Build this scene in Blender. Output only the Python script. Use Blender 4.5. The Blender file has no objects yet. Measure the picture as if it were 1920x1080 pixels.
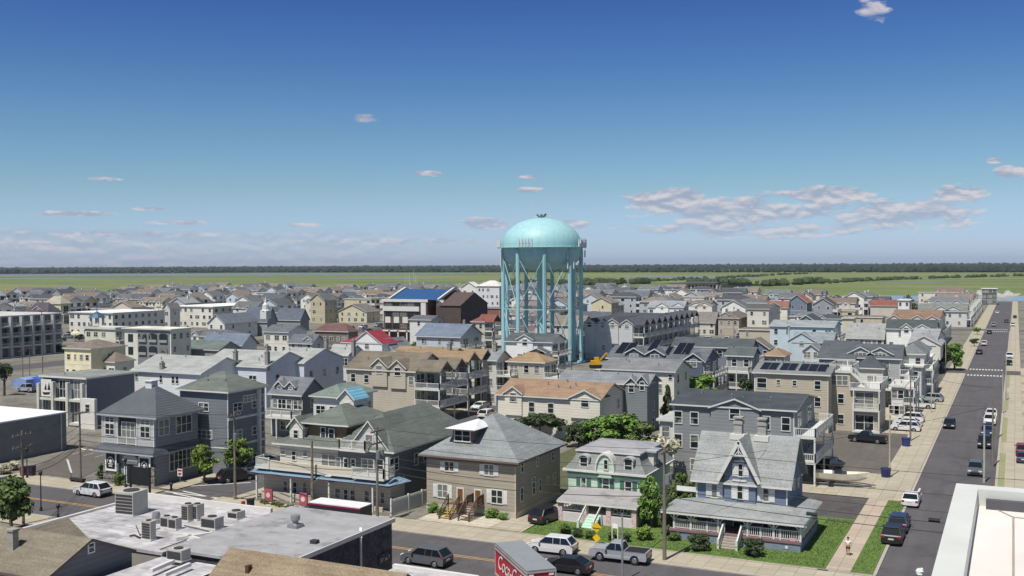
import bpy, math, random
from mathutils import Vector
random.seed(7)
R_ = math.radians
S = bpy.context.scene
COL = S.collection
# ---------------------------------------------------------------- camera
CH = 28.0; FO = 1950.0
PSI = math.atan(945/FO); PIT = math.atan(47/FO); ROL = R_(-.28)
def _cam():
    s, c, sp, cp = math.sin(PSI), math.cos(PSI), math.sin(PIT), math.cos(PIT)
    r = Vector((c, s, 0)); f = Vector((-s*cp, c*cp, -sp)); u = Vector((-s*sp, c*sp, cp))
    return math.cos(ROL)*r+math.sin(ROL)*u, -math.sin(ROL)*r+math.cos(ROL)*u, f
CR, CU, CF = _cam()
cd = bpy.data.cameras.new('camera'); cam = bpy.data.objects.new('camera', cd); COL.objects.link(cam)
cd.sensor_width = 36; cd.lens = 36*FO/1920; cd.clip_start = .5; cd.clip_end = 60000
from mathutils import Matrix
cam.matrix_world = Matrix(((CR.x, CU.x, -CF.x, 0), (CR.y, CU.y, -CF.y, 0), (CR.z, CU.z, -CF.z, CH), (0, 0, 0, 1)))
S.camera = cam
# ---------------------------------------------------------------- light
SUN_EL, SUN_AZ = 62, 9          # azimuth: degrees from -Y towards -X
sd = Vector((-math.sin(R_(SUN_AZ))*math.cos(R_(SUN_EL)), -math.cos(R_(SUN_AZ))*math.cos(R_(SUN_EL)), math.sin(R_(SUN_EL))))
sl = bpy.data.lights.new('sun', 'SUN'); so = bpy.data.objects.new('sun', sl); COL.objects.link(so)
HAZE = 5e-5
sl.energy = 5.0; sl.angle = R_(.5); sl.color = (1, .96, .9)
so.rotation_euler = sd.to_track_quat('Z', 'Y').to_euler(); so.location = (0, 0, 200)
S.view_settings.view_transform = 'Standard'; S.view_settings.look = 'None'; S.view_settings.exposure = 0.0
S.cycles.max_bounces = 6; S.cycles.volume_bounces = 0
wd = bpy.data.worlds.new('World'); S.world = wd; wd.use_nodes = True
def lin(c):
    return tuple((x/255/12.92 if x/255 <= .04045 else ((x/255+.055)/1.055)**2.4) for x in c[:3])
def make_world():
    N = wd.node_tree.nodes; L = wd.node_tree.links; N.clear()
    def n(t, **k):
        o = N.new(t)
        for a, b in k.items(): setattr(o, a, b)
        return o
    def mth(op, a, b=None, c=None):
        o = n('ShaderNodeMath', operation=op)
        for i, x in enumerate((a, b, c)):
            if x is None: continue
            if isinstance(x, (int, float)): o.inputs[i].default_value = x
            else: L.new(x, o.inputs[i])
        return o.outputs[0]
    out = n('ShaderNodeOutputWorld'); bg = n('ShaderNodeBackground')
    sky = n('ShaderNodeTexSky', sky_type='NISHITA', sun_disc=False)
    sky.sun_elevation = R_(SUN_EL); sky.sun_rotation = R_(180+SUN_AZ); sky.air_density = 1; sky.dust_density = .6; sky.ozone_density = 2.5
    tc = n('ShaderNodeTexCoord'); sep = n('ShaderNodeSeparateXYZ'); L.new(tc.outputs['Generated'], sep.inputs[0])
    el = mth('MULTIPLY', mth('ARCSINE', sep.outputs[2]), 57.2958)
    az = mth('MULTIPLY', mth('ARCTAN2', mth('MULTIPLY', sep.outputs[0], -1), sep.outputs[1]), 57.2958)   # degrees left of +Y
    r = n('ShaderNodeValToRGB'); L.new(mth('DIVIDE', el, 30), r.inputs[0]); cr = r.color_ramp
    cr.elements[0].position = 0; cr.elements[0].color = SKYT[0][1]+(1,)
    cr.elements[1].position = 1; cr.elements[1].color = SKYT[-1][1]+(1,)
    for p, c in SKYT[1:-1]:
        e = cr.elements.new(p/30); e.color = c+(1,)
    mul = n('ShaderNodeMix', data_type='RGBA', blend_type='MULTIPLY'); mul.inputs[0].default_value = 1
    L.new(sky.outputs[0], mul.inputs[6]); L.new(r.outputs[0], mul.inputs[7])
    # clouds: low broken cumulus, laid out by azimuth and elevation of the sky dome
    cv = n('ShaderNodeCombineXYZ'); L.new(mth('MULTIPLY', az, .34), cv.inputs[0]); L.new(mth('MULTIPLY', el, 1.0), cv.inputs[1])
    nz = n('ShaderNodeTexNoise'); nz.inputs['Scale'].default_value = 1.75; nz.inputs['Detail'].default_value = 9; nz.inputs['Roughness'].default_value = .6; nz.inputs['Distortion'].default_value = .25
    L.new(cv.outputs[0], nz.inputs['Vector'])
    acc = None
    # (az, el, half width, half height, gain) of cloud banks
    for (a, e, wa, he, g) in CLOUDS:
        dx = mth('DIVIDE', mth('SUBTRACT', az, a), wa); dy = mth('DIVIDE', mth('SUBTRACT', el, e), he)
        d = mth('ADD', mth('MULTIPLY', dx, dx), mth('MULTIPLY', dy, dy))
        m = mth('MULTIPLY', mth('MAXIMUM', mth('SUBTRACT', 1, d), 0), g)
        acc = m if acc is None else mth('MAXIMUM', acc, m)
    v = mth('ADD', nz.outputs[0], mth('SUBTRACT', acc, .5))
    mask = mth('MULTIPLY', mth('SMOOTHSTEP', v, .42, .62) if False else mth('MINIMUM', mth('MAXIMUM', mth('MULTIPLY', mth('SUBTRACT', v, .40), 7.0), 0), 1), mth('MINIMUM', mth('MULTIPLY', acc, 3), 1))
    # bright tops, grey bases: compare density slightly above
    cv2 = n('ShaderNodeCombineXYZ'); L.new(mth('MULTIPLY', az, .34), cv2.inputs[0]); L.new(mth('ADD', el, .22), cv2.inputs[1])
    nz2 = n('ShaderNodeTexNoise'); nz2.inputs['Scale'].default_value = 1.75; nz2.inputs['Detail'].default_value = 9; nz2.inputs['Roughness'].default_value = .6; nz2.inputs['Distortion'].default_value = .25
    L.new(cv2.outputs[0], nz2.inputs['Vector'])
    sh = mth('MINIMUM', mth('MAXIMUM', mth('ADD', mth('MULTIPLY', mth('SUBTRACT', nz.outputs[0], nz2.outputs[0]), 5), .35), 0), 1)
    cc = n('ShaderNodeMix', data_type='RGBA'); L.new(sh, cc.inputs[0]); cc.inputs[6].default_value = CLC[0]+(1,); cc.inputs[7].default_value = CLC[1]+(1,)
    mx = n('ShaderNodeMix', data_type='RGBA'); bank = mth('MULTIPLY', mth('MULTIPLY', mth('MINIMUM', mth('MAXIMUM', mth('MULTIPLY', mth('SUBTRACT', mth('ADD', 1.75, mth('MULTIPLY', nz.outputs[0], .35)), el), 3.5), 0), 1), mth('MINIMUM', mth('MAXIMUM', mth('MULTIPLY', mth('SUBTRACT', az, 27), .12), 0), 1)), .24); L.new(mth('MAXIMUM', bank, mth('MULTIPLY', mask, mth('MINIMUM', mth('ADD', mth('MULTIPLY', el, .15), .32), .8))), mx.inputs[0]); L.new(mul.outputs[2], mx.inputs[6]); L.new(cc.outputs[2], mx.inputs[7])
    L.new(mx.outputs[2], bg.inputs[0]); bg.inputs[1].default_value = .068; L.new(bg.outputs[0], out.inputs[0])
# tint of the sky by elevation in degrees
SKYT = [(0, (1.3, 1.62, 2.6)), (1.5, (1.15, 1.45, 2.2)), (4, (.95, 1.22, 1.48)), (7, (.74, 1.05, 1.34)), (10.5, (.5, .82, 1.26)), (15, (.32, .57, 1.16)), (22, (.55, .68, 1.0)), (30, (1.06, .96, .82))]
CLC = ((5.2, 5.8, 7.6), (10.5, 9.6, 9.8))
CLOUDS = [(17.2, 3.3, 3.4, 1.1, .80), (14.0, 2.7, 5.5, 1.5, .68), (9.0, 3.5, 3.8, .7, .80), (5.5, 2.4, 7.0, 1.5, .64), (2.6, 3.4, 2.0, .8, .7), (.2, 4.4, 1.3, .5, .7), (1.0, 5.0, .6, .25, .75), (6.6, 12.9, 1.6, 1.4, .52), (12, 1.7, 14, .9, .58), (12, 2.6, 11, 1.1, .58),
          (30.5, 4.9, 1.2, .28, .72), (24.9, 4.7, .9, .2, .72), (24.9, 4.0, 1.4, .24, .72), (33.6, 7.8, 1.6, .4, .58), (27.5, 2.1, 2.0, .7, .66), (48.5, 2.6, 3.0, .25, .7), (43.5, 2.2, 2.8, .2, .7), (37, 2.1, 1.6, .2, .65), (47, 1.55, 10, .35, .6), (50, 1.0, 10, .5, .62), (33, 1.2, 12, .35, .56), (47, 4.4, 1.5, .2, .6), (45, 2.9, 1.6, .15, .7), (22.5, 2.1, 2.0, .5, .62)]
make_world()
# ---------------------------------------------------------------- pixel <-> world helpers
ZN = {0: (0, 0, 1), 1: (0, 480, 4), 2: (480, 480, 4), 3: (960, 480, 4), 4: (1440, 480, 4), 5: (0, 680, 4.8), 6: (400, 680, 4.8), 7: (800, 680, 4.8), 8: (1200, 680, 4.8), 9: (1520, 680, 4.8),
      10: (0, 855, 4.8), 11: (400, 855, 4.8), 12: (800, 855, 4.8), 13: (1200, 855, 4.8), 14: (1520, 855, 4.8), 'a': (0, 520, 8), 'b': (0, 640, 8), 'c': (0, 520, 4.8), 'd': (400, 520, 4.8),
      'e': (1080, 520, 4.8), 'f': (1480, 520, 4.8), 'g': (1030, 815, 8), 'h': (1030, 915, 8), 'i': (1170, 700, 4), 'j': (480, 740, 4), 'k': (240, 640, 4), 'l': (740, 640, 4)}
def zu(z, u): return ZN[z][0]+u/ZN[z][2]
def zv(z, v): return ZN[z][1]+v/ZN[z][2]
def ray(u, v): return CF+(u-960)/FO*CR+(540-v)/FO*CU
def P(u, v, z=0):
    d = ray(u, v); t = (z-CH)/d.z
    return t*d.x, t*d.y
def FY(u, v, y):                    # x, z on the plane Y = y
    d = ray(u, v); t = y/d.y; return t*d.x, CH+t*d.z
def FX(u, v, x):                    # y, z on the plane X = x
    d = ray(u, v); t = x/d.x; return t*d.y, CH+t*d.z
def proj(x, y, z):
    d = Vector((x, y, z-CH)); zc = d.dot(CF); return 960+FO*d.dot(CR)/zc, 540-FO*d.dot(CU)/zc
def solve_x(u, y, z):
    k = (u-960)/FO; w = k*CF-CR     # w.d = 0
    return -(w.y*y+w.z*(z-CH))/w.x
def solve_y(u, x, z):
    k = (u-960)/FO; w = k*CF-CR
    return -(w.x*x+w.z*(z-CH))/w.y
# ---------------------------------------------------------------- materials
MATS = {}
def mat(name, c, rough=.8, kind='plain', amt=.12, sc=1.0, metal=0, spec=.3, c2=None):
    """c: sRGB 0-255 albedo colour"""
    if name in MATS: return MATS[name]
    m = bpy.data.materials.new(name); m.use_nodes = True; N = m.node_tree.nodes; L = m.node_tree.links
    b = N['Principled BSDF']; col = lin(c); b.inputs['Base Color'].default_value = col+(1,); b.inputs['Roughness'].default_value = rough
    b.inputs['Metallic'].default_value = metal; b.inputs['Specular IOR Level'].default_value = spec
    geo = N.new('ShaderNodeNewGeometry')
    def noise(s, d=3, vec=None, r=.6):
        o = N.new('ShaderNodeTexNoise'); o.inputs['Scale'].default_value = s; o.inputs['Detail'].default_value = d; o.inputs['Roughness'].default_value = r
        L.new(vec or geo.outputs['Position'], o.inputs['Vector']); return o.outputs['Fac']
    def scale(vx, vy, vz):
        o = N.new('ShaderNodeMapping'); o.inputs['Scale'].default_value = (vx, vy, vz); L.new(geo.outputs['Position'], o.inputs[0]); return o.outputs[0]
    def rng(x, a, b2, lo=0., hi=1.):
        o = N.new('ShaderNodeMapRange'); L.new(x, o.inputs[0]); o.inputs[1].default_value = lo; o.inputs[2].default_value = hi; o.inputs[3].default_value = a; o.inputs[4].default_value = b2; return o.outputs[0]
    def mul(a, b2):
        o = N.new('ShaderNodeMath'); o.operation = 'MULTIPLY'
        for i, x in enumerate((a, b2)):
            if isinstance(x, (int, float)): o.inputs[i].default_value = x
            else: L.new(x, o.inputs[i])
        return o.outputs[0]
    def apply(f, base=None):
        mx = N.new('ShaderNodeVectorMath'); mx.operation = 'SCALE'
        if base: L.new(base, mx.inputs[0])
        else: mx.inputs[0].default_value = col
        L.new(f, mx.inputs['Scale']); L.new(mx.outputs[0], b.inputs['Base Color'])
    def mix(f, ca, cb):
        o = N.new('ShaderNodeMix'); o.data_type = 'RGBA'; L.new(f, o.inputs[0]); o.inputs[6].default_value = ca+(1,); o.inputs[7].default_value = cb+(1,); return o.outputs[2]
    def bump(h, st=.3, dist=.05):
        o = N.new('ShaderNodeBump'); o.inputs['Strength'].default_value = st; o.inputs['Distance'].default_value = dist; L.new(h, o.inputs['Height']); L.new(o.outputs[0], b.inputs['Normal'])
    def wave(prof, direction, s, dist=0):
        o = N.new('ShaderNodeTexWave'); o.wave_type = 'BANDS'; o.bands_direction = direction; o.wave_profile = prof; o.inputs['Scale'].default_value = s; o.inputs['Distortion'].default_value = dist
        L.new(geo.outputs['Position'], o.inputs['Vector']); return o.outputs['Fac']
    if kind == 'plain':
        f = rng(noise(.6*sc, 4), 1-amt, 1+amt, .3, .7); apply(f)
    elif kind == 'siding':
        f = mul(rng(noise(.35*sc, 4), 1-amt*.6, 1+amt*.6, .3, .7), rng(wave('SAW', 'Z', .72/sc), .82, 1.05)); apply(f)
    elif kind == 'shingle':
        a = rng(noise(7, 3), 1-amt*1.5, 1+amt*1.5, .3, .7); c_ = rng(noise(.45, 4), 1-amt, 1+amt, .3, .7); d_ = rng(noise(1, 2, scale(.25, .25, 7)), 1-amt, 1+amt, .3, .7)
        apply(mul(mul(a, c_), d_)); bump(noise(14, 2), .25)
    elif kind == 'seam':
        f = mul(rng(wave('SIN', sc if isinstance(sc, str) else 'X', .9), .7, 1.1), rng(noise(.5, 3), .9, 1.1, .3, .7)); apply(f)
    elif kind == 'asphalt':
        a = rng(noise(6, 3), .88, 1.12, .3, .7); c_ = rng(noise(.12*sc, 5), 1-amt, 1+amt, .3, .7); st = rng(noise(1, 4, scale(.9, .05, 1)), .9, 1.1, .3, .7)
        vo = N.new('ShaderNodeTexVoronoi'); vo.feature = 'DISTANCE_TO_EDGE'; vo.inputs['Scale'].default_value = .16
        wv = N.new('ShaderNodeVectorMath'); wv.operation = 'ADD'; nn = N.new('ShaderNodeTexNoise'); nn.inputs['Scale'].default_value = .5; nn.inputs['Detail'].default_value = 5; L.new(geo.outputs['Position'], nn.inputs['Vector'])
        s3 = N.new('ShaderNodeVectorMath'); s3.operation = 'SCALE'; L.new(nn.outputs['Color'], s3.inputs[0]); s3.inputs['Scale'].default_value = 3.5; L.new(geo.outputs['Position'], wv.inputs[0]); L.new(s3.outputs[0], wv.inputs[1]); L.new(wv.outputs[0], vo.inputs['Vector'])
        ck = rng(vo.outputs['Distance'], .72, 1.0, .0, .012); pt = rng(noise(.22, 2), .86, 1.0, .36, .42)
        apply(mul(mul(mul(a, c_), st), mul(ck, pt))); bump(noise(30, 2), .2)
    elif kind == 'concrete':
        a = rng(noise(5, 3), .93, 1.07, .3, .7); c_ = rng(noise(.3, 5), 1-amt, 1+amt, .3, .7)
        br = N.new('ShaderNodeTexBrick'); br.offset = 0; br.inputs['Scale'].default_value = 1; br.inputs['Brick Width'].default_value = 1.6*sc; br.inputs['Row Height'].default_value = 1.6*sc
        br.inputs['Mortar Size'].default_value = .035; br.inputs['Color1'].default_value = (1, 1, 1, 1); br.inputs['Color2'].default_value = (.88, .88, .86, 1); br.inputs['Mortar'].default_value = (.62, .6, .57, 1)
        L.new(geo.outputs['Position'], br.inputs['Vector'])
        s2 = N.new('ShaderNodeVectorMath'); s2.operation = 'SCALE'; L.new(br.outputs[0], s2.inputs[0]); L.new(mul(a, c_), s2.inputs['Scale'])
        m2 = N.new('ShaderNodeVectorMath'); m2.operation = 'MULTIPLY'; L.new(s2.outputs[0], m2.inputs[0]); m2.inputs[1].default_value = col; L.new(m2.outputs[0], b.inputs['Base Color'])
    elif kind == 'brick':
        br = N.new('ShaderNodeTexBrick'); br.inputs['Scale'].default_value = 1; br.inputs['Brick Width'].default_value = .5; br.inputs['Row Height'].default_value = .2; br.inputs['Mortar Size'].default_value = .02
        br.inputs['Color1'].default_value = col+(1,); br.inputs['Color2'].default_value = tuple(x*.75 for x in col)+(1,); br.inputs['Mortar'].default_value = tuple(x*.7+.08 for x in col)+(1,)
        mp = N.new('ShaderNodeMapping'); mp.inputs['Rotation'].default_value = (R_(90), 0, 0); L.new(geo.outputs['Position'], mp.inputs[0]); L.new(mp.outputs[0], br.inputs['Vector']); L.new(br.outputs[0], b.inputs['Base Color'])
    elif kind == 'two':                # two colours through noise
        o = mix(rng(noise(sc, 5), 0, 1, .5-amt, .5+amt), col, lin(c2)); L.new(o, b.inputs['Base Color'])
        f = rng(noise(sc*9, 3), .8, 1.2, .3, .7); apply(f, o)
    elif kind == 'leaf':
        oi = N.new('ShaderNodeObjectInfo')
        f = mul(rng(noise(1.3, 3), .55, 1.5, .3, .7), rng(noise(9, 2), .7, 1.3, .3, .7)); apply(f)
        b.inputs['Roughness'].default_value = .6
    elif kind == 'streak':
        st = rng(noise(1, 4, scale(1.1, 1.1, .06)), 1-amt, 1+amt, .3, .7); pl = rng(wave('TRI', 'Z', .18), .93, 1.0, 0, .06); rs = rng(noise(1, 5, scale(.5, .5, .07)), 0, .5, .64, .74)
        f0 = mul(st, pl); mx = N.new('ShaderNodeVectorMath'); mx.operation = 'SCALE'; mx.inputs[0].default_value = col; L.new(f0, mx.inputs['Scale'])
        o = N.new('ShaderNodeMix'); o.data_type = 'RGBA'; L.new(rs, o.inputs[0]); L.new(mx.outputs[0], o.inputs[6]); o.inputs[7].default_value = lin((120, 128, 112))+(1,); L.new(o.outputs[2], b.inputs['Base Color'])
    elif kind == 'stain':
        n1 = rng(noise(1, 5, scale(.15, .9, 1)), 1-amt, 1+amt*.4, .35, .65); n2 = rng(noise(.8, 6), 1-amt, 1+amt*.5, .35, .65); n3 = rng(noise(.33, 5), .7, 1.0, .36, .43); apply(mul(mul(n1, n2), n3))
    elif kind == 'marsh':
        a = noise(1, 6, scale(.0012, .0075, 1)); c3 = mix(rng(a, 0, 1, .4, .6), col, lin(c2))
        f = mul(rng(noise(1, 4, scale(.004, .03, 1)), .75, 1.25, .3, .7), rng(noise(.09, 3), .8, 1.2, .3, .7)); apply(f, c3)
    MATS[name] = m; return m
def glass_mat(name, c, rough=.08):
    if name in MATS: return MATS[name]
    m = mat(name, c, rough, 'plain', .5, .5, 0, .6); N = m.node_tree.nodes; L = m.node_tree.links; b = N['Principled BSDF']
    # blinds and curtains behind some of the panes
    oi = N.new('ShaderNodeObjectInfo'); geo = N.new('ShaderNodeNewGeometry'); wn = N.new('ShaderNodeTexNoise'); wn.inputs['Scale'].default_value = .9; wn.inputs['Detail'].default_value = 1; L.new(geo.outputs['Position'], wn.inputs['Vector'])
    ad = N.new('ShaderNodeMath'); ad.operation = 'ADD'; L.new(oi.outputs['Random'], ad.inputs[0]); L.new(wn.outputs['Fac'], ad.inputs[1])
    r = N.new('ShaderNodeMapRange'); L.new(ad.outputs[0], r.inputs[0]); r.inputs[1].default_value = 1.05; r.inputs[2].default_value = 1.15
    mx = N.new('ShaderNodeMix'); mx.data_type = 'RGBA'; L.new(r.outputs[0], mx.inputs[0]); src = b.inputs['Base Color'].links[0].from_socket; L.new(src, mx.inputs[6]); mx.inputs[7].default_value = lin((118, 120, 116))+(1,); L.new(mx.outputs[2], b.inputs['Base Color']); return m
# ---------------------------------------------------------------- mesh builder
class MB:
    def __init__(s): s.v = []; s.f = []; s.m = []
    def poly(s, pts, m=0):
        i = len(s.v); s.v += [tuple(p) for p in pts]; s.f.append(tuple(range(i, i+len(pts)))); s.m.append(m)
    def box(s, x0, y0, z0, x1, y1, z1, m=0):
        i = len(s.v)
        s.v += [(x0, y0, z0), (x1, y0, z0), (x1, y1, z0), (x0, y1, z0), (x0, y0, z1), (x1, y0, z1), (x1, y1, z1), (x0, y1, z1)]
        for q in ((0, 3, 2, 1), (4, 5, 6, 7), (0, 1, 5, 4), (1, 2, 6, 5), (2, 3, 7, 6), (3, 0, 4, 7)): s.f.append(tuple(i+k for k in q)); s.m.append(m)
    def bar(s, p0, p1, w, h=None, m=0):
        p0, p1 = Vector(p0), Vector(p1); d = (p1-p0).normalized(); h = h or w
        a = d.cross(Vector((0, 0, 1)));  a = a.normalized() if a.length > .01 else Vector((1, 0, 0)); b = a.cross(d).normalized(); i = len(s.v)
        for p in (p0, p1):
            for x, y in ((-1, -1), (1, -1), (1, 1), (-1, 1)): s.v.append(tuple(p+a*x*w/2+b*y*h/2))
        for q in ((0, 1, 2, 3), (7, 6, 5, 4), (0, 4, 5, 1), (1, 5, 6, 2), (2, 6, 7, 3), (3, 7, 4, 0)): s.f.append(tuple(i+k for k in q)); s.m.append(m)
    def tube(s, p0, p1, r0, r1=None, n=8, m=0, cap=True):
        p0, p1 = Vector(p0), Vector(p1); r1 = r0 if r1 is None else r1; d = (p1-p0).normalized()
        a = d.cross(Vector((0, 0, 1)));  a = a.normalized() if a.length > .01 else Vector((1, 0, 0)); b = a.cross(d).normalized(); i = len(s.v)
        for p, r in ((p0, r0), (p1, r1)):
            for k in range(n): t = 2*math.pi*k/n; s.v.append(tuple(p+a*math.cos(t)*r+b*math.sin(t)*r))
        for k in range(n): s.f.append((i+k, i+(k+1) % n, i+n+(k+1) % n, i+n+k)); s.m.append(m)
        if cap: s.f.append(tuple(i+k for k in range(n))[::-1]); s.m.append(m); s.f.append(tuple(i+n+k for k in range(n))); s.m.append(m)
    def lathe(s, prof, n=24, c=(0, 0), m=0):
        i = len(s.v); k = len(prof)
        for j in range(n):
            t = 2*math.pi*j/n
            for r, z in prof: s.v.append((c[0]+r*math.cos(t), c[1]+r*math.sin(t), z))
        for j in range(n):
            a, b = i+j*k, i+((j+1) % n)*k
            for q in range(k-1): s.f.append((a+q, b+q, b+q+1, a+q+1)); s.m.append(m)
    def prism(s, prof, a0, a1, axis='x', m=0, mcap=None, ms=None):
        """closed profile [(p,z)] in the plane across axis, extruded a0..a1"""
        n = len(prof); i = len(s.v); mc = m if mcap is None else mcap
        for a in (a0, a1):
            for p, z in prof: s.v.append((a, p, z) if axis == 'x' else (p, a, z))
        for k in range(n): s.f.append((i+k, i+(k+1) % n, i+n+(k+1) % n, i+n+k)); s.m.append(ms[k] if ms else m)
        s.f.append(tuple(range(i, i+n))[::-1]); s.m.append(mc); s.f.append(tuple(range(i+n, i+2*n))); s.m.append(mc)
    def blob(s, c, r, n=7, k=5, m=0, jit=.25, flat=1.0):
        i = len(s.v); s.v.append((c[0], c[1], c[2]+r*flat))
        for a in range(1, k):
            ph = math.pi*a/k
            for j in range(n):
                t = 2*math.pi*(j+.5*(a % 2))/n; q = r*(1+random.uniform(-jit, jit))
                s.v.append((c[0]+q*math.sin(ph)*math.cos(t), c[1]+q*math.sin(ph)*math.sin(t), c[2]+q*math.cos(ph)*flat))
        s.v.append((c[0], c[1], c[2]-r*flat)); e = len(s.v)-1
        for j in range(n): s.f.append((i, i+1+j, i+1+(j+1) % n)); s.m.append(m); s.f.append((e, e-n+(j+1) % n, e-n+j)); s.m.append(m)
        for a in range(k-2):
            for j in range(n): p = i+1+a*n; s.f.append((p+j, p+n+j, p+n+(j+1) % n, p+(j+1) % n)); s.m.append(m)
    def mesh(s, name, mats, smooth=False):
        me = bpy.data.meshes.new(name); me.from_pydata(s.v, [], s.f)
        for x in (mats if isinstance(mats, (list, tuple)) else [mats]): me.materials.append(x)
        me.polygons.foreach_set('material_index', s.m)
        if smooth: me.polygons.foreach_set('use_smooth', [True]*len(s.f))
        me.update(); return me
    def build(s, name, mats, parent=None, loc=(0, 0, 0), rz=0, smooth=False):
        return put(name, s.mesh(name, mats, smooth), parent, loc, rz)
def put(name, me, parent=None, loc=(0, 0, 0), rz=0):
    o = bpy.data.objects.new(name, me); COL.objects.link(o); o.location = loc; o.rotation_euler = (0, 0, rz)
    if parent: o.parent = parent
    return o
def thing(name, label, cat, loc=(0, 0, 0), rz=0, group=None):
    o = bpy.data.objects.new(name, None); COL.objects.link(o); o.location = loc; o.rotation_euler = (0, 0, rz); o.empty_display_size = .5
    o['label'] = label; o['category'] = cat
    if group: o['group'] = group
    return o
def tag(o, label, cat, group=None):
    o['label'] = label; o['category'] = cat
    if group: o['group'] = group
    return o
def kids(o): return [c for c in o.children]
def copy_tree(o, parent=None):
    c = o.copy(); COL.objects.link(c)
    if parent: c.parent = parent
    for ch in list(o.children): copy_tree(ch, c)
    return c
# colours -------------------------------------------------------
WHITE = mat('white_trim', (208, 208, 202), .6, 'plain', .05)
GLASS = glass_mat('window_glass', (34, 40, 46))
GLASSB = glass_mat('dark_screen', (26, 28, 32), .35)
def wallm(c, kind='siding'): return mat('wall_%s_%d_%d_%d' % (kind, *c), c, .75, kind, .12)
def roofm(c, kind='shingle'): return mat('roof_%s_%d_%d_%d' % (kind, *c), c, .9, kind, .16)
# ---------------------------------------------------------------- building kit (local coords: x 0..w right, y 0..d away, z up)
WIN = {}
def win_meshes(w, h, style):
    k = (round(w, 2), round(h, 2), style)
    if k in WIN: return WIN[k]
    f = MB(); t = .11; fm = WHITE if style != 'dark' else mat('dark_frame', (60, 64, 68), .5)
    f.box(-w/2-t, -.07, -t, -w/2, 0, h+t); f.box(w/2, -.07, -t, w/2+t, 0, h+t); f.box(-w/2, -.07, h, w/2, 0, h+t); f.box(-w/2, -.09, -t, w/2, 0, 0)
    f.box(-w/2, -.05, h*.48, w/2, -.032, h*.48+.07)
    if style == 'pair' or w > 1.5:
        n = max(2, round(w/.8)) if style != 'door' else 2
        for q in range(1, n): f.box(-w/2+w*q/n-.05, -.06, 0, -w/2+w*q/n+.05, -.03, h)
    g = MB(); g.box(-w/2, -.03, 0, w/2, -.005, h)
    WIN[k] = (f.mesh('window_mesh', fm), g.mesh('pane_mesh', GLASS)); 
    a = MB(); a.v = f.v+g.v; n0 = len(f.v); a.f = f.f+[tuple(i+n0 for i in q) for q in g.f]; a.m = [0]*len(f.f)+[1]*len(g.f)
    WIN[k] += (a.mesh('window_one_mesh', [fm, GLASS]),)
    return WIN[k]
def window(par, x, y, z, w=.95, h=1.4, face='f', style='', near=False, name='window'):
    m = win_meshes(w, h, style); rz = 0 if face == 'f' else R_(90)
    loc = (x, y-.003, z) if face == 'f' else (x+.003, y, z)
    if near:
        o = put(name, m[0], par, loc, rz); put('pane', m[1], o)
    else: o = put(name, m[2], par, loc, rz)
    return o
def shutters(par, x, y, z, w, h, m, sw=.5):
    for s in (-1, 1):
        b = MB(); b.box(-sw/2, -.06, -.05, sw/2, 0, h+.05)
        for q in range(int(h/.14)): b.box(-sw/2+.06, -.075, q*.14+.03, sw/2-.06, -.06, q*.14+.1)
        b.build('shutter', m, par, (x+s*(w/2+.12+sw/2), y-.003, z))
def roof_gx(b, w, d, h, rise, o, t=.2, x0=0, y0=0, oe=None, mr=0, mt=1):
    s = rise/(d/2); oe = o if oe is None else oe; ze = h-s*o
    b.prism([(y0-o, ze), (y0+d+o, ze), (y0+d+o, ze+t), (y0+d/2, h+rise+t), (y0-o, ze+t)] if False else
            [(y0-o, ze), (y0+d/2, h+rise), (y0+d+o, ze), (y0+d+o, ze+t), (y0+d/2, h+rise+t), (y0-o, ze+t)], x0-oe, x0+w+oe, 'x', mr, mt, [mr, mr, mt, mr, mr, mt])
def roof_gy(b, w, d, h, rise, o, t=.2, x0=0, y0=0, oe=None, mr=0, mt=1):
    s = rise/(w/2); oe = o if oe is None else oe; ze = h-s*o
    b.prism([(x0-o, ze), (x0+w/2, h+rise), (x0+w+o, ze), (x0+w+o, ze+t), (x0+w/2, h+rise+t), (x0-o, ze+t)][::-1], y0-oe, y0+d+oe, 'y', mr, mt, [mr, mr, mt, mr, mr, mt][::-1][1:]+[mt])
def roof_hip(b, w, d, h, rise, o, t=.2, x0=0, y0=0, mr=0, mt=1, top=0):
    X0, X1, Y0, Y1 = x0-o, x0+w+o, y0-o, y0+d+o; W, D = X1-X0, Y1-Y0
    if W >= D: a = (X0+D/2, (Y0+Y1)/2); c = (X1-D/2, (Y0+Y1)/2)
    else: a = ((X0+X1)/2, Y0+W/2); c = ((X0+X1)/2, Y1-W/2)
    zt = h+rise+t; ze = h+t
    e = [(X0, Y0, ze), (X1, Y0, ze), (X1, Y1, ze), (X0, Y1, ze)]; A = (*a, zt); C = (*c, zt)
    if W >= D: q = [[e[0], e[1], C, A], [e[1], e[2], C], [e[2], e[3], A, C], [e[3], e[0], A]]
    else: q = [[e[0], e[1], A], [e[1], e[2], C, A], [e[2], e[3], C], [e[3], e[0], A, C]]
    for k in q: b.poly(k, mr)
    for k in range(4):
        p0, p1 = e[k], e[(k+1) % 4]; b.poly([(p0[0], p0[1], h), (p1[0], p1[1], h), p1, p0], mt)
    b.poly([(X0, Y1, h), (X1, Y1, h), (X1, Y0, h), (X0, Y0, h)], mt)
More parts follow.
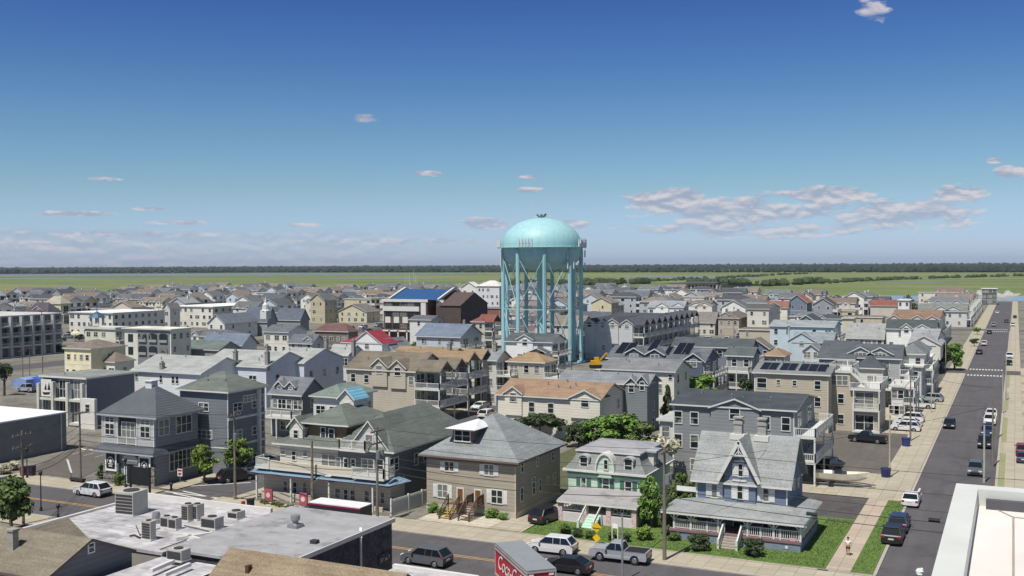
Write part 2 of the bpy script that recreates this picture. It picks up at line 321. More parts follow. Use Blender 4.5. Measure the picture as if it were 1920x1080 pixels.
def roof_flat(b, w, d, h, o, t=.3, x0=0, y0=0, mr=0, mt=1, par=0):
    b.box(x0-o, y0-o, h, x0+w+o, y0+d+o, h+t, mt)
    b.poly([(x0-o+.12, y0-o+.12, h+t+.01), (x0+w+o-.12, y0-o+.12, h+t+.01), (x0+w+o-.12, y0+d+o-.12, h+t+.01), (x0-o+.12, y0+d+o-.12, h+t+.01)], mr)
    if par:
        for (a, c, e, f) in ((x0-o, y0-o, x0+w+o, y0-o+.2), (x0-o, y0+d+o-.2, x0+w+o, y0+d+o), (x0-o, y0-o+.2, x0-o+.2, y0+d+o-.2), (x0+w+o-.2, y0-o+.2, x0+w+o, y0+d+o-.2)): b.box(a, c, h+t+.012, e, f, h+t+par, mt)
def walls(b, w, d, h, typ, rise, x0=0, y0=0, m=0):
    x1, y1 = x0+w, y0+d
    b.poly([(x0, y0, 0), (x1, y0, 0), (x1, y0, h), (x0, y0, h)], m) if typ != 'gy' else b.poly([(x0, y0, 0), (x1, y0, 0), (x1, y0, h), ((x0+x1)/2, y0, h+rise), (x0, y0, h)], m)
    b.poly([(x1, y1, 0), (x0, y1, 0), (x0, y1, h), (x1, y1, h)], m) if typ != 'gy' else b.poly([(x1, y1, 0), (x0, y1, 0), (x0, y1, h), ((x0+x1)/2, y1, h+rise), (x1, y1, h)], m)
    b.poly([(x1, y0, 0), (x1, y1, 0), (x1, y1, h), (x1, y0, h)], m) if typ != 'gx' else b.poly([(x1, y0, 0), (x1, y1, 0), (x1, y1, h), (x1, (y0+y1)/2, h+rise), (x1, y0, h)], m)
    b.poly([(x0, y1, 0), (x0, y0, 0), (x0, y0, h), (x0, y1, h)], m) if typ != 'gx' else b.poly([(x0, y1, 0), (x0, y0, 0), (x0, y0, h), (x0, (y0+y1)/2, h+rise), (x0, y1, h)], m)
def rail(b, pts, z, hh=1.0, sp=.22, m=0, bal=.05):
    """railing along a polyline of (x, y)"""
    for (p, q) in zip(pts, pts[1:]):
        L = math.dist(p, q); n = max(1, int(L/sp))
        b.bar((*p, z+hh), (*q, z+hh), .09, .09, m); b.bar((*p, z+.12), (*q, z+.12), .07, .08, m)
        for k in range(1, n):
            x, y = p[0]+(q[0]-p[0])*k/n, p[1]+(q[1]-p[1])*k/n; b.box(x-bal/2, y-bal/2, z+.12, x+bal/2, y+bal/2, z+hh, m)
        k = max(1, round(L/2.0))
        for j in range(k+1):
            x, y = p[0]+(q[0]-p[0])*j/k, p[1]+(q[1]-p[1])*j/k; b.box(x-.07, y-.07, z, x+.07, y+.07, z+hh+.1, m)
def deck(root, x0, y0, x1, y1, z, sides, sp=.22, posts=(), zp=0, near=True, t=.28):
    b = MB(); b.box(x0, y0, z-t, x1, y1, z, 0); dk = b.build('deck', WHITE if t < .5 else WHITE, root)
    r = MB(); P4 = {'f': [(x0+.05, y0+.05), (x1-.05, y0+.05)], 'r': [(x1-.05, y0+.05), (x1-.05, y1-.05)], 'b': [(x1-.05, y1-.05), (x0+.05, y1-.05)], 'l': [(x0+.05, y1-.05), (x0+.05, y0+.05)]}
    for s in sides: rail(r, P4[s], z, 1.0, sp)
    if sides: r.build('railing', WHITE, dk)
    for (px, py) in posts: q = MB(); q.box(px-.1, py-.1, zp, px+.1, py+.1, z-t); q.build('post', WHITE, dk)
    return dk
def gable_piece(root, cx, w, y0, zb, ze, rise, slope_h, s, wm, rm, win=None, name='dormer', near=False, o=.3, t=.16, back=None):
    """gabled dormer or cross gable: front at y0, from zb up to eave ze; main roof surface z = slope_h + s*y"""
    yb = (ze+rise+t-slope_h)/s if s > 0 else 3.0
    yb = min(yb, back) if back else yb
    b = MB(); x0, x1 = cx-w/2, cx+w/2
    b.poly([(x0, y0, zb), (x1, y0, zb), (x1, y0, ze), (cx, y0, ze+rise), (x0, y0, ze)], 0)
    b.poly([(x1, y0, zb), (x1, yb, zb), (x1, yb, ze), (x1, y0, ze)], 0); b.poly([(x0, yb, zb), (x0, y0, zb), (x0, y0, ze), (x0, yb, ze)], 0)
    d = b.build(name, wm, root)
    b = MB(); roof_gy(b, w, yb-y0, ze, rise, o, t, x0, y0, oe=0)
    # front overhang
    roof_gy(b, w, .3, ze, rise, o, t+.05, x0, y0-.3, oe=0)
    b.build(name+'_roof', [rm, WHITE], d)
    if win: window(d, cx, y0, win[2], win[0], win[1], 'f', win[3] if len(win) > 3 else '', near)
    return d
FOOT = []
def fit(z, uL, uR, vR, uB, h):
    x1, y0 = P(zu(z, uR), zv(z, vR), h); x0 = solve_x(zu(z, uL), y0, h); y1 = solve_y(zu(z, uB), x1, h)
    return x0, x1, y0, y1
def house(name, label, z, uL, uR, vR, uB, h, st=2, roof='gx', rise=2.0, wc=(200, 196, 186), rc=(112, 116, 120), nf=3, ns=2, o=.45, dorm=(), decks='', chim=(), cat='house', dmax=40, dmin=6, near=False, group=None,
          wk='siding', rk='shingle', wcs=None, ww=.95, wh=1.4, par=0, vents=2, solar=(), gab=(), fwin=None, skirt=None, dside=(), garage=False, dk=2.0, nd=0):
    x0, x1, y0, y1 = fit(z, uL, uR, vR, uB, h); w = x1-x0; d = min(max(y1-y0, min(dmin, dmax)), dmax)
    if not decks and y0 > 200 and ns and st > 1 and cat in ('house', 'condo', 'villa') and roof != 'gy' and int(abs(x0*7+y0)) % 2: decks = 'x'; dk = 1.8
    rnd = random.Random(hash((round(x0), round(y0))) if False else int(abs(x0*13+y0*7)))
    if w <= 0 or d <= 0: print('BAD', label, w, d); return None
    FOOT.append((label, x0, x1+(dk if 'x' in decks else 0), y0, y0+d)); near = near or y0 < 135
    T = thing(name, label, cat, (x0, y0, 0), 0, group); wm = wallm(wc, wk); rm = roofm(rc, rk)
    b = MB(); walls(b, w, d, h, roof, rise); W = b.build('wall', wm, T)
    b = MB()
    if roof == 'gx': roof_gx(b, w, d, h, rise, o)
    elif roof == 'gy': roof_gy(b, w, d, h, rise, o)
    elif roof == 'hip': roof_hip(b, w, d, h, rise, o)
    else: roof_flat(b, w, d, h, o, par=par)
    RF = b.build('roof', [rm, WHITE], T)
    hs = h/st
    # corner boards and foundation
    for (cx, cy) in ((0, 0), (w, 0), (w, d)): b = MB(); b.box(cx-.09, cy-.02 if cy == 0 else cy-.09, 0, cx+.02 if cx else cx+.09, cy+.09 if cy == 0 else cy+.02, h-.02); b.build('corner_board', WHITE, T)
    if st > 1 and nf and not wk == 'brick': b = MB(); b.box(.1, -.03, hs-.12, w-.1, -.002, hs+.05); b.build('band_board', WHITE, T)
    # windows: front
    if fwin: 
        for (fx, fz, fw, fh) in fwin: window(T, fx*w, 0, fz, fw, fh, 'f', '', near)
    elif nf:
        for s in range(st):
            if garage and s == 0: continue
            for k in range(nf):
                if near or rnd.random() < .88:
                    window(T, w*(k+.5+rnd.uniform(-.12, .12)*(not near))/nf, 0, s*hs+hs*.3, ww if rnd.random() < .7 else ww*1.7, min(wh, hs*.55), 'f', '', near)
    if garage:
        for k in range(max(1, int(w/4.5))):
            b = MB(); b.box(-1.2, -.05, 0, 1.2, 0, 2.2); 
            for q in range(1, 4): b.box(-1.2, -.06, q*.55-.02, 1.2, -.05, q*.55+.02)
            b.build('garage_door', mat('garage_white', (190, 190, 186), .5), T, (w*(k+.5)/max(1, int(w/4.5)), -.003, .02))
    dkd = 'x' in decks
    for s in range(st):
        for k in range(ns):
            if dkd:
                if s == 0 and st > 2: window(T, w, d*(k+.5)/ns, .05, min(2.6, d/ns*.6), 2.2, 's', 'door', near, 'garage_opening')
                else: window(T, w, d*(k+.5)/ns, s*hs+.15, min(2.8, d/ns*.7), hs*.74, 's', 'door', near, 'sliding_door')
            elif rnd.random() < .9: window(T, w, d*(k+.5)/ns, s*hs+hs*.3, ww, min(wh, hs*.55), 's', '', near)
    if dkd:
        D_ = dk; n = nd or max(1, round(d/6))
        for s in range(1, st+ (1 if roof == 'flat' and 't' in decks else 0)):
            deck(T, w+.03, 0, w+D_, d, s*hs, 'frb', .3 if y0 > 180 else .22, [(w+D_-.12, .12+(d-.24)*k/n) for k in range(n+1)], (s-1)*hs, near)
        if 'r' in decks:       # small gables over the decks
            for k in range(n):
                b = MB(); cy = d*(k+.5)/n; gw = d/n*.8; b.prism([(cy-gw/2-.3, h-.1), (cy, h+gw*.38), (cy+gw/2+.3, h-.1), (cy+gw/2+.3, h+.1), (cy, h+gw*.38+.2), (cy-gw/2-.3, h+.1)], w-gw*.5, w+D_, 'x', 0, 1)
                for j in (0, 1): b.box(w+D_-.2, cy-gw/2+j*(gw-.2), (st-1)*hs+1.0, w+D_, cy-gw/2+j*(gw-.2)+.2, h-.05, 1)
                b.build('deck_gable', [rm, WHITE], T)
    if 'f' in decks:
        for s in range(1, st): deck(T, 0, -dk, w, -.03, s*hs, 'lfr', .22, [(.12+(w-.24)*k/max(2, round(w/5)), -dk+.12) for k in range(max(2, round(w/5))+1)], (s-1)*hs, near)
    if 'p' in decks:   # roofed front porch, one storey
        deck(T, 0, -dk, w, -.03, hs*.25, 'lfr', .22, [], 0, near)
        b = MB(); b.poly([(-.2, -dk-.2, hs*.95), (w+.2, -dk-.2, hs*.95), (w+.2, -.01, hs*1.12), (-.2, -.01, hs*1.12)], 0); b.box(-.2, -dk-.2, hs*.95-.2, w+.2, -.01, hs*.95-.01, 1); pr = b.build('porch_roof', [rm, WHITE], T)
        for k in range(5): q = MB(); xx = .1+(w-.2)*k/4; q.box(xx-.08, -dk+.05, hs*.25, xx+.08, -dk+.21, hs*.95-.2); q.build('post', WHITE, pr)
    # dormers and cross gables on the front slope: (centre fraction, width, base z rel h, eave rel h, rise)
    s = rise/(d/2) if roof in ('gx', 'hip') else 0
    for iq, q in enumerate(dorm):
        fx, gw, zb, ze, gr = q[:5]; base = h+zb; yy = -.25 if zb < -.5 else max(.4, (zb-.05)/s if s else .4)
        if zb < -.5: gable_piece(T, fx*w, gw, -.3-.03*iq, base, h+ze, gr, h+.2, s, wm if len(q) < 6 else wallm(q[5]), rm, (min(1.2, gw*.4), 1.3, h+ze-1.3), 'cross_gable', near)
        else: gable_piece(T, fx*w, gw, yy, base, h+ze, gr, h+.2, s, wm if len(q) < 6 else wallm(q[5]), rm, (gw*.45, max(.5, ze-zb-.4), base+.25), 'dormer', near)
    for q in dside:  # gables facing +x on hip / gx roofs: (centre fraction of depth, width, rise)
        fy, gw, gr = q; b = MB(); cy = fy*d
        b.poly([(w+.25, cy-gw/2, h-2.5), (w+.25, cy+gw/2, h-2.5), (w+.25, cy+gw/2, h), (w+.25, cy, h+gr), (w+.25, cy-gw/2, h)], 0)
        g = b.build('side_gable', wm, T); b = MB(); b.prism([(cy-gw/2-.3, h-.1), (cy, h+gr), (cy+gw/2+.3, h-.1), (cy+gw/2+.3, h+.1), (cy, h+gr+.2), (cy-gw/2-.3, h+.1)], w-3, w+.55, 'x', 0, 1)
        b.build('side_gable_roof', [rm, WHITE], g); window(g, w+.25, cy, h-1.9, gw*.45, 1.4, 's', '', near)
    def rz_(x, y):
        if roof == 'gx': return h+.2+s*min(y, d-y)
        if roof == 'hip': return h+.2+s*min(y, d-y, x, w-x)*.9
        return h+.3
    for (fx, fy, ch_) in chim:
        b = MB(); b.box(-.35, -.35, -1.2, .35, .35, ch_); b.box(-.42, -.42, ch_, .42, .42, ch_+.18); b.box(-.2, -.2, ch_+.18, .2, .2, ch_+.5)
        b.build('chimney', mat('chimney_grey', (150, 146, 140), .9, 'brick'), RF, (fx*w, fy*d, rz_(fx*w, fy*d)))
    for k in range(vents):
        b = MB(); x, y = w*rnd.uniform(.12, .88), d*rnd.uniform(.15, .45); zz = rz_(x, y)
        b.tube((0, 0, -.2), (0, 0, .35), .08, n=6); b.tube((0, 0, .35), (0, 0, .5), .14, n=6); b.build('vent', mat('vent_metal', (150, 152, 154), .4, metal=.3), RF, (x, y, zz))
    for (fx0, fx1, fy0, fy1) in solar:
        b = MB(); ya, yb = fy0*d, fy1*d; za, zb = h+.2+s*ya+.08, h+.2+s*yb+.08
        b.poly([(fx0*w, ya, za), (fx1*w, ya, za), (fx1*w, yb, zb), (fx0*w, yb, zb)]); n = max(1, round((fx1-fx0)*w/1.6)); b.poly([(fx0*w, ya, za), (fx0*w, ya, za-.08), (fx1*w, ya, za-.08), (fx1*w, ya, za)])
        sp = b.build('solar_panel', mat('solar', (22, 24, 34), .15, spec=.6), RF)
        b = MB()
        for k in range(n+1): xx = fx0*w+(fx1-fx0)*w*k/n; b.bar((xx, ya, za+.01), (xx, yb, zb+.01), .05, .03)
        b.build('panel_frame', mat('vent_metal', (150, 152, 154), .4), sp)
    return T
# ---------------------------------------------------------------- setting
def sheet(name, pts, z, m, kind='structure'):
    b = MB(); b.poly([(x, y, z) for x, y in pts]); o = b.build(name, m); o['kind'] = kind; return o
def rect(name, x0, y0, x1, y1, z, m): return sheet(name, [(x0, y0), (x1, y0), (x1, y1), (x0, y1)], z, m)
MARSH = mat('marsh', (92, 110, 54), .95, 'marsh', c2=(118, 122, 80))
LOT = mat('lot_ground', (128, 126, 116), .95, 'two', .12, .12, c2=(104, 100, 92))
ASPH = mat('asphalt', (88, 86, 88), .9, 'asphalt', .1)
ASPH2 = mat('asphalt_front', (88, 86, 88), .9, 'asphalt', .1)
LOTA = mat('asphalt_lot', (98, 94, 88), .92, 'asphalt', .12)
CONC = mat('concrete', (172, 164, 146), .9, 'concrete', .08)
CONCP = mat('concrete_pinkish', (178, 164, 148), .9, 'concrete', .08, 1.8)
WATER = mat('water', (58, 76, 104), .12, 'plain', .15, .02, spec=.5)
WATER2 = mat('bay_water', (112, 122, 128), .5, 'plain', .12, .01, spec=.5)
GRASS = mat('lawn', (84, 104, 52), .95, 'two', .2, 1.2, c2=(96, 122, 58))
PAINT = mat('paint_white', (205, 203, 196), .7, 'plain', .12, 3)
PAINTY = mat('paint_yellow', (196, 150, 84), .7, 'plain', .12, 3)
rect('marsh_ground', -9000, -200, 6000, 12000, -.6, MARSH)
# the barrier island the town stands on
ISL = [P(1583, 566), P(1480, 562), P(1250, 558), P(960, 554), P(700, 555), P(380, 554), P(0, 562), P(-400, 566)]
sheet('ground', [(-1500, -80), (300, -80), (300, 802), (0, 800), (-60, 785)]+ISL+[(-1500, 300)], 0, LOT)
sheet('canal_water', [P(1583, 578), P(1583, 553), P(2600, 556), (900, 700)], -.3, WATER)
def pxs(name, pts, z, m): return sheet(name, [P(u, v, z) for u, v in pts], z, m)
pxs('bay_water', [(-700, 522), (0, 518), (250, 517.5), (480, 516.5), (760, 514.5), (1000, 512.5), (760, 511.8), (480, 512.6), (200, 514), (0, 514.8), (-700, 518)], -.45, WATER2)
pxs('creek_water', [(-400, 524), (60, 523), (330, 521), (380, 520.5), (60, 521.5), (-400, 522.5)], -.45, WATER2)
pxs('creek_water', [(1640, 529.6), (1800, 530.2), (1740, 527.6), (1670, 528)], -.45, WATER2)
pxs('creek_water', [(1130, 519), (1330, 521.5), (1450, 520.5), (1300, 517.2)], -.45, WATER2)
pxs('creek_water', [(520, 524), (700, 523.5), (900, 521.6), (700, 521.6)], -.45, WATER2)
MB_ = [P(u, v) for u, v in ((-400, 515), (0, 514), (480, 511.5), (960, 510), (1440, 509.5), (1920, 509.5), (2300, 511))]
sheet('mainland_ground', MB_+[(x*4, y*4) for x, y in MB_[::-1]], -.4, mat('far_field', (60, 78, 56), .95))
# streets running away from the camera
STX = [-6.6-82.4*k for k in range(0, 13)]
STX[3] = -246
for k, X in enumerate(STX):
    hw = 4.4 if k != 3 else 6.5
    y1 = min(795, (870+.436*X)/.9)
    rect('street', X-hw, (92.0 if k < 2 else 150), X+hw, y1-(15 if k == 0 else 0), .02, ASPH if k == 0 else ASPH2)
CY = [285, 459, 650]
for y in CY: rect('cross_street', max(-1000, (.9*y-885)/.436) if y > 600 else -900, y-4, 60, y+4, .016, ASPH2)
rect('front_street', -420, 81, 60, 92, .024, ASPH2)
# kerbs and pavements
def kerbwalk(name, x0, y0, x1, y1, m=CONC): b = MB(); b.box(x0, y0, -.3, x1, y1, .13); o = b.build(name, m); o['kind'] = 'structure'
KERB = mat('kerb_stone', (168, 160, 150), .9, 'plain', .1)
kerbwalk('kerb', -85.6, 92, -11.4, 92.3, KERB); kerbwalk('kerb', -420, 92, -94.5, 92.3, KERB); kerbwalk('kerb', -11.3, 92.3, -11.0, 280, KERB); kerbwalk('kerb', -2.2, 92, -1.9, 280, KERB)
kerbwalk('kerb', -11.3, 290, -11.0, 454, KERB); kerbwalk('kerb', -2.2, 290, -1.9, 454, KERB); kerbwalk('kerb', -420, 80.7, 60, 81, KERB)
rect('pavement', -85.6, 92.32, -11.32, 96.6, .125, CONC); rect('pavement', -420, 92.32, -94.5, 96.2, .125, CONC); rect('pavement', -420, 77, 60, 80.68, .125, CONC)
rect('verge', -11.34, 96.65, -13.2, 127.5, .12, GRASS)
rect('pavement', -15.4, 96.62, -13.22, 127.6, .13, CONCP)
rect('pavement', -15.4, 127.65, -11.34, 280, .128, CONC); rect('pavement', -15.4, 290, -11.34, 454, .128, CONC); rect('pavement', -15.4, 464, -11, 790, .128, CONC)
rect('pavement', -1.88, 92, 1.2, 280, .128, CONC); rect('pavement', -1.88, 290, 1.2, 790, .128, CONC)
for X in (STX[1],):
    rect('pavement', X-7.2, 97, X-4.6, 296, .128, CONC); rect('pavement', X+4.6, 97, X+7.2, 296, .128, CONC)
rect('driveway_paving', 1.22, 92, 9, 300, .05, CONCP)
for k in range(5): rect('verge', -1.87, 100+k*38, -1.15, 128+k*38, .134, mat('dry_grass', (128, 136, 92), .95, 'two', .2, 1.0, c2=(150, 146, 116)))
for k in range(11): rect('driveway', 1.23, 103+k*17.5, 9, 108+k*17.5, .07, mat('drive_brown', (150, 136, 122), .9, 'plain', .1))
rect('lawn_strip', 9, 100, 14, 300, .055, GRASS)
# markings
b = MB()
for y in (86.35, 86.75): b.poly([(-420, y, .03), (-90, y, .03), (-90, y+.14, .03), (-420, y+.14, .03)]); b.poly([(-82, y, .03), (40, y, .03), (40, y+.14, .03), (-82, y+.14, .03)])
o = b.build('centre_line', PAINTY); o['kind'] = 'structure'
def zebra(y, x0=-10.6, x1=-2.6, n=11):
    b = MB()
    for k in range(n): x = x0+(x1-x0)*k/n; b.poly([(x, y-1.3, .03), (x+.42, y-1.3, .03), (x+.42, y+1.3, .03), (x, y+1.3, .03)])
    o = b.build('crosswalk_marking', PAINT); o['kind'] = 'structure'
zebra(277.5); zebra(292.5); zebra(452); zebra(466)
def pxline(name, pts, w=.25, m=PAINT, z=.03):
    b = MB()
    for (a, c) in pts:
        p, q = Vector((*P(*a), z)), Vector((*P(*c), z)); d = (q-p).normalized(); n = Vector((-d.y, d.x, 0))*w/2
        b.poly([p-n, q-n, q+n, p+n])
    o = b.build(name, m); o['kind'] = 'structure'
b = MB()
for y in (93.2, 96.0): b.poly([(-85.6-8.6, y, .03), (-85.8, y, .03), (-85.8, y+.3, .03), (-94.2, y+.3, .03)])
for x in (-93.6, -86.8): pass
for (x0, x1, y) in ((-95, -91.4, 97.5),): pass
o = b.build('crosswalk_marking', PAINT); o['kind'] = 'structure'
pxline('crosswalk_marking', [((325, 925), (420, 946)), ((343, 921), (437, 942)), ((352, 912), (470, 905))], .3)
pxline('crosswalk_marking', [((1720, 926), (1725, 916)), ], .25)
# parking lots
sheet('parking_lot', [P(45, 886), P(135, 843), P(205, 830), P(205, 872), P(150, 897)], .05, LOTA)
pxline('parking_marking', [((150, 842), (161, 844)), ((167, 844), (184, 846)), ((191, 846), (198, 847))], .5, z=.08)
pxline('parking_marking', [((136, 853), (158, 846)), ((157, 855), (176, 850)), ((178, 858), (198, 853))], .12, z=.08)
rect('parking_lot', -34, 143.2, -15.42, 178, .06, LOTA)
rect('driveway', -32, 128, -15.42, 143.15, .10, CONC)
rect('side_lot', -30, 116.8, -15.42, 127.8, .07, mat('dark_asphalt', (84, 80, 80), .92, 'asphalt', .15))
rect('driveway', -31, 178.1, -15.42, 210, .07, CONC); rect('back_lot', -22, 243, -15.42, 288, .06, LOTA)
rect('lawn', -31.8, 96.65, -15.45, 116.6, .12, GRASS)
rect('lawn', -45.8, 96.7, -31.9, 112.3, .118, GRASS)
rect('gravel_yard', -58.6, 96.7, -46.2, 101.3, .12, mat('pale_gravel', (188, 180, 162), .95, 'plain', .12, 3))
sheet('driveway', [(-50.0, 96.7), (-45.9, 96.7), (-46.2, 110), (-48.8, 110)], .124, CONC)
rect('back_yard', -60, 112.4, -31, 150, .02, mat('yard_grass', (70, 84, 50), .95, 'two', .2, .8, c2=(100, 96, 76)))
rect('alley_paving', -84.4, 150, -79, 290, .05, CONC)
# ---------------------------------------------------------------- buildings placed one by one
GR = (116, 120, 124); DG = (78, 82, 88); LG = (152, 154, 152); GN = (98, 103, 98); TAN = (142, 122, 98); BR = (106, 94, 84); SL = (88, 96, 108); CRM = (224, 218, 202); WHT = (232, 230, 222); TNW = (186, 176, 156)
BLG = (120, 132, 152); GYW = (168, 172, 176); DBG = (94, 102, 116)
# row 2 and around the second street
house('cottage', 'cream two storey house with orange-tan gable roof and two white-trimmed cross gables', 'l', 778, 1535, 440, 1720, 6.6, 2, 'gx', 1.9, CRM, (142, 118, 98), 0, 2, wcs=None, near=True, vents=5,
      dorm=[(.16, 3.0, -3.2, .35, 1.0), (.87, 5.0, -3.0, .15, 1.2)], fwin=[(.34, 4.1, .9, 1.5), (.53, 4.1, .9, 1.5), (.62, 1.3, .8, 1.3), (.2, .9, 1.8, 1.4)], chim=[])
house('house', 'grey house with double front gables behind the orange-roofed cream house', 'l', 1240, 1895, 325, 1925, 8.0, 3, 'gx', 1.3, (128, 134, 136), (122, 126, 130), 0, 1, dorm=[(.83, 2.1, -6, .0, 1.0), (.95, 1.7, -6, .4, 1.0)], vents=2)
house('apartment_house', 'plain cream-walled block with low grey roof and blank end wall', 3, 690, 1215, 868, 1330, 9.0, 3, 'gx', 1.5, (226, 224, 210), (116, 118, 120), 0, 2, fwin=[(.8, 5.2, .8, 1.5), (.95, 7.6, .6, .8)], dorm=[], vents=3)
T = house('condo', 'three storey slate grey condo with dark roof, centre gable and white end balconies', 'i', 372, 1276, 283, 1425, 9.4, 3, 'gx', 1.15, (138, 140, 142), (68, 72, 78), 0, 2, near=True, decks='x', dk=2.6, nd=2, vents=4,
          dorm=[(.525, 6.2, -6, -.1, 1.15)], fwin=[(.04, 7.0, .95, 1.5), (.18, 7.0, .95, 1.5), (.405, 6.9, .95, 1.6), (.64, 7.3, .95, 1.2), (.775, 6.9, .95, 1.6), (.935, 6.9, .95, 1.6),
          (.04, 3.9, .95, 1.6), (.18, 3.9, .95, 1.6), (.405, 4.2, .95, 1.3), (.62, 4.2, 1.8, 1.2), (.8, 4.2, .95, 1.2), (.935, 4.2, .95, 1.3), (.18, .9, .95, 1.5), (.4, .9, .95, 1.5), (.775, .9, .95, 1.5), (.935, .9, .95, 1.5)])
house('shed', 'small white lean-to annex with pale roof beside the slate grey condo', 'i', 272, 368, 360, 420, 6.2, 2, 'flat', 1, (214, 214, 208), (170, 174, 172), 1, 0, vents=0, dmax=6)
house('condo', 'three storey tan condo with solar panels along its low roof', 0, 1415, 1553, 704, 1600, 9.5, 3, 'gx', 1.3, TNW, (120, 122, 122), 0, 0, near=True, fwin=[(.33, 7.6, .6, .8), (.55, 7.6, .6, .8), (.86, 7.2, .9, 1.3), (.86, 4.4, .9, 1.4), (.35, 4.0, 1.4, .9), (.1, 7.0, 1.5, 1.6)], solar=[(.05, .28, .1, .4), (.32, .54, .1, .4), (.58, .95, .1, .4)], dmax=12)
# the tan tower with roof deck
x0, x1, y0, y1 = fit(0, 1554, 1646, 733, 1668, 6.9)
FOOT.append(('tan roof deck block', x0, x1, y0, y0+11)); w = x1-x0; d = 11
T = thing('condo', 'tan condo end block with white rooftop deck, open stair and recessed balconies', 'condo', (x0, y0, 0))
wm = wallm(TNW); b = MB(); walls(b, w, d, 6.9, 'flat', 0); b.box(0, 0, 6.9, w*.44, d-1, 9.6); b.build('wall', wm, T)
deck(T, w*.44, -.6, w+.5, d, 7.15, 'frb', .2, []); deck(T, -.1, -.2, w*.5, d-3, 9.9, 'flrb', .2, [])
for zz in (.35, 3.5): 
    q = deck(T, w*.5, -.9, w+.4, 3, zz+.3 if zz > 1 else zz, 'fr' if zz > 1 else '', .2, [(w*.5+.12, -.78), (w+.25, -.78)] if zz > 1 else [], 0)
b = MB(); b.box(w*.5+.1, -.9, 3.8, w*.5+.28, -.72, 6.9); b.box(w+.2, -.9, 3.8, w+.38, -.72, 6.9); b.build('balcony_posts', WHITE, T)
window(T, w*.73, 0, 4.2, w*.36, 2.3, 'f', 'door', True, 'sliding_door'); window(T, w*.73, 0, .4, w*.36, 2.4, 'f', 'door', True, 'sliding_door')
window(T, w*.25, 0, 4.6, .9, 1.5, 'f', '', True); window(T, w*.22, 0, 7.6, w*.34, 1.5, 'f', 'pair', True); window(T, w*.25, 0, 1.2, .9, 1.5, 'f', '', True); window(T, w, 4, 4.4, 1.2, 1.5, 's', '', True); window(T, w, 8, 4.4, 1.2, 1.5, 's', '', True)
b = MB()
for s in (0, 1.0):
    b.bar((w*.45, -.4+s, 9.9), (w*.82, -.4+s, 7.2), .12, .3); b.bar((w*.45, -.4+s, 10.9), (w*.82, -.4+s, 8.2), .08)
    for k in range(9): t = k/8; b.bar((w*(.45+.37*t), -.4+s, 9.9-2.7*t), (w*(.45+.37*t), -.4+s, 10.9-2.7*t), .05)
for k in range(10): t = k/9; b.box(w*(.45+.37*t)-.14, -.4, 9.75-2.6*t, w*(.45+.37*t)+.14, .6, 9.8-2.6*t)
b.build('outdoor_stair', WHITE, T)
house('condo', 'dark blue-grey condo with solar panels and three white-edged gable dormers', 3, 722, 1440, 790, 1545, 9, 3, 'gx', 2.0, DBG, (92, 98, 104), 3, 2, decks='x', vents=2,
      dorm=[(.27, 3.6, .1, 1.0, 1.0), (.49, 3.6, .1, .9, 1.0), (.9, 3.6, -3, .2, 1.2)], solar=[(.04, .22, .15, .6), (.36, .45, .3, .75), (.56, .62, .15, .5), (.65, .82, .2, .65)])
house('condo', 'grey three storey house with dark green-grey roof and stacked white front decks', 3, 1612, 1800, 750, 1850, 9.2, 3, 'gx', 1.4, (140, 146, 148), (84, 92, 92), 2, 2, decks='f', dk=2.6)
house('condo', 'dark-roofed condo wing stretching behind the solar-panelled condo', 3, 1210, 1790, 690, 1830, 9.2, 3, 'gx', 1.6, (120, 126, 134), (76, 82, 86), 4, 2, vents=2)
house('house', 'blue gabled house with solar roof left of the tan condo', 3, 1830, 1935, 880, 1960, 6.8, 3, 'gx', 1.0, (186, 190, 188), (84, 88, 96), 1, 1, decks='f', solar=[(.1, .9, .1, .9)], dk=1.8)
house('house', 'blue-grey cottage with white-edged front gable', 3, 1722, 1925, 695, 1945, 5.5, 2, 'gy', 2.4, (104, 116, 134), (120, 110, 100), 3, 1)
house('house', 'low hip-roofed tan house left of the pale blue-grey houses', 4, -30, 120, 755, 165, 6.0, 2, 'hip', 1.5, (190, 180, 160), (140, 118, 98), 3, 1)
house('house', 'hip-roofed house with tan roof and balcony rails at the foot of the tower', 'l', 850, 1120, 165, 1168, 8.4, 3, 'hip', 1.6, (190, 184, 170), (146, 124, 98), 3, 2, decks='x', dk=3.0)
house('condo', 'white three storey condo with dark roof directly before the water tower', 3, -45, 297, 648, 400, 9.2, 3, 'gx', 1.6, (230, 230, 226), (84, 88, 92), 0, 2, decks='x', dk=1.8, dorm=[(.43, 4.2, -3, .5, 1.1), (.8, 4.5, -6.5, -2.2, .9)], fwin=[(.76, 7.2, 1.5, 1.2), (.52, 3.2, 1.2, 1.2)])
house('condo', 'brown-roofed condo with two arched white gables and tiered decks', 2, 680, 1190, 865, 1330, 9.0, 3, 'gx', 2.6, (186, 178, 162), (112, 104, 92), 0, 3, decks='xr', dk=5.0, dmin=11, dorm=[(.5, 3.2, -3.0, .7, 1.3), (.77, 3.2, -3.2, .5, 1.3)], fwin=[(.1, 6.6, .9, 1.4), (.3, 6.6, .9, 1.3), (.1, 3.6, .9, 1.4), (.95, 6.6, .9, 1.4)])
house('condo', 'tan-roofed condo with white chimney and long white decks', 2, 985, 1410, 790, 1560, 9.2, 3, 'gx', 2.0, (196, 188, 172), (138, 118, 94), 0, 4, decks='xr', dk=5.2, dmin=11, dorm=[(.12, 4.2, -.4, .5, 1.0), (.62, 3.4, -.3, .4, .9)], chim=[(.95, .3, 1.6)], fwin=[(.9, 6.8, 1.2, 1.3)])
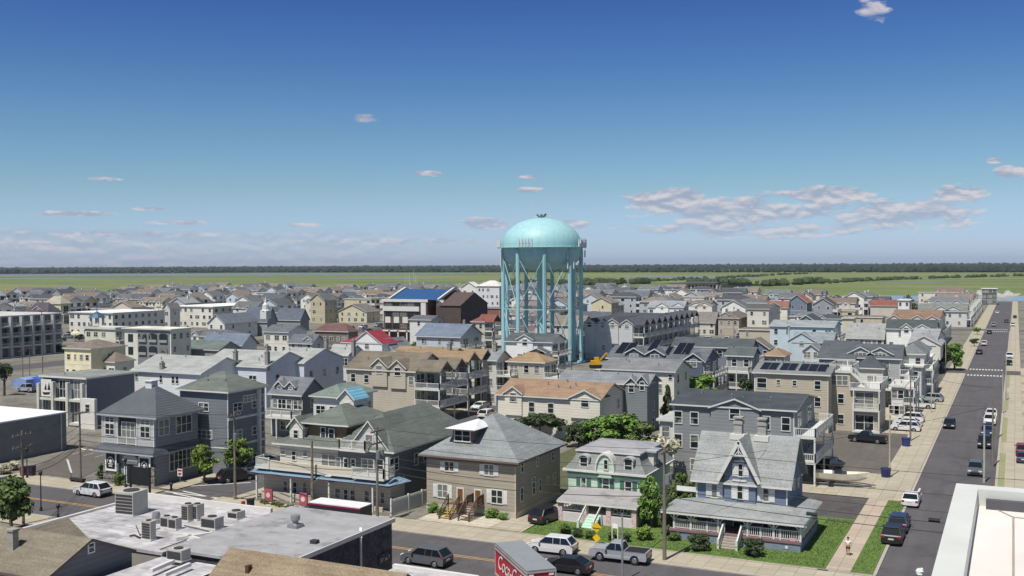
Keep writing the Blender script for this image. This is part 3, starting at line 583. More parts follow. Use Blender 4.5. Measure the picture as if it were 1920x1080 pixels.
house('condo', 'pale grey-roofed condo with white chimney and railed decks by the tan-roofed one', 2, 1640, 1800, 780, 1890, 9.0, 3, 'gx', 1.6, (206, 204, 196), (124, 130, 132), 2, 2, decks='x', dk=3.2, dmax=14, chim=[(.7, .4, 1.5)])
house('office_building', 'low building with orange-tan hip roof and grey wall of narrow windows', 6, 1165, 1500, 220, 1800, 5.5, 1, 'hip', 1.2, (132, 130, 132), (166, 126, 86), 0, 4, dmax=12, o=.3, vents=1, ww=.6, wh=2.4)
house('shop', 'small flat tan roof shed in front of the narrow-windowed grey wall', 6, 1330, 1560, 350, 1880, 3.0, 1, 'flat', .5, (120, 108, 96), (158, 122, 84), 0, 0, dmax=5, vents=0)
house('house', 'green-grey hip roof house with strip windows and white front wall', 6, 905, 1150, 320, 1435, 7.4, 2, 'hip', 1.6, (214, 216, 212), (112, 122, 116), 2, 3, o=.6, ww=1.6, wh=1.2, vents=0)
house('house', 'grey house with two small roof dormers and a white wrap balcony', 6, 520, 790, 285, 855, 7.0, 2, 'gx', 2.2, (126, 128, 132), (112, 114, 120), 4, 1, decks='f', dk=2.6, dorm=[(.22, 1.6, .4, 1.1, .7), (.6, 1.6, .4, 1.1, .7)])
# left block behind the corner office
house('apartment_house', 'tall dark blue-grey building with green hip roof and white trim bands', 0, 338, 427, 737, 496, 11.0, 3, 'hip', 2.2, (118, 122, 130), GN, 1, 2, near=True, o=.5, vents=4, ww=1.6, wh=1.0)
house('house', 'small green-roofed wing between the corner office and the tall blue-grey building', 'k', 530, 640, 505, 705, 7.2, 2, 'hip', 2.4, (100, 108, 122), GN, 0, 1, near=True, vents=0, ww=1.9)
house('townhouse_row', 'long white townhouse row with pale roof, left end', 'k', 40, 545, 243, 790, 8.2, 2, 'gx', 2.3, dmin=13, o=.5, wc=(222, 224, 224), rc=LG, nf=0, ns=2, fwin=[(.42, 6.2, .6, 1.2), (.6, 6.2, .6, 1.2), (.66, 6.2, .6, 1.2), (.05, 6.4, .6, .9)], chim=[(.4, .05, 1.0)])
house('townhouse_row', 'middle unit of the pale-roofed townhouse row with blue shaded end', 'k', 560, 1035, 195, 1255, 8.8, 2, 'gx', 2.3, (206, 212, 222), LG, 3, 2, dmin=13, chim=[(.5, .04, 2.2), (.98, .06, 2.2)], o=.4)
house('townhouse_row', 'right unit of the pale-roofed townhouse row with tall ribbed chimneys', 'k', 1060, 1320, 165, 1480, 8.8, 2, 'gx', 2.2, (206, 212, 222), LG, 1, 3, dmin=13, chim=[(-.2, .1, 2.2)], o=.3)
house('townhouse_row', 'far end unit of the pale-roofed townhouse row above the brown dormers', 'k', 1490, 1650, 105, 1770, 9.0, 3, 'gx', 1.8, (214, 216, 218), LG, 3, 1, chim=[(-.1, .1, 2.4), (1.1, .2, 2.0)], o=.3)
house('office_building', 'grey two storey office with tall white columns and a framed picture panel', 5, 385, 775, 150, 1210, 8.2, 2, 'flat', .8, (112, 116, 128), (132, 134, 130), 0, 0, o=.5, near=True, vents=1)
# left distance
T = house('hotel', 'long dark four storey hotel with balcony bays at the left edge', 0, -300, -60, 598, 115, 12.5, 4, 'flat', .5, (134, 132, 136), (188, 186, 184), 0, 9, o=.4, dmax=90, vents=0, decks='', ww=1.6)
house('motel', 'white three storey motel with window rows behind the blue cupola', 1, 520, 845, 432, 1235, 9.0, 3, 'flat', .5, (222, 220, 208), (220, 220, 216), 7, 8, vents=0, ww=1.3, dmax=95)
house('motel', 'white three storey motel further right with long pale roof', 1, 1280, 1595, 385, 1990, 9.0, 3, 'flat', .5, (222, 220, 208), (220, 220, 216), 7, 8, vents=0, ww=1.3, dmax=130)
house('commercial_building', 'small cream building carrying a blue cupola', 1, 637, 865, 552, 935, 7.0, 2, 'flat', .5, (216, 216, 198), (190, 190, 180), 4, 2, vents=0, par=.4)
house('hotel', 'cream three storey hotel with large arched window bays and pale flat roof', 1, 935, 1282, 556, 1430, 10.5, 3, 'flat', .6, (214, 214, 200), (210, 208, 194), 0, 3, o=.6, vents=0)
house('house', 'pale yellow stucco house with small windows and brown hip roof', 1, 485, 682, 702, 940, 7.4, 2, 'hip', 1.8, (226, 216, 178), (122, 112, 104), 4, 1, dmax=12, wk='plain', ww=.6, wh=1.2)
house('house', 'cream cottage with brown hip roof beside the yellow stucco house', 1, 700, 862, 800, 1005, 4.0, 1, 'hip', 2.2, (222, 218, 200), (118, 108, 100), 3, 1, wk='plain')
house('house', 'white-walled house under broad slate-blue gable roof', 1, 1522, 1815, 660, 1925, 5.0, 1, 'gx', 2.6, (208, 212, 212), (104, 114, 130), 0, 2, o=.7)
house('house', 'green-roofed low building between the arched hotel and townhouse row', 1, 1330, 1640, 705, 1800, 4.5, 1, 'gx', 2.0, (150, 150, 146), (98, 108, 104), 3, 1)
house('chapel', 'white gable-fronted chapel with long slate roof', 1, 1560, 1685, 505, 1930, 6.0, 2, 'gy', 3.2, (222, 222, 214), (100, 108, 118), 2, 2)
house('church', 'slate-roofed church with small white steeple', 2, -90, 82, 485, 150, 6.0, 1, 'gx', 5.0, (150, 156, 160), (92, 100, 112), 0, 1, vents=0)
house('church_hall', 'slate-roofed hall beside the steepled church', 2, 150, 330, 475, 390, 5.0, 1, 'gx', 4.2, (140, 146, 150), (92, 98, 110), 2, 1)
house('house', 'white-walled house with dark grey-green roof left of the maroon roof', 2, 62, 242, 572, 380, 7.0, 2, 'gx', 1.8, (220, 218, 208), (96, 102, 104), 3, 1)
house('house', 'grey-roofed house in front of the maroon-roofed hall', 2, 245, 420, 655, 515, 5.0, 2, 'gx', 2.2, (196, 196, 192), (98, 102, 110), 3, 1, dorm=[(.8, 3, .2, .9, 1.)])
house('hall', 'low hall under wide maroon hip roof', 2, 440, 690, 572, 745, 4.5, 1, 'hip', 2.6, (120, 108, 100), (104, 78, 76), 5, 2, wk='plain')
house('house', 'white house with bright red roof and large front gable', 2, 650, 935, 660, 1090, 6.8, 2, 'hip', 2.4, (226, 228, 228), (140, 52, 66), 0, 2, dorm=[(.66, 9.5, -6.5, .0, 3.2)])
house('cottage', 'white small gable cottage with grey roof beside the red-roofed house', 2, 905, 1025, 700, 1160, 5.2, 2, 'gy', 2.6, (224, 224, 222), (116, 122, 126), 1, 2)
house('house', 'wide slate-roofed house with pale front wall and gabled end chimney', 2, 1205, 1530, 607, 1690, 6.6, 2, 'gx', 3.2, (186, 192, 196), (106, 116, 132), 3, 2, chim=[(.85, .5, .8)], o=.6)
house('house', 'white blank-walled house with dark flat-pitched roof beside the brick hall', 2, 1155, 1312, 480, 1400, 8.5, 3, 'gx', 1.2, (214, 214, 210), (92, 94, 98), 1, 2, dmax=14)
house('house', 'beige flat-topped house with thin red roof edge', 2, 1452, 1615, 445, 1700, 8.0, 3, 'hip', .9, (200, 190, 158), (130, 84, 76), 1, 2, dmax=12)
house('house', 'beige house with brown-red roof and white gabled balconies beside the tower leg', 2, 1618, 1712, 497, 1790, 8.6, 3, 'hip', 1.6, (196, 188, 168), (122, 78, 72), 2, 2, decks='xr', dk=3.0)
house('house', 'tan gable-fronted hall with tall side windows', 2, 615, 830, 420, 930, 5.2, 2, 'gy', 3.4, (206, 198, 170), (112, 108, 106), 4, 3)
house('house', 'beige tall gable house with grey shaded flank', 2, 408, 515, 330, 605, 11.0, 3, 'gy', 3.0, (190, 182, 152), (98, 100, 102), 2, 3)
house('house', 'white low house with dark navy roof before the beige tall gable house', 2, 402, 525, 408, 560, 5.0, 1, 'hip', 1.8, (216, 214, 206), (72, 76, 92), 3, 1)
# far left of frame and behind the motels
house('house', 'cream house with clipped gable behind the dark hotel', 1, 335, 455, 360, 530, 9.5, 2, 'hip', 3.4, (206, 200, 164), (160, 156, 140), 2, 1)
house('house', 'house with dark purple-grey roof just behind the hotel roofline', 1, 195, 360, 425, 425, 9.0, 3, 'hip', 3.8, (170, 166, 160), (82, 76, 86), 3, 2, dorm=[(.5, 6, .1, .8, 1.6)])
house('house', 'pale pink gable house above the white motel', 1, 845, 990, 385, 1010, 8.0, 2, 'gy', 2.6, (212, 198, 186), (122, 112, 102), 1, 1)
house('house', 'white-gabled grey house between the two motels', 1, 1225, 1275, 390, 1300, 9.0, 2, 'gy', 2.0, (206, 204, 200), (110, 106, 106), 1, 1)
# right-middle
house('condo', 'long grey condo with turreted gables and receding white decks', 3, 552, 908, 520, 1335, 10.0, 3, 'gx', 2.0, (196, 198, 198), (74, 76, 84), 0, 12, decks='xr', dk=3.2, nd=10, dmax=110, dorm=[(.09, 3.1, -8.5, .6, 1.0), (.37, 2.6, -2.5, .5, .9), (.58, 3.5, -5.4, .6, 1.1), (.88, 3.4, -9.2, .4, 1.1)], fwin=[(.38, 2.6, 1, 1.5), (.6, 2.6, 1, 1.5)])
house('villa', 'white villa with pale grey roof and arched dormers behind the long condo', 3, 1022, 1285, 385, 1330, 7.5, 2, 'gx', 2.6, (236, 236, 232), (138, 142, 150), 6, 2, dorm=[(.4, 6, -3, .3, 1.6), (.85, 6, -.2, .6, 1.4)])
house('villa', 'white house with brown roof and twin gables right of the white villa', 3, 1345, 1470, 378, 1540, 8, 2, 'gx', 2.4, (224, 220, 208), (112, 106, 100), 3, 1, dorm=[(.3, 7, -3, .3, 1.5), (.8, 7, -3, .3, 1.5)])
house('house', 'tan gable house with hipped brown roof left of the white villa', 3, 595, 745, 352, 800, 8, 2, 'gy', 2.6, (208, 198, 166), (122, 116, 106), 1, 2)
house('house', 'wide house with plain brown-grey roof and white lower walls', 3, 1375, 1520, 498, 1560, 5, 2, 'gx', 3.6, (206, 200, 184), (122, 116, 112), 3, 1)
house('house', 'cream blank-walled house with dark roof edge and tiny windows', 3, 1765, 1925, 400, 2010, 10.0, 3, 'gx', 1.4, (216, 212, 198), (92, 88, 88), 2, 2)
house('house', 'brown-grey house with one white dormer above the wire crossing', 3, 1550, 1700, 470, 1790, 6.5, 2, 'hip', 2.2, (176, 166, 148), (112, 104, 98), 3, 2, dorm=[(.3, 3.4, .2, 1.2, 1.)])
house('condo', 'pale blue townhouse with bay dividers and light grey roof', 4, 18, 490, 535, 545, 9.5, 3, 'gx', 1.3, (192, 208, 216), (140, 146, 146), 5, 1, vents=2, dorm=[(.3, .3, -9, .2, .1)])
house('house', 'pale blue gabled house with arched attic window', 4, 190, 480, 650, 525, 5.6, 2, 'gx', 2.4, (186, 200, 206), (126, 134, 136), 2, 1, dmax=9, dorm=[(.22, 7.5, -5.5, .2, 2.3)])
house('house', 'pale blue little gable house with white bargeboards', 4, 262, 385, 712, 420, 5.0, 2, 'gy', 1.6, (196, 206, 208), (120, 126, 130), 2, 1)
house('house', 'house with wide pale grey roof over a white columned porch', 4, 592, 865, 612, 880, 6.6, 2, 'gx', 3.6, (218, 216, 208), (146, 148, 146), 6, 1, decks='f', dk=1.2)
house('house', 'large white house with dark green-grey roof and central bay gable', 4, 888, 1250, 553, 1275, 9.0, 3, 'gx', 2.2, (236, 236, 232), (74, 82, 80), 5, 1, dorm=[(.42, 2.8, -8, .4, 1.1), (.75, 5.2, -4, -.1, 1.4)])
house('house', 'brown-roofed house with three white dormers above the white house', 4, 915, 1275, 492, 1400, 8.0, 2, 'gx', 2.8, (206, 200, 190), (134, 110, 94), 4, 2, decks='x', dorm=[(.08, 4.5, -.2, .5, 1.3), (.57, 4.5, -.2, .5, 1.3), (.88, 4.5, -.2, .5, 1.3)])
house('house', 'hip-roofed grey house on white stilts beside the big street tree', 4, 1028, 1150, 835, 1235, 6.6, 2, 'flat', 2.0, (206, 202, 206), (206, 204, 200), 1, 3, vents=0, decks='t')
house('house', 'grey hip-roofed upper house behind the stilted deck', 4, 990, 1170, 742, 1225, 8.8, 3, 'hip', 2.0, (196, 198, 194), (112, 118, 120), 2, 1, dmax=16)
house('house', 'white-gabled house with light grey roof by the street tree', 4, 1060, 1245, 672, 1320, 7.2, 2, 'gx', 2.8, (214, 210, 202), (146, 148, 150), 2, 1, dorm=[(.6, 7.5, -3.5, .2, 2.0)])
house('condo', 'dark hip-roofed condo joined behind the tan condo, left half', 4, 385, 640, 775, 720, 9, 3, 'gx', 2.8, (126, 132, 138), (82, 86, 92), 2, 2, dorm=[])
house('condo', 'dark hip-roofed condo with twin reddish cross gables', 4, 660, 990, 770, 1022, 9.3, 3, 'gx', 2.2, (170, 172, 170), (84, 88, 94), 2, 2, dmax=16, dorm=[(.1, 4.5, .1, .7, 1.2), (.55, 4.5, .1, .7, 1.2)])
house('house', 'dark charcoal hip roof house right behind the roof deck', 4, 650, 860, 850, 955, 7.5, 2, 'hip', 2.2, (196, 196, 186), (72, 78, 84), 1, 1, dmax=7)
house('house', 'low blue-black roofed annex behind the open stair', 4, 920, 975, 935, 1045, 5.0, 1, 'hip', 1.2, (198, 198, 190), (70, 76, 88), 1, 1, dmax=6)
house('house', 'white decked house behind the row of parked white cars', 4, 930, 1010, 985, 1050, 5.6, 2, 'flat', .5, (214, 214, 210), (196, 196, 190), 2, 2, decks='xt', dk=2)
# houses lining the first street, beyond the tree
def rowcol(i):
    return [((206, 202, 192), (120, 112, 104)), ((226, 226, 220), (98, 102, 106)), ((190, 198, 204), (116, 120, 126)), ((214, 204, 178), (128, 104, 90)), ((170, 176, 184), (88, 92, 98))][i % 5]
# brick hall with blue roof
x0, x1, y0, y1 = fit(2, 957, 1285, 330, 1352, 15.0); w = x1-x0; d = y1-y0; FOOT.append(('hall', x0, x1+2, y0, y0+max(d, 40)))
d2 = max(d, 30)
T = thing('brick_hall', 'large red-brown brick hall with white bands and bright blue roof', 'hall', (x0, y0, 0))
BK = mat('hall_brick', (104, 76, 68), .85, 'plain', .12); b = MB(); b.box(0, 0, 0, w, d, 15); b.build('wall', BK, T)
for (za, zb, xa, xb) in ((14.2, 15.2, -.3, w+.3), (10.9, 12.6, 0, w*.82)): b = MB(); b.box(xa, -.35, za, xb, -.003, zb); b.build('white_band', WHITE, T)
for k in range(5):
    window(T, w*(.06+.17*k)+1, 0, 12.7, 2.6, 1.4, 'f', 'dark'); window(T, w*(.06+.17*k)+1, 0, 8.9, 2.6, 1.6, 'f', 'dark'); window(T, w*(.06+.17*k)+1, 0, 4.6, 2.6, 1.8, 'f', 'dark')
    b = MB(); b.box(-1.1, -.2, 0, 1.1, -.003, 2.2); b.build('white_panel', WHITE, T, (w*(.1+.2*k), 0, 6.6))
b = MB(); b.box(w*.86, -.25, 7, w*.97, -.003, 14.0); b.build('white_panel', WHITE, T)
xr0, yr = FY(zu(2, 1040), zv(2, 300), y0+2); s_ = .55
b = MB(); xa, xb = 1.5, solve_x(zu(2, 1385), y0+4, 15.5)-x0; rr = 9.5
b.prism([(2, 14.9), (13, 14.9+3.6), (24, 14.9)], xa, xb, 'x', 0, 1, [0, 1, 1]); b.build('roof', [mat('blue_roof', (48, 86, 132), .5, 'seam'), BK], T)
for xx in (xa-.6, xb): b = MB(); b.bar((xx+.3, 1.6, 15.0), (xx+.3, 13, 18.8), .7, .8); b.bar((xx+.3, 13, 18.8), (xx+.3, 24.2, 15.0), .7, .8); b.build('gable_coping', WHITE, T)
b = MB(); b.box(xb-1, 2.4, 0, xb+9, 23, 13); b.prism([(2, 13), (13, 17.5), (24, 13)], xb+.7, xb+9, 'x'); b.build('rear_wing', mat('hall_brown', (86, 74, 70), .85), T)
for k in range(5): b = MB(); b.box(-.6, -1.6, 0, -.1, -1.1, 3.6); b.box(-.7, -1.7, 3.6, 3.6, 0, 4.0); b.build('portico', WHITE, T, (w*.2*k, 0, 0))
house('long_hall', 'low red-brick building under long flat navy blue roof', 2, 1350, 1830, 393, 1850, 7.0, 1, 'flat', .5, (134, 90, 80), (50, 66, 120), 0, 0, vents=0, wk='plain')
house('apartment_block', 'white mansard apartment block far behind the brick hall', 2, 1655, 1825, 228, 1890, 15, 4, 'hip', 3.0, (214, 214, 214), (200, 198, 190), 5, 2, dmax=60)
house('apartment_block', 'white gabled block next to the far mansard apartment block', 2, 1540, 1655, 236, 1670, 14, 3, 'gy', 3, (226, 224, 218), (206, 204, 196), 2, 1)
# house at the water end of the first street
house('house', 'black-and-white four storey house standing at the water end of the street', 0, 1841, 1869, 542, 1872, 10, 3, 'flat', .6, (84, 88, 92), (206, 204, 200), 3, 1, ww=2.2, wh=1.9, vents=0, dmax=14)
house('house', 'brick-red flat-roofed building by the canal', 4, 770, 962, 372, 972, 5.5, 2, 'gx', 2.6, (196, 190, 180), (124, 82, 74), 0, 1, dmax=22)
house('house', 'white tall narrow house left of the evergreen clump', 4, 975, 1060, 335, 1080, 10, 3, 'flat', .5, (230, 230, 224), (206, 206, 200), 2, 1, dmax=14)
house('house', 'grey-roofed house with three white dormers by the canal', 4, 1130, 1490, 418, 1520, 6.5, 2, 'gx', 2.8, (206, 206, 202), (116, 120, 116), 4, 1, dmax=18, dorm=[(.47, 6, -.2, .6, 1.6), (.72, 6, -.2, .6, 1.6)])
house('house', 'blue-grey gable house far right of the pale townhouse', 4, 145, 290, 350, 330, 8.0, 2, 'gy', 3.6, (120, 134, 150), (140, 96, 84), 2, 1, dmax=18)
house('house', 'cream house with twin white arches and brown roof at the mid distance', 4, 0, 145, 385, 160, 8.5, 2, 'gx', 2.4, (228, 222, 202), (128, 92, 78), 3, 2, dmax=20, dorm=[(.3, 6, -2, .4, 1.7)])
house('house', 'cream-sided box house behind the pale blue gable', 4, 560, 640, 470, 655, 8.5, 3, 'flat', .5, (206, 198, 170), (150, 152, 150), 0, 1, dmax=14)

# balcony bays of the dark hotel (its visible flank faces +X)
T = [o for o in COL.objects if o.get('label', '').startswith('long dark four storey')][0]
for ch in [c for c in T.children if c.name.startswith('window')]: bpy.data.objects.remove(ch)
f_ = [f for f in FOOT if f[0].startswith('long dark four storey')][0]; w, d = f_[2]-f_[1], f_[4]-f_[3]
for k in range(8):
    y = d*(.06+.117*k)
    b = MB(); b.box(w+.01, y-.45, 0, w+1.6, y+.25, 12.4); b.build('pier', mat('hotel_pier', (176, 174, 176), .7), T)
    for s_ in range(4):
        z = 3.1*s_; q = deck(T, w+.02, y+.3, w+1.3, y+d*.117-.5, z+.35, 'r' if s_ else '', .3, []); window(T, w, y+d*.055, z+.5, 2.3, 2.1, 's', 'dark', False, 'balcony_door')
T = [o for o in COL.objects if o.get('label', '').startswith('cream three storey hotel')][0]; f_ = [f for f in FOOT if f[0].startswith('cream three storey')][0]; w = f_[2]-f_[1]
b = MB(); b.box(w*.29, -.12, .3, w*.97, -.004, 10.2); b.build('bay_panel', mat('bay_grey', (124, 128, 130), .7), T)
for s_ in range(2):
    for k in range(3):
        x = w*(.4+.225*k); b = MB(); z0, z1 = 3.6+3.5*s_, 6.0+3.5*s_; r = w*.085; b.prism([(x-r, z0), (x+r, z0), (x+r, z1-.4), (x+r*.6, z1), (x-r*.6, z1), (x-r, z1-.4)], -.3, -.121, 'y'); b.build('arched_bay', GLASS, T)
        b = MB(); b.box(x-r, -.5, z0, x+r, -.44, z0+.7); b.build('bay_railing', mat('bay_rail', (150, 152, 150), .6), T)
    window(T, w*.13, 0, 3.6+3.5*s_, 1.6, 1.9, 'f', 'dark')

T = [o for o in COL.objects if o.get('label', '').startswith('tall dark blue-grey building')][0]; f_ = [f for f in FOOT if f[0].startswith('tall dark blue-grey')][0]; w, d = f_[2]-f_[1], f_[4]-f_[3]
for z in (3.7, 7.3): b = MB(); b.box(w+.003, 0, z, w+.12, d, z+.3); b.build('trim_band', WHITE, T)
b = MB(); b.box(w+.003, d-1.7, 0, w+.5, d-1.35, 10.9); b.build('corner_column', WHITE, T)
for z in (1.2, 4.9, 8.5): window(T, w, d-.7, z, .8, 1.5, 's', '', True)
window(T, w, d*.62, 9.4, d*.42, .8, 's', 'pair', True, 'strip_window')
# ---------------------------------------------------------------- front row houses
def fpt(z, u, v, y): return FY(zu(z, u), zv(z, v), y)
def fwinpx(T, ox, oy, z, u0, v0, u1, v1, style='', sh=None, near=True, name='window', y=None):
    """window on the front wall (plane Y = oy) spanning pixel box"""
    Y = oy if y is None else y
    xa, za = fpt(z, u0, (v0+v1)/2, Y); xb, _ = fpt(z, u1, (v0+v1)/2, Y); _, zt = fpt(z, (u0+u1)/2, v0, Y); _, zb = fpt(z, (u0+u1)/2, v1, Y)
    w = xb-xa-.2; h = zt-zb-.2
    o = window(T, (xa+xb)/2-ox, Y-oy, zb+.1, round(w, 1), round(h, 1), 'f', style, near, name)
    if sh: shutters(T, (xa+xb)/2-ox, Y-oy, zb+.1, round(w, 1), round(h, 1), sh)
    return o
def swinpx(T, X, oy, z, u0, v0, u1, v1, style='', near=True):
    ya, _ = FX(zu(z, u0), zv(z, (v0+v1)/2), X); yb, _ = FX(zu(z, u1), zv(z, (v0+v1)/2), X); _, zt = FX(zu(z, (u0+u1)/2), zv(z, v0), X); _, zb = FX(zu(z, (u0+u1)/2), zv(z, v1), X)
    return ((ya+yb)/2-oy, zb+.1, round(yb-ya-.2, 1), round(zt-zb-.2, 1))
def sideset(T, w, oy, X, z, boxes, style=''):
    for bx in boxes:
        y, zb, ww, hh = swinpx(T, X, oy, z, *bx); window(T, w, y, zb, max(.4, ww), max(.4, hh), 's', style, True)
WSH = mat('shutter_white', (214, 214, 210), .6)
# --- tan double house
x1, y0 = -48.9, 101.6; h = 6.2; x0 = solve_x(800, y0, 3); w = x1-x0; y1 = solve_y(1050, x1, 6); d = y1-y0
FOOT.append(('tan', x0, x1, y0, y1))
T = thing('duplex_house', 'tan two storey double house with grey hip roof, white shutters and two brown stairs', 'house', (x0, y0, 0))
TW = wallm((168, 159, 143)); b = MB(); walls(b, w, d, h, 'flat', 0); b.build('wall', TW, T)
b = MB(); b.box(-.03, -.04, 0, w+.03, d, .75); b.build('foundation', mat('foundation_pale', (186, 180, 168), .9), T)
rise = 4.15; b = MB(); roof_hip(b, w, d, h, rise, .7); RF = b.build('roof', [roofm((128, 132, 132)), mat('soffit_brown', (116, 100, 92), .7)], T)
b = MB(); b.box(-.02, -.06, h-.35, w+.02, -.003, h-.003); b.box(w+.003, 0, h-.35, w+.05, d, h-.003); b.build('frieze_board', mat('soffit_brown', (116, 100, 92), .7), T)
for (u, v0, v1) in ((170, 55, 145), (248, 90, 180)): pass
for bx in ((160, 45, 250, 140), (515, 75, 608, 178)): fwinpx(T, x0, y0, 12, *bx, 'pair', WSH)
for bx in ((95, 250, 195, 378), (580, 298, 688, 432)): fwinpx(T, x0, y0, 12, *bx, 'pair', WSH)
for (u0, u1, v0, v1) in ((270, 338, 280, 440), (428, 498, 295, 450)):
    xa, zt = fpt(12, u0, v0, y0); xb, zb = fpt(12, u1, v1, y0); b = MB(); b.box(0, -.06, 0, .14, 0, zt-zb); b.box(xb-xa-.14, -.06, 0, xb-xa, 0, zt-zb); b.box(.14, -.06, zt-zb-.14, xb-xa-.14, 0, zt-zb)
    D = b.build('door', WHITE, T, (xa-x0, -.004, zb)); b = MB(); b.box(.14, -.03, 0, xb-xa-.14, -.005, zt-zb-.14); b.build('door_leaf', mat('door_brown', (120, 84, 48), .5), D)
DKW = mat('deck_wood', (104, 82, 70), .8, 'plain', .2, 2); DKY = mat('stair_wood', (170, 140, 72), .8, 'plain', .15, 2)
def steps(x, wid, ztop, n, dirx, y, nm):
    S_ = thing_part(nm, T); b = MB(); b.box(0, -1.4, ztop-.12, wid, -.02, ztop); b.build('landing', DKW, S_)
    return S_
def part_empty(name, par, loc): o = bpy.data.objects.new(name, None); COL.objects.link(o); o.parent = par; o.location = loc; return o
for (ua, ub, v) in ((272, 345, 445), (430, 500, 452)):
    xa, zt = fpt(12, ua, v, y0); xb, _ = fpt(12, ub, v, y0); wd_ = xb-xa+.3; b = MB(); xa -= x0+.15; zt = 1.45
    b.box(xa, -1.5, zt-.12, xa+wd_, -.06, zt); L_ = b.build('stair_landing', DKW, T)
    b = MB(); n = 7
    sx, sy = (xa-.1, -1.5) 
    if ua == 272:
        for k in range(n): b.box(xa-.1, -1.5-.3*(k+1), zt-(k+1)*zt/(n+.2)-.05, xa+wd_-.1, -1.5-.3*k, zt-(k+1)*zt/(n+.2)); 
        b.build('stair_flight', DKY, L_); r = MB()
        for xx in (xa-.1, xa+wd_-.1):
            r.bar((xx, -1.5, zt+.95), (xx, -1.5-.3*n, .95), .08); r.bar((xx, -1.5, zt+.1), (xx, -1.5-.3*n, .15), .08)
            for k in range(n+1): r.bar((xx, -1.5-.3*k, zt-k*zt/n+.1), (xx, -1.5-.3*k, zt-k*zt/n+.95), .05)
        for xx in (xa-.1, xa+wd_-.1): r.box(xx-.06, -1.56-.3*n, 0, xx+.06, -1.44-.3*n, 1.05); r.box(xx-.06, -1.56, 0, xx+.06, -1.44, zt+1)
    else:
        for k in range(n): b.box(xa+wd_*0, -1.45-.28*(k+1), zt-(k+1)*zt/(n+.2)-.05, xa+wd_-.05, -1.45-.28*k, zt-(k+1)*zt/(n+.2))
        b.build('stair_flight', DKW, L_); r = MB(); rail(r, [(xa, -.1), (xa, -1.45)], zt, .95, .15); rail(r, [(xa+wd_, -.1), (xa+wd_, -1.45)], zt, .95, .15)
        for xx in (xa, xa+wd_): r.bar((xx, -1.5, zt+.95), (xx, -1.5-.28*n, .95), .08); r.box(xx-.06, -1.56-.28*n, 0, xx+.06, -1.44-.28*n, 1.05)
        for xx in (xa, xa+wd_):
            for k in range(1, n): r.bar((xx, -1.5-.28*k, zt-k*zt/n+.1), (xx, -1.5-.28*k, zt-k*zt/n+.95), .05)
    r.build('railing', DKW, L_)
# dormer with white metal hip roof
dx, dz = fpt(7, 380, 800, y0); s_ = rise/(min(w, d)/2); cx = w*.36; dy = 1.15; zb = h+.2+s_*(dy+.7)*.95
b = MB(); b.box(cx-1.25, dy, zb-.8, cx+1.25, dy+3.4, zb+1.6); D = b.build('dormer', mat('soffit_brown', (116, 100, 92), .7), T)
b = MB(); X0, X1, Y0, Y1, ze = cx-1.95, cx+1.95, dy-.7, dy+3.9, zb+1.65
A = (cx+.5, dy+3.0, ze+.75)
for q in ([(X0, Y0, ze), (X1, Y0, ze), A], [(X1, Y0, ze), (X1, Y1, ze), A], [(X0, Y1, ze), (X0, Y0, ze), A], [(X1, Y1, ze), (X0, Y1, ze), A]): b.poly(q)
b.box(X0+.01, Y0+.01, ze-.14, X1-.01, Y1-.01, ze-.01, 1); b.build('dormer_roof', [mat('white_metal_roof', (222, 224, 226), .35), mat('soffit_brown', (116, 100, 92), .7)], D)
window(D, cx, dy, zb+.25, 1.9, 1.15, 'f', 'pair', True)
sideset(T, w, y0, x1, 7, [(845, 880, 868, 990), (985, 850, 1005, 935), (1122, 800, 1142, 885), (945, 1040, 975, 1075)]); sideset(T, w, y0, x1, 12, [(840, 280, 868, 410), (950, 225, 975, 350), (1008, 200, 1030, 320), (1135, 145, 1158, 260), (1085, 205, 1095, 228)])
b = MB(); b.box(w-.1, -.06, 0, w+.03, .06, h-.36); b.build('corner_trim', mat('beige_trim', (196, 186, 168), .7), T)
# --- blue Victorian with wrap-round porch
yw = 104.4; px0, px1, py0 = -31.3, -18.4, 101.0
hx0, _ = fpt(13, 510, 250, yw); hx1, _ = fpt(13, 1325, 430, yw); hh = 7.2; w = hx1-hx0
_, ze_ = fpt(13, 1325, 260, yw); hh = ze_+.15
d = 7.6; FOOT.append(('blue', px0, px1, py0, yw+d+5))
T = thing('victorian_house', 'blue clapboard Victorian house with steep white-edged centre gable and wrap-around porch', 'house', (hx0, yw, 0))
BW = wallm((112, 126, 148)); rise = 3.9; b = MB(); walls(b, w, d, hh, 'gx', rise); b.build('wall', BW, T)
GRF = roofm((140, 143, 142)); b = MB(); roof_gx(b, w, d, hh, rise, .55); RF = b.build('roof', [GRF, WHITE], T)
s_ = rise/(d/2)
# centre gable: outline from the photo
gxa, gza = fpt(13, 715, 210, yw-.3); gxb, gzb = fpt(13, 1085, 245, yw-.3); gxc, gzc = fpt(13, 898, -90, yw-.3)
cx = (gxa+gxb)/2-hx0; GHW = (gxb-gxa)/2; zg0 = (gza+gzb)/2-.1; ztop = hh+rise-.05; o = .5; gw = GHW-o; zgw = zg0+(ztop-zg0)*o/GHW
b = MB(); yb = d/2
b.poly([(cx-gw, -.3, hh-1.0), (cx+gw, -.3, hh-1.0), (cx+gw, -.3, zgw), (cx, -.3, ztop), (cx-gw, -.3, zgw)]); b.box(cx-gw, -.299, 3.6, cx+gw, -.01, hh-.98); b.poly([(cx+gw, -.3, hh-1), (cx+gw, 1, hh-1), (cx+gw, 1, zgw), (cx+gw, -.3, zgw)])
G = b.build('centre_gable', BW, T); b = MB(); zo = zg0; sl_ = (ztop-zo)/GHW
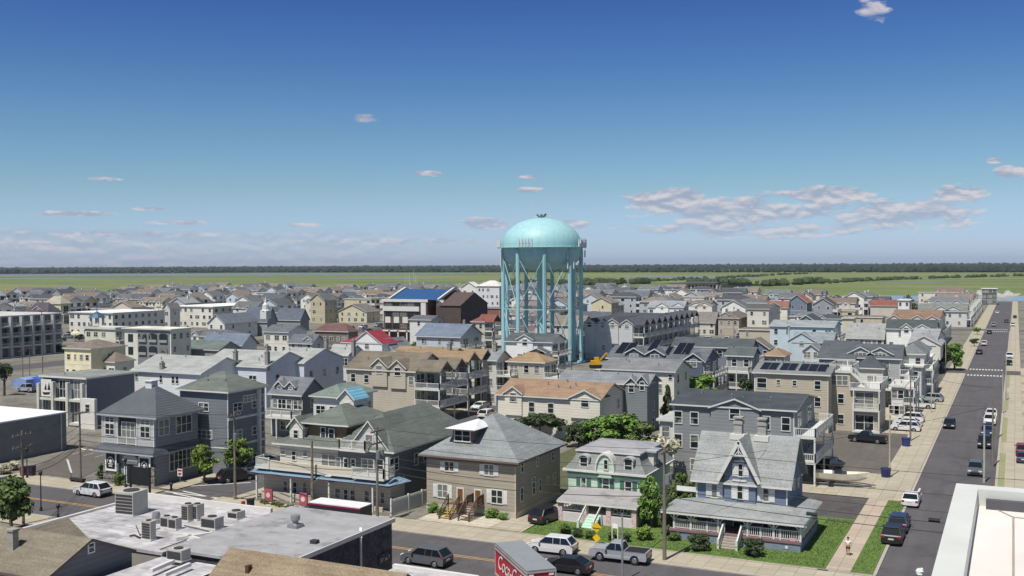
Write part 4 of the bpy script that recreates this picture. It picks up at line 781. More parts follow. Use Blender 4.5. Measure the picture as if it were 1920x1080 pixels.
b.prism([(cx-gw-o, zo), (cx, ztop), (cx+gw+o, zo), (cx+gw+o, zo+.3), (cx, ztop+.3), (cx-gw-o, zo+.3)][::-1], -.85, yb, 'y', 0, 1); b.build('centre_gable_roof', [GRF, WHITE], G)
b = MB()
for sg in (-1, 1): b.bar((cx+sg*(gw+o+.02), -.9, zo+.1), (cx, -.9, ztop+.12), .12, .34)
b.bar((cx-GHW*.32, -.88, zo+(ztop-zo)*.68), (cx+GHW*.32, -.88, zo+(ztop-zo)*.68), .1, .22); b.bar((cx, -.88, zo+(ztop-zo)*.68), (cx, -.88, ztop), .1, .12); b.bar((cx-GHW*.2, -.88, zo+(ztop-zo)*.68), (cx, -.88, ztop-.8), .08); b.bar((cx+GHW*.2, -.88, zo+(ztop-zo)*.68), (cx, -.88, ztop-.8), .08)
b.build('bargeboard', WHITE, G)
fwinpx(T, hx0, yw, 13, 880, 62, 932, 190, '', WSH, y=yw-.3)
fwinpx(T, hx0, yw, 13, 872, 248, 930, 395, '', WSH, y=yw-.3); fwinpx(T, hx0, yw, 13, 640, 250, 700, 378, '', WSH); fwinpx(T, hx0, yw, 13, 1105, 285, 1165, 415, '', WSH)
for (u0, u1, v) in ((835, 960, 222), (850, 945, 48)): xa, za = fpt(13, u0, v, yw-.3); xb, _ = fpt(13, u1, v, yw-.3); b = MB(); b.box(xa-hx0, -.48, za, xb-hx0, -.31, za+.14); b.build('window_hood', WHITE, T)
b = MB(); b.box(w-.1, -.05, 3.4, w+.03, .06, hh-.3); b.box(-.03, -.05, 3.4, .1, .06, hh-.3); b.build('corner_trim', WHITE, T)
# rear wing
b = MB(); b.box(.6, d-.05, 0, w-.8, d+5, hh-.9); b.build('rear_wing', BW, T); b = MB(); roof_gy(b, w-1.4, 5, hh-.9, 2.6, .4, x0=.6, y0=d+.0, oe=.3); b.build('rear_wing_roof', [GRF, WHITE], T)
sideset(T, w, yw, hx1, 13, [(1375, 200, 1392, 300), (1415, 190, 1430, 280)])
for cu in (888, 1103):
    xx, _ = fpt(8, cu, 700, yw+d/2); b = MB(); b.box(-.42, -.42, -.5, .42, .42, 1.5); b.box(-.5, -.5, 1.15, .5, .5, 1.4); b.box(-.5, -.5, 1.75, .5, .5, 1.9); b.box(-.3, -.3, 1.5, .3, .3, 1.75)
    C_ = b.build('chimney', mat('chimney_pale', (168, 166, 160), .9, 'brick'), RF, (xx-hx0, d/2, hh+rise)); b = MB(); b.box(-.75, -.75, -.45, .75, .75, .12); b.build('chimney_flashing', WHITE, C_)
# porch
zf, zt_ = 1.15, min(3.9, FY(zu(13, 1470), zv(13, 618), py0-.45)[1]); pw = px1-px0; ox, oy = px0-hx0, py0-yw
b = MB(); b.box(ox, oy, 0, ox+pw, -.02, zf-.25); b.box(w+.02, -.02, 0, ox+pw, d-1.6, zf-.25); PB = b.build('porch_base', wallm((126, 140, 156), 'brick'), T)
b = MB(); b.box(ox-.1, oy-.1, zf-.25, ox+pw+.1, -.02, zf); b.box(w+.02, -.02, zf-.25, ox+pw+.1, d-1.6, zf); b.build('porch_floor', mat('porch_maroon', (132, 104, 108), .8), PB)
eo = .45; E_ = [(ox-eo-.5, oy-eo), (ox+pw+eo, oy-eo), (ox+pw+eo, d-1.0), (ox-eo-.5, 1.5)]
b = MB(); zr = FY(zu(13, 1300), zv(13, 447), yw)[1]; print('porch', zt_, zr)
def pr(x, y, z): return (x, y, z)
a1, a2, a3, a4 = (E_[0][0], E_[0][1], zt_), (E_[1][0], E_[1][1], zt_), (w, 0, zr), (0, 0, zr)
b.poly([a1, a2, a3, a4]); b.poly([a2, (E_[2][0], E_[2][1], zt_), (w, d-1.0-.9, zr), a3]); b.poly([(E_[2][0], E_[2][1], zt_), (w, d+.3, zt_), (w, d-1.9, zr)]); b.poly([(E_[0][0], 1.6, zt_), a1, a4]); b.poly([(E_[0][0], 1.6, zt_), a4, (0, 1.2, zr-.5)])
b.box(E_[0][0]+.05, E_[0][1]+.05, zt_-.3, E_[1][0]-.05, -.01, zt_-.02, 1); b.box(w+.01, -.01, zt_-.3, E_[1][0]-.05, d-1.2, zt_-.02, 1)
PR = b.build('porch_roof', [GRF, WHITE], T)
cols = [fpt(13, u, 700, py0+.15)[0]-hx0 for u in (307, 458, 705, 968, 1203, 1445)]
for cx_ in cols:
    b = MB(); b.box(cx_-.09, oy+.06, zf, cx_+.09, oy+.24, zt_-.3); 
    for sg in (-1, 1): b.bar((cx_, oy+.15, zt_-.95), (cx_+sg*.55, oy+.15, zt_-.33), .06, .1)
    b.build('porch_post', WHITE, PR)
for k in range(1, 4): b = MB(); yy = oy+(d-1.8-oy)*k/3; b.box(ox+pw-.24, yy-.09, zf, ox+pw-.06, yy+.09, zt_-.3); b.build('porch_post', WHITE, PR)
sx0 = fpt(13, 755, 700, py0)[0]-hx0; sx1 = fpt(13, 905, 700, py0)[0]-hx0
b = MB(); rail(b, [(cols[0], oy+.15), (sx0, oy+.15)], zf, .95, .2, bal=.07); rail(b, [(sx1, oy+.15), (cols[-1], oy+.15), (cols[-1], d-1.8)], zf, .95, .2, bal=.07); b.build('railing', WHITE, T)
b = MB(); n = 6
for k in range(n): b.box(sx0, oy-.32*(k+1), zf-(k+1)*zf/n-.16+.02, sx1, oy-.32*k-.001, zf-(k+1)*zf/n+.02)
ST = b.build('front_steps', mat('step_stone', (168, 158, 148), .9), T)
for xx in (sx0-.08, sx1+.08):
    b = MB(); b.bar((xx, oy, zf+.95), (xx, oy-.32*n, .95), .14, .12); b.bar((xx, oy, zf+.1), (xx, oy-.32*n, .2), .1, .2); b.box(xx-.1, oy-.32*n-.1, 0, xx+.1, oy-.32*n+.1, 1.1)
    for k in range(1, 2*n): b.bar((xx, oy-.16*k, zf-k*zf/n/2+.1), (xx, oy-.16*k, zf-k*zf/n/2+.95), .05)
    b.build('handrail', WHITE, ST)
fwinpx(T, hx0, yw, 13, 640, 575, 700, 680); fwinpx(T, hx0, yw, 13, 1100, 600, 1160, 715); fwinpx(T, hx0, yw, 13, 835, 580, 945, 725, 'door', name='front_door')
for (x, z_) in ((cols[-1]-1.3, .5), (cols[0]+1.9, .5)): b = MB(); b.tube((x, oy-.04, z_), (x, oy-.01, z_), .16, n=12); b.build('round_vent', WHITE, PB)
b = MB(); b.box(cols[4]+1.6, oy-.1, zf+.02, cols[4]+2.1, oy-.04, zf+.32); b.build('notice', mat('pink_sign', (214, 160, 160), .6), PB)
# --- mint mansard house
yw = 107.0; mx0, _ = fpt('g', 285, 800, yw); mx1, _ = fpt('g', 1415, 900, yw); w = mx1-mx0; _, zc = fpt('g', 1450, 640, yw-.3); d = 9.5
FOOT.append(('mint', mx0-.5, mx1+.8, 102.5, yw+d))
T = thing('mansard_house', 'mint green house with grey mansard roof, arched centre dormer and flower-trimmed porch', 'house', (mx0, yw, 0))
MW = wallm((188, 212, 192)); b = MB(); walls(b, w, d, zc, 'flat', 0); b.build('wall', MW, T)
PG = mat('cornice_pale', (210, 206, 200), .6); b = MB(); b.box(-.5, -.5, zc, w+.5, d+.5, zc+.22); b.build('cornice', PG, T)
_, zm = fpt('g', 1380, 320, yw+.6); mr = zm-zc; b = MB(); i_ = .85; z0_ = zc+.221
A_ = [(-.35, -.35), (w+.35, -.35), (w+.35, d+.35), (-.35, d+.35)]; Mid = [(i_*.45, i_*.45), (w-i_*.45, i_*.45), (w-i_*.45, d-i_*.45), (i_*.45, d-i_*.45)]; Bt = [(i_, i_), (w-i_, i_), (w-i_, d-i_), (i_, d-i_)]
for (p, q, za, zb) in ((A_, Mid, z0_, z0_+.9), (Mid, Bt, z0_+.9, zm)):
    for k in range(4): k2 = (k+1) % 4; b.poly([(*p[k], za), (*p[k2], za), (*q[k2], zb), (*q[k], zb)])
RM = b.build('mansard_roof', roofm((128, 132, 130)), T)
b = MB(); e = .25; b.box(i_-e, i_-e, zm, w-i_+e, d-i_+e, zm+.16, 1)
ap = [(w*.3, d*.5, zm+.75), (w*.7, d*.5, zm+.75)]; q = [(i_-e, i_-e, zm+.17), (w-i_+e, i_-e, zm+.17), (w-i_+e, d-i_+e, zm+.17), (i_-e, d-i_+e, zm+.17)]
b.poly([q[0], q[1], ap[1], ap[0]]); b.poly([q[1], q[2], ap[1]]); b.poly([q[2], q[3], ap[0], ap[1]]); b.poly([q[3], q[0], ap[0]]); b.build('roof_cap', [mat('cap_metal', (160, 160, 162), .5, 'stain', .12), PG], RM)
def arched(u0, u1, v0, v1, name, hood, yy=.15, depth=1.6):
    xa, _ = fpt('g', u0, v1, yw+yy); xb, zb = fpt('g', u1, v1, yw+yy); _, zt = fpt('g', (u0+u1)/2, v0, yw+yy); cx = (xa+xb)/2-mx0; r = (xb-xa)/2; n = 12
    return cx, r, zb, zt
for (u0, u1, v0, v1) in ((445, 610, 290, 530), (1110, 1280, 330, 580)):
    cx, r, zb, zt = arched(u0, u1, v0, v1, '', 0); zs = zt-r*.6; b = MB(); n = 10
    arc = [(cx+r*math.cos(math.pi*k/n), zs+r*.6*math.sin(math.pi*k/n)) for k in range(n+1)]
    b.prism([(cx-r*.8, zb), (cx+r*.8, zb), (cx+r*.8, zs), (cx-r*.8, zs)][::1], .0, 1.6, 'y', 0); D = b.build('arched_dormer', PG, T); b = MB()
    b.prism(arc+[(x*.86+cx*.14, z-.1) for x, z in arc[::-1]], -.25, 1.7, 'y', 0); b.build('arched_hood', mat('hood_metal', (172, 176, 176), .5), D)
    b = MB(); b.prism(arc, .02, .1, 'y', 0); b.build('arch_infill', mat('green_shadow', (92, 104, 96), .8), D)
    window(D, cx, -.0, zb+.15, round(r*1.2, 1), round(zs-zb-.1, 1), 'f', '', True)
cx, r, zb, zt = arched(690, 985, 268, 600, '', 0, -.3); n = 16; b = MB(); zs = zb
arc = [(cx+r*math.cos(math.pi*k/n), zb+(zt-zb)*math.sin(math.pi*k/n)**.8) for k in range(n+1)]
ins = [(cx+(x-cx)*.86, zb+(z-zb)*.9) for x, z in arc]
b.prism(ins, -.34, .9, 'y', 0); D = b.build('centre_bay_gable', MW, T); b = MB(); b.prism(arc+ins[::-1], -.55, 1.5, 'y', 0); b.build('arched_surround', PG, D)
b = MB(); b.box(cx-r*.62, -.4, zb-.3, cx+r*.62, -.003, zb-.001); b.box(cx-r*.72, -.46, zb-.42, cx+r*.72, -.003, zb-.31); b.build('bay_bracket', MW, D)
fwinpx(T, mx0, yw, 'g', 810, 370, 890, 530, y=yw-.36)
GSH = mat('shutter_green', (76, 116, 92), .6)
for bx in ((470, 640, 560, 840), (795, 650, 905, 865), (1130, 690, 1245, 900)): fwinpx(T, mx0, yw, 'g', *bx, '', GSH)
sideset(T, w, yw, mx1, 'g', [])
b = MB(); b.box(-.1, -.08, zc-.35, w+.1, -.003, zc-.003); b.build('frieze', mat('frieze_green', (96, 132, 112), .7), T)
# side dormer
b = MB(); b.box(w-1.6, 3.2, zc+.6, w+.1, 4.8, zc+2.1); D = b.build('side_dormer', PG, T); window(D, w+.1, 4.0, zc+.8, .8, 1.1, 's', '', True); b = MB(); b.box(w-1.8, 2.9, zc+2.101, w+.5, 5.1, zc+2.3); b.build('side_hood', mat('hood_metal', (172, 176, 176), .5), D)
# porch
pya = 103.0; oy = pya-yw; _, pe = fpt('h', 1300, 300, pya-.3); pa, _ = fpt('h', 150, 240, pya); pb, _ = fpt('h', 1290, 330, pya); pa -= mx0; pb -= mx0; zf = 1.2; pr_h = pe-.2
b = MB(); b.poly([(pa-.2, oy-.3, pe), (pb+.25, oy-.3, pe), (pb+.9, -.01, pe+.75), (pa-.1, -.01, pe+.75)]); b.poly([(pb+.25, oy-.3, pe), (pb+.9, 1, pe), (pb+.9, -.01, pe+.75)]); b.box(pa-.2, oy-.3, pe-.25, pb+.24, -.02, pe-.01, 1); PR = b.build('porch_roof', [mat('porch_metal', (158, 155, 156), .5, 'stain', .1), PG], T)
pb0 = MB(); pb0.box(pa, oy, 0, pb, -.02, zf-.1); pb0.build('porch_base', mat('porch_white', (206, 200, 200), .8), T)
PK = mat('flower_trim', (196, 142, 146), .8, 'two', .12, 6, c2=(214, 206, 204))
for u in (168, 540, 893, 1275):
    xx, _ = fpt('h', u, 480, pya+.1); xx -= mx0; b = MB(); b.box(xx-.2, oy, zf+.9, xx+.2, oy+.36, pr_h); b.build('porch_column', WHITE, PR); b = MB(); b.box(xx-.26, oy-.06, 0, xx+.26, oy+.42, zf+.9); b.build('flowered_pedestal', PK, PR)
for (ua, ub) in ((190, 515), (915, 1255)):
    xa = fpt('h', ua, 500, pya)[0]-mx0; xb = fpt('h', ub, 500, pya)[0]-mx0; b = MB(); z_ = zf+.25
    b.bar((xa, oy+.15, zf+.95), (xb, oy+.15, zf+.95), .12, .14); b.bar((xa, oy+.15, zf+.2), (xb, oy+.15, zf+.2), .1, .1); n = int((xb-xa)/.32)
    for k in range(n): x = xa+(xb-xa)*k/n; b.bar((x, oy+.15, zf+.25), (x, oy+.15, zf+.9), .05); (b.bar((x, oy+.15, zf+.4+.3*(k % 2)), (x+.3, oy+.15, zf+.4+.3*(k % 2)), .05))
    b.build('fretwork_railing', WHITE, T)
xa = fpt('h', 600, 620, pya)[0]-mx0; xb = fpt('h', 740, 620, pya)[0]-mx0; b = MB(); n = 6
for k in range(n): b.box(xa-.2, oy-.4*(k+1), zf-(k+1)*zf/n-.2, xb+.2, oy-.4*k-.001, zf-(k+1)*zf/n)
ST = b.build('front_steps', mat('mint_step', (184, 212, 194), .8), T)
for xx in (xa-.3, xb+.3): b = MB(); b.bar((xx, oy, zf+.9), (xx, oy-.4*n, .8), .1, .3); b.box(xx-.12, oy-.4*n-.15, 0, xx+.12, oy-.4*n+.1, 1.0); b.build('handrail', WHITE, ST)
fwinpx(T, mx0, yw, 'h', 270, 260, 330, 440); fwinpx(T, mx0, yw, 'h', 400, 270, 460, 450); fwinpx(T, mx0, yw, 'h', 600, 330, 700, 520, name='front_door'); fwinpx(T, mx0, yw, 'h', 1000, 330, 1080, 500)
b = MB(); b.box(w+.05, -1.2, 0, w+.9, 3, pe-.1); b.build('side_bay', wallm((112, 122, 126)), T)
# --- corner office with standing seam hip roof
x1, y0 = P(294, 911); h = 7.9
x0 = solve_x(197, y0, h); y1 = solve_y(371, x1, h); w = x1-x0; d = y1-y0; FOOT.append(('corner office', x0, x1, y0, y1))
_, h = FY(291, 785, y0); 
T = thing('corner_office', 'grey corner office with metal hip roof, white corner bays and stone-clad entrance', 'office', (x0, y0, 0))
OW = wallm((182, 184, 184)); OG = wallm((112, 112, 120)); _, zsk = FY(292, 846, y0)
b = MB(); b.box(0, 0, 0, w, d, h); b.build('wall', wallm((136, 138, 146)), T)
rise = 3.5; b = MB(); roof_hip(b, w, d, h, rise, .75); RF = b.build('roof', [mat('seam_roof', (92, 96, 102), .45, 'seam'), mat('office_trim', (168, 170, 172), .5)], T)
b = MB(); b.box(-.55, -.55, -1.1, .55, .55, .4); b.box(-.7, -.7, .4, .7, .7, .5); b.build('cupola_vent', mat('office_white', (214, 214, 214), .5), RF, (w/2, d/2, h+rise+.3))
OT = mat('office_trim', (168, 170, 172), .5)
# upper corner bays (pale), recess between
f = lambda u, v: FY(zu(5, u), zv(5, v), y0)
xL, xA = f(935, 600)[0]-x0, f(1078, 600)[0]-x0; xB, xR = f(1245, 620)[0]-x0, f(1400, 640)[0]-x0; zlow = zsk+.55
for (xa, xb) in ((xL, xA), (xB, w)):
    b = MB(); b.box(xa, -.3, zlow, xb, -.003, h-.003); q = b.build('corner_bay', OW, T)
    b = MB(); 
    for xx in (xa, xb-.14): b.box(xx, -.36, zlow, xx+.14, -.301, h-.003)
    b.build('bay_trim', WHITE, q); cxx = (xa+xb)/2
    window(q, cxx, -.3, zlow+1.15, 1.5, 1.35, 'f', 'pair', True); window(q, cxx, -.3, zlow+2.75, 1.5, .6, 'f', 'pair', True)
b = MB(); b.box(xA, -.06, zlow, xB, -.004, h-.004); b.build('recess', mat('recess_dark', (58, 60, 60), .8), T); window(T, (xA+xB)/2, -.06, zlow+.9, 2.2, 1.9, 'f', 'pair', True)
b = MB(); rail(b, [(xA+.05, -.35), (xB-.05, -.35)], zlow, .95, .12); b.build('railing', WHITE, T)
# skirt roof
b = MB(); o = 1.1; b.poly([(-o, -o, zsk-.35), (w+.5, -o, zsk-.35), (w, -.31, zsk+.5), (0, -.31, zsk+.5)]); b.poly([(w+.5, -o, zsk-.35), (w+.5, d, zsk-.35), (w+.01, d, zsk+.5), (w, -.31, zsk+.5)]); b.poly([(-o, d, zsk-.35), (-o, -o, zsk-.35), (0, -.31, zsk+.5), (0, d, zsk+.5)])
b.box(-o+.01, -o+.01, zsk-.55, w+.49, d, zsk-.36, 1); b.build('skirt_roof', [mat('seam_roof', (92, 96, 102), .45, 'seam'), OT], T)
STN = mat('stone_cladding', (150, 146, 138), .9, 'two', .1, 3.2, c2=(104, 100, 96))
b = MB(); b.box(-.02, -.42, 0, w*.2+.9, -.004, 2.4); b.build('stone_base', STN, T); b = MB(); b.box(w*.55+.5, -.42, 0, w+.02, -.004, 2.4); b.build('stone_base', STN, T)
BLK = mat('sign_black', (34, 34, 38), .5)
def text_obj(body, size, m, par, loc, rot=(R_(90), 0, 0), name='lettering', ext=.01, font_shear=0):
    c = bpy.data.curves.new(name, 'FONT'); c.body = body; c.size = size; c.extrude = ext; c.align_x = 'CENTER'; c.align_y = 'CENTER'; c.shear = font_shear; c.resolution_u = 3
    t = bpy.data.objects.new(name+'_tmp', c); COL.objects.link(t); bpy.context.view_layer.update()
    me = bpy.data.meshes.new_from_object(t); bpy.data.objects.remove(t); me.materials.clear(); me.materials.append(m)
    o = bpy.data.objects.new(name, me); COL.objects.link(o); o.parent = par; o.location = loc; o.rotation_euler = rot; return o
SGW = mat('sign_white', (226, 226, 222), .5)
for u in (1025, 1328):
    xx = f(u, 880 if u < 1100 else 920)[0]-x0; zz = f(u, 880 if u < 1100 else 925)[1]; b = MB(); b.box(-1.0, -.1, -1.25, 1.0, 0, 1.25); q = b.build('sign_panel', SGW, T, (xx, -.44, zz)); b = MB(); b.box(-.75, -.13, -.95, .75, -.101, 1.0); q2 = b.build('sign_board', BLK, q)
    b = MB(); n = 12; arc = [(.55*math.cos(math.pi*k/n), -.15+.75*math.sin(math.pi*k/n)) for k in range(n+1)]; b.prism(arc+[(x*.88, (z+.15)*.88-.15) for x, z in arc[::-1]], -.145, -.131, 'y'); b.prism([(-.32, .02), (0, .3), (.32, .02)], -.145, -.131, 'y'); b.box(-.2, -.145, -.18, .2, -.131, .0)
    for k, ww in enumerate((.42, .3)): b.box(-ww, -.145, -.42-.26*k, ww, -.131, -.3-.26*k)
    b.build('sign_emblem', SGW, q2)
xa, xb = f(1165, 1000)[0]-x0, f(1250, 1000)[0]-x0; b = MB(); b.box(xa, -.3, 0, xb, -.02, 2.9); q = b.build('entrance', mat('entry_dark', (44, 48, 56), .3), T); b = MB(); b.box(xa-.15, -.34, 2.5, xb+.15, -.301, 2.9); b.box(xa-.5, -.4, 0, xa-.05, -.301, 2.1); b.build('entrance_trim', SGW, q)
b = MB(); n = 12; cxx = (xa+xb)/2; arc = [(cxx+1.35*math.cos(math.pi*k/n), 3.0+.8*math.sin(math.pi*k/n)) for k in range(n+1)]; b.prism(arc, -.7, -.31, 'y'); b.build('entrance_arch', OT, T)
sideset(T, w, y0, x1, 5, [(1425, 505, 1522, 655), (1580, 475, 1725, 630), (1522, 780, 1755, 955)], 'pair')
# --- beige shop house with blue metal canopy
y0 = 99.6; xs0 = FY(zu('j', 60), zv('j', 700), y0)[0]; xm = FY(zu('j', 520), 880, y0)[0]; xe = FY(zu('j', 1010), 900, y0)[0]
fj = lambda u, v, y=y0: FY(zu('j', u), zv('j', v), y)
zr = fj(500, 640)[1]; FOOT.append(('shop', xs0, xe, y0-2, 118))
T = thing('shop_house', 'beige shop house with green roofs, blue metal canopy and white second floor balconies', 'shop', (xs0, y0, 0))
SW = wallm((206, 198, 178)); w = xe-xs0; d = 15
b = MB(); b.box(0, 0, 0, w, d, 3.4); b.build('wall', SW, T)
# canopy
zc = (FY(zu('j', 60), zv('j', 592), y0-2)[1]+FY(zu('j', 950), zv('j', 690), y0-2)[1])/2; print('canopy', zc); zc = min(max(zc, 3.2), 4.3)
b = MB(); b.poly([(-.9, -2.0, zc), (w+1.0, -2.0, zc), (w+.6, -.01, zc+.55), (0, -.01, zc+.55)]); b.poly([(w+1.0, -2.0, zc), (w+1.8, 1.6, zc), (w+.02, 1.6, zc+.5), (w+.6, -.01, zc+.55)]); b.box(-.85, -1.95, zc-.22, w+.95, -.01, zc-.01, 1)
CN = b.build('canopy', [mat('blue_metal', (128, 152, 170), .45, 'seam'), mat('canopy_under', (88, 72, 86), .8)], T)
for k in (.02, .3, .6, .93): b = MB(); b.box(w*k-.09, -1.85, 0, w*k+.09, -1.67, zc-.23); b.build('post', WHITE, CN)
GW = mat('shop_glass', (40, 44, 46), .1, spec=.6)
for (u0, u1, v0, v1) in ((205, 240, 645, 725), (275, 312, 650, 740), (350, 388, 655, 740), (590, 640, 700, 780), (655, 695, 705, 790), (705, 750, 710, 795), (812, 855, 715, 805), (880, 920, 720, 815), (930, 970, 730, 820)): fwinpx(T, xs0, y0, 'j', u0, v0, u1, v1)
b = MB(); b.box(0.6, -1.2, 0, w*.45, -1.0, .9); b.box(w*.5, -1.2, 0, w*.98, -1.0, .5); b.build('low_wall', wallm((198, 190, 172), 'brick'), T)
PKS = mat('pink_red_sign', (168, 84, 98), .6)
for u in (98, 358):
    xx, zz = fj(u, 790, y0-2.2); b = MB(); b.box(-.55, -.1, -.7, .55, .1, .7); q = b.build('round_logo_sign', PKS, T, (xx-xs0, -2.25, max(.75, zz))); b = MB(); n = 14; ring = [(.3*math.cos(2*math.pi*k/n), .3*math.sin(2*math.pi*k/n)) for k in range(n)]; b.prism(ring[::-1], -.13, -.101, 'y'); b.build('emblem', mat('pale_pink', (222, 190, 190), .6), q)
# upper left house (beige) and its roofs
xa = fj(165, 500)[0]-xs0; xb = fj(600, 480)[0]-xs0; h2 = fj(165, 372)[1]; yy = .4
b = MB(); b.box(xa, yy, 3.401, xb, 11, h2); b.build('upper_wall', wallm((200, 196, 186)), T)
b = MB(); roof_hip(b, xb-xa, 10.6, h2, 2.4, .7, x0=xa, y0=yy); b.build('roof', [roofm(GN), WHITE], T)
xq0, xq1 = fj(395, 300, y0+1.6)[0]-xs0, fj(680, 300, y0+1.6)[0]-xs0; h3 = fj(540, 225, y0+1.6)[1]
b = MB(); b.box(xq0, 1.6, h2-.8, xq1, 9.6, h3); Q = b.build('attic_storey', mat('olive_brown', (120, 108, 84), .8), T); b = MB(); b.box(xq0-.02, 1.45, h2-.5, xq1+.02, 1.597, h3-1.5); b.build('yellow_band', wallm((214, 204, 160)), Q)
b = MB(); roof_hip(b, xq1-xq0, 8, h3, 1.9, .8, x0=xq0, y0=1.6); b.build('attic_roof', [roofm(GN), WHITE], Q)
for (u0, u1, v0, v1) in ((485, 525, 245, 330), (545, 590, 250, 335)): fwinpx(T, xs0, y0, 'j', u0, v0, u1, v1, y=y0+1.43)
gable_piece(T, fj(300, 250, y0+.8)[0]-xs0, 1.9, .8, h2-.1, h2+2.2, 1.0, h2, .45, wallm((214, 210, 200)), roofm(GN), (.6, .9, h2+.8), 'oval_window_dormer', True, back=4)
cu = FY(zu('j', 680), zv('j', 120), y0+6); gable_piece(T, cu[0]-xs0, 2.1, 6, h3+.3, h3+2.6, 1.0, h3, .3, wallm((214, 210, 200)), mat('blue_metal_roof', (120, 176, 200), .45, 'seam'), (.7, .8, h3+1.2), 'blue_cupola', True, back=9)
for (u0, u1, v0, v1) in ((185, 225, 410, 450), (268, 302, 420, 495), (350, 390, 425, 465), (490, 600, 445, 540)): fwinpx(T, xs0, y0, 'j', u0, v0, u1, v1, 'pair' if u0 == 490 else '', y=y0+yy)
# right grey house with front gable
xc = xb+.02; h4 = fj(1000, 440)[1]; d4 = 19
b = MB(); b.box(xc, .4, 3.402, w, 18, h4); b.box(w-.3, 3, 0, w+.02, 18, 3.4); b.build('upper_wall', wallm((112, 116, 120)), T)
b = MB(); roof_hip(b, w-xc, 17.6, h4, 3.7, .6, x0=xc, y0=.4); b.build('roof', [roofm(GN), WHITE], T)
gx = fj(838, 300, y0-.1)[0]-xs0; gzt = fj(838, 190, y0-.1)[1]; gzb = fj(838, 400, y0-.1)[1]
gw = (fj(980, 330)[0]-fj(695, 330)[0]); gable_piece(T, gx, gw, .2, h4+.0, h4+.35, gzt-h4-.6, h4, .42, wallm((196, 194, 190)), roofm(GN), (.9, 1.5, h4+.35), 'front_gable', True, back=7)
deck(T, fj(655, 400)[0]-xs0, -.9, fj(850, 400)[0]-xs0, .2, h4+.25, 'flr', .14, []); deck(T, fj(790, 600)[0]-xs0, -1.9, w+.3, .4, 3.95, 'fr', .12, []); deck(T, 0, -1.7, fj(165, 500)[0]-xs0, 0, 3.95, 'fl', .12, []); deck(T, fj(165, 500)[0]-xs0+.1, -1.7, fj(780, 600)[0]-xs0, 0, 3.95, '', .3, []); bb = MB(); bb.box(fj(165, 500)[0]-xs0+.1, -1.69, 3.951, fj(780, 600)[0]-xs0, -1.5, 4.75); bb.build('balcony_parapet', SW, T)
for (u0, u1, v0, v1) in ((598, 640, 465, 550), (655, 695, 470, 550), (712, 748, 475, 555), (790, 890, 480, 570), (905, 960, 480, 580)): fwinpx(T, xs0, y0, 'j', u0, v0, u1, v1, y=y0+.4, name='window')
b = MB(); xx = fj(985, 540, y0-1.7)[0]-xs0; b.box(xx-.18, -1.8, 3.9, xx+.18, -1.5, h4-.1); b.build('white_column', WHITE, T)
sideset(T, w, y0, xe, 'j', [(1185, 435, 1215, 530), (1255, 425, 1280, 500), (1000, 470, 1068, 575)])
# corner office picture panel on the columned building
x1, y0 = P(zu(5, 775), zv(5, 150), 8.2); x0 = solve_x(zu(5, 385), y0, 8.2); w = x1-x0
T = [o for o in COL.objects if o.get('label', '').startswith('grey two storey office with tall')][0]
for k in range(4): b = MB(); b.box(-.28, -1.3, 0, .28, -.7, 7.6 if k else 7.2); b.build('column', mat('column_grey', (196, 194, 184), .7), T, (w*(k/3)+.2, 0, 0))
b = MB(); b.box(-.2, -1.1, 4.3, w+.3, -.004, 4.7); b.box(-.2, -1.1, .2, w+.3, -.004, .6); b.build('gallery_slab', mat('column_grey', (196, 194, 184), .7), T)
for k in range(3):
    for s_, (zb, hh_) in enumerate(((.7, 3.4), (4.8, 3.0))):
        if s_ == 1 and k == 0: continue
        window(T, w*(k+.5)/3+.1, 0, zb, w/3-1.2, hh_, 'f', 'pair', True)
b = MB(); b.box(.6, -.95, 4.9, w/3-.3, -.8, 7.9); q = b.build('picture_panel', mat('panel_white', (216, 214, 206), .6), T); b = MB(); b.box(.5, -.97, 4.8, .6, -.8, 8.0); b.box(w/3-.3, -.97, 4.8, w/3-.2, -.8, 8.0)
b.prism([(1.0, 5.6), (w/3-.6, 5.7), (w/3-.9, 5.3), (1.4, 5.2)], -.99, -.951, 'y'); b.prism([(1.5, 6.1), (1.9, 7.2), (2.1, 6.1)], -.99, -.951, 'y'); b.prism([(2.3, 6.1), (2.7, 7.5), (3.0, 6.1)], -.99, -.951, 'y'); b.build('panel_drawing', BLK, q)
b = MB(); b.box(0, 0, 0, 3.2, .6, 5.2); q = b.build('white_side_wall', mat('panel_white', (216, 214, 206), .6), T, (w+.9, -2.0, 0)); window(q, 1.6, 0, 3.0, .9, 1.2, 'f', '', True)
# ---------------------------------------------------------------- water tower
TQ = mat('tower_paint', (154, 196, 200), .5, 'streak', .1, .6, spec=.4)
TZ = 292.; tc_ = ray(1016, 600); tc_ = tc_/tc_.dot(CF)*TZ; TX, TY = tc_.x, tc_.y
FOOT.append(('tower', TX-12, TX+12, TY-12, TY+12))
T = thing('water_tower', 'tall turquoise water tower on nine legs with domed tank and antennas', 'water tower', (TX, TY, 0))
R0 = 74.5/FO*TZ; zb_, zt_, zl_ = 32.2, 40.3, 25.6
def zz(v): return CH+(495-v)*TZ/FO
zmid = zz(462); ztop_ = zz(411); zlow_ = zz(508)
prof = [(0.01, zlow_)]+[(R0*math.sin(math.pi/2*k/10), zmid-.7-(zmid-.7-zlow_)*math.cos(math.pi/2*k/10)**.55) for k in range(1, 11)]+[(R0, zmid)]+[(R0*math.cos(math.pi/2*k/14), zmid+(ztop_-zmid)*math.sin(math.pi/2*k/14)) for k in range(1, 14)]+[(.01, ztop_)]
b = MB(); b.lathe(prof, 64); TK = b.build('tank', TQ, T, smooth=True)
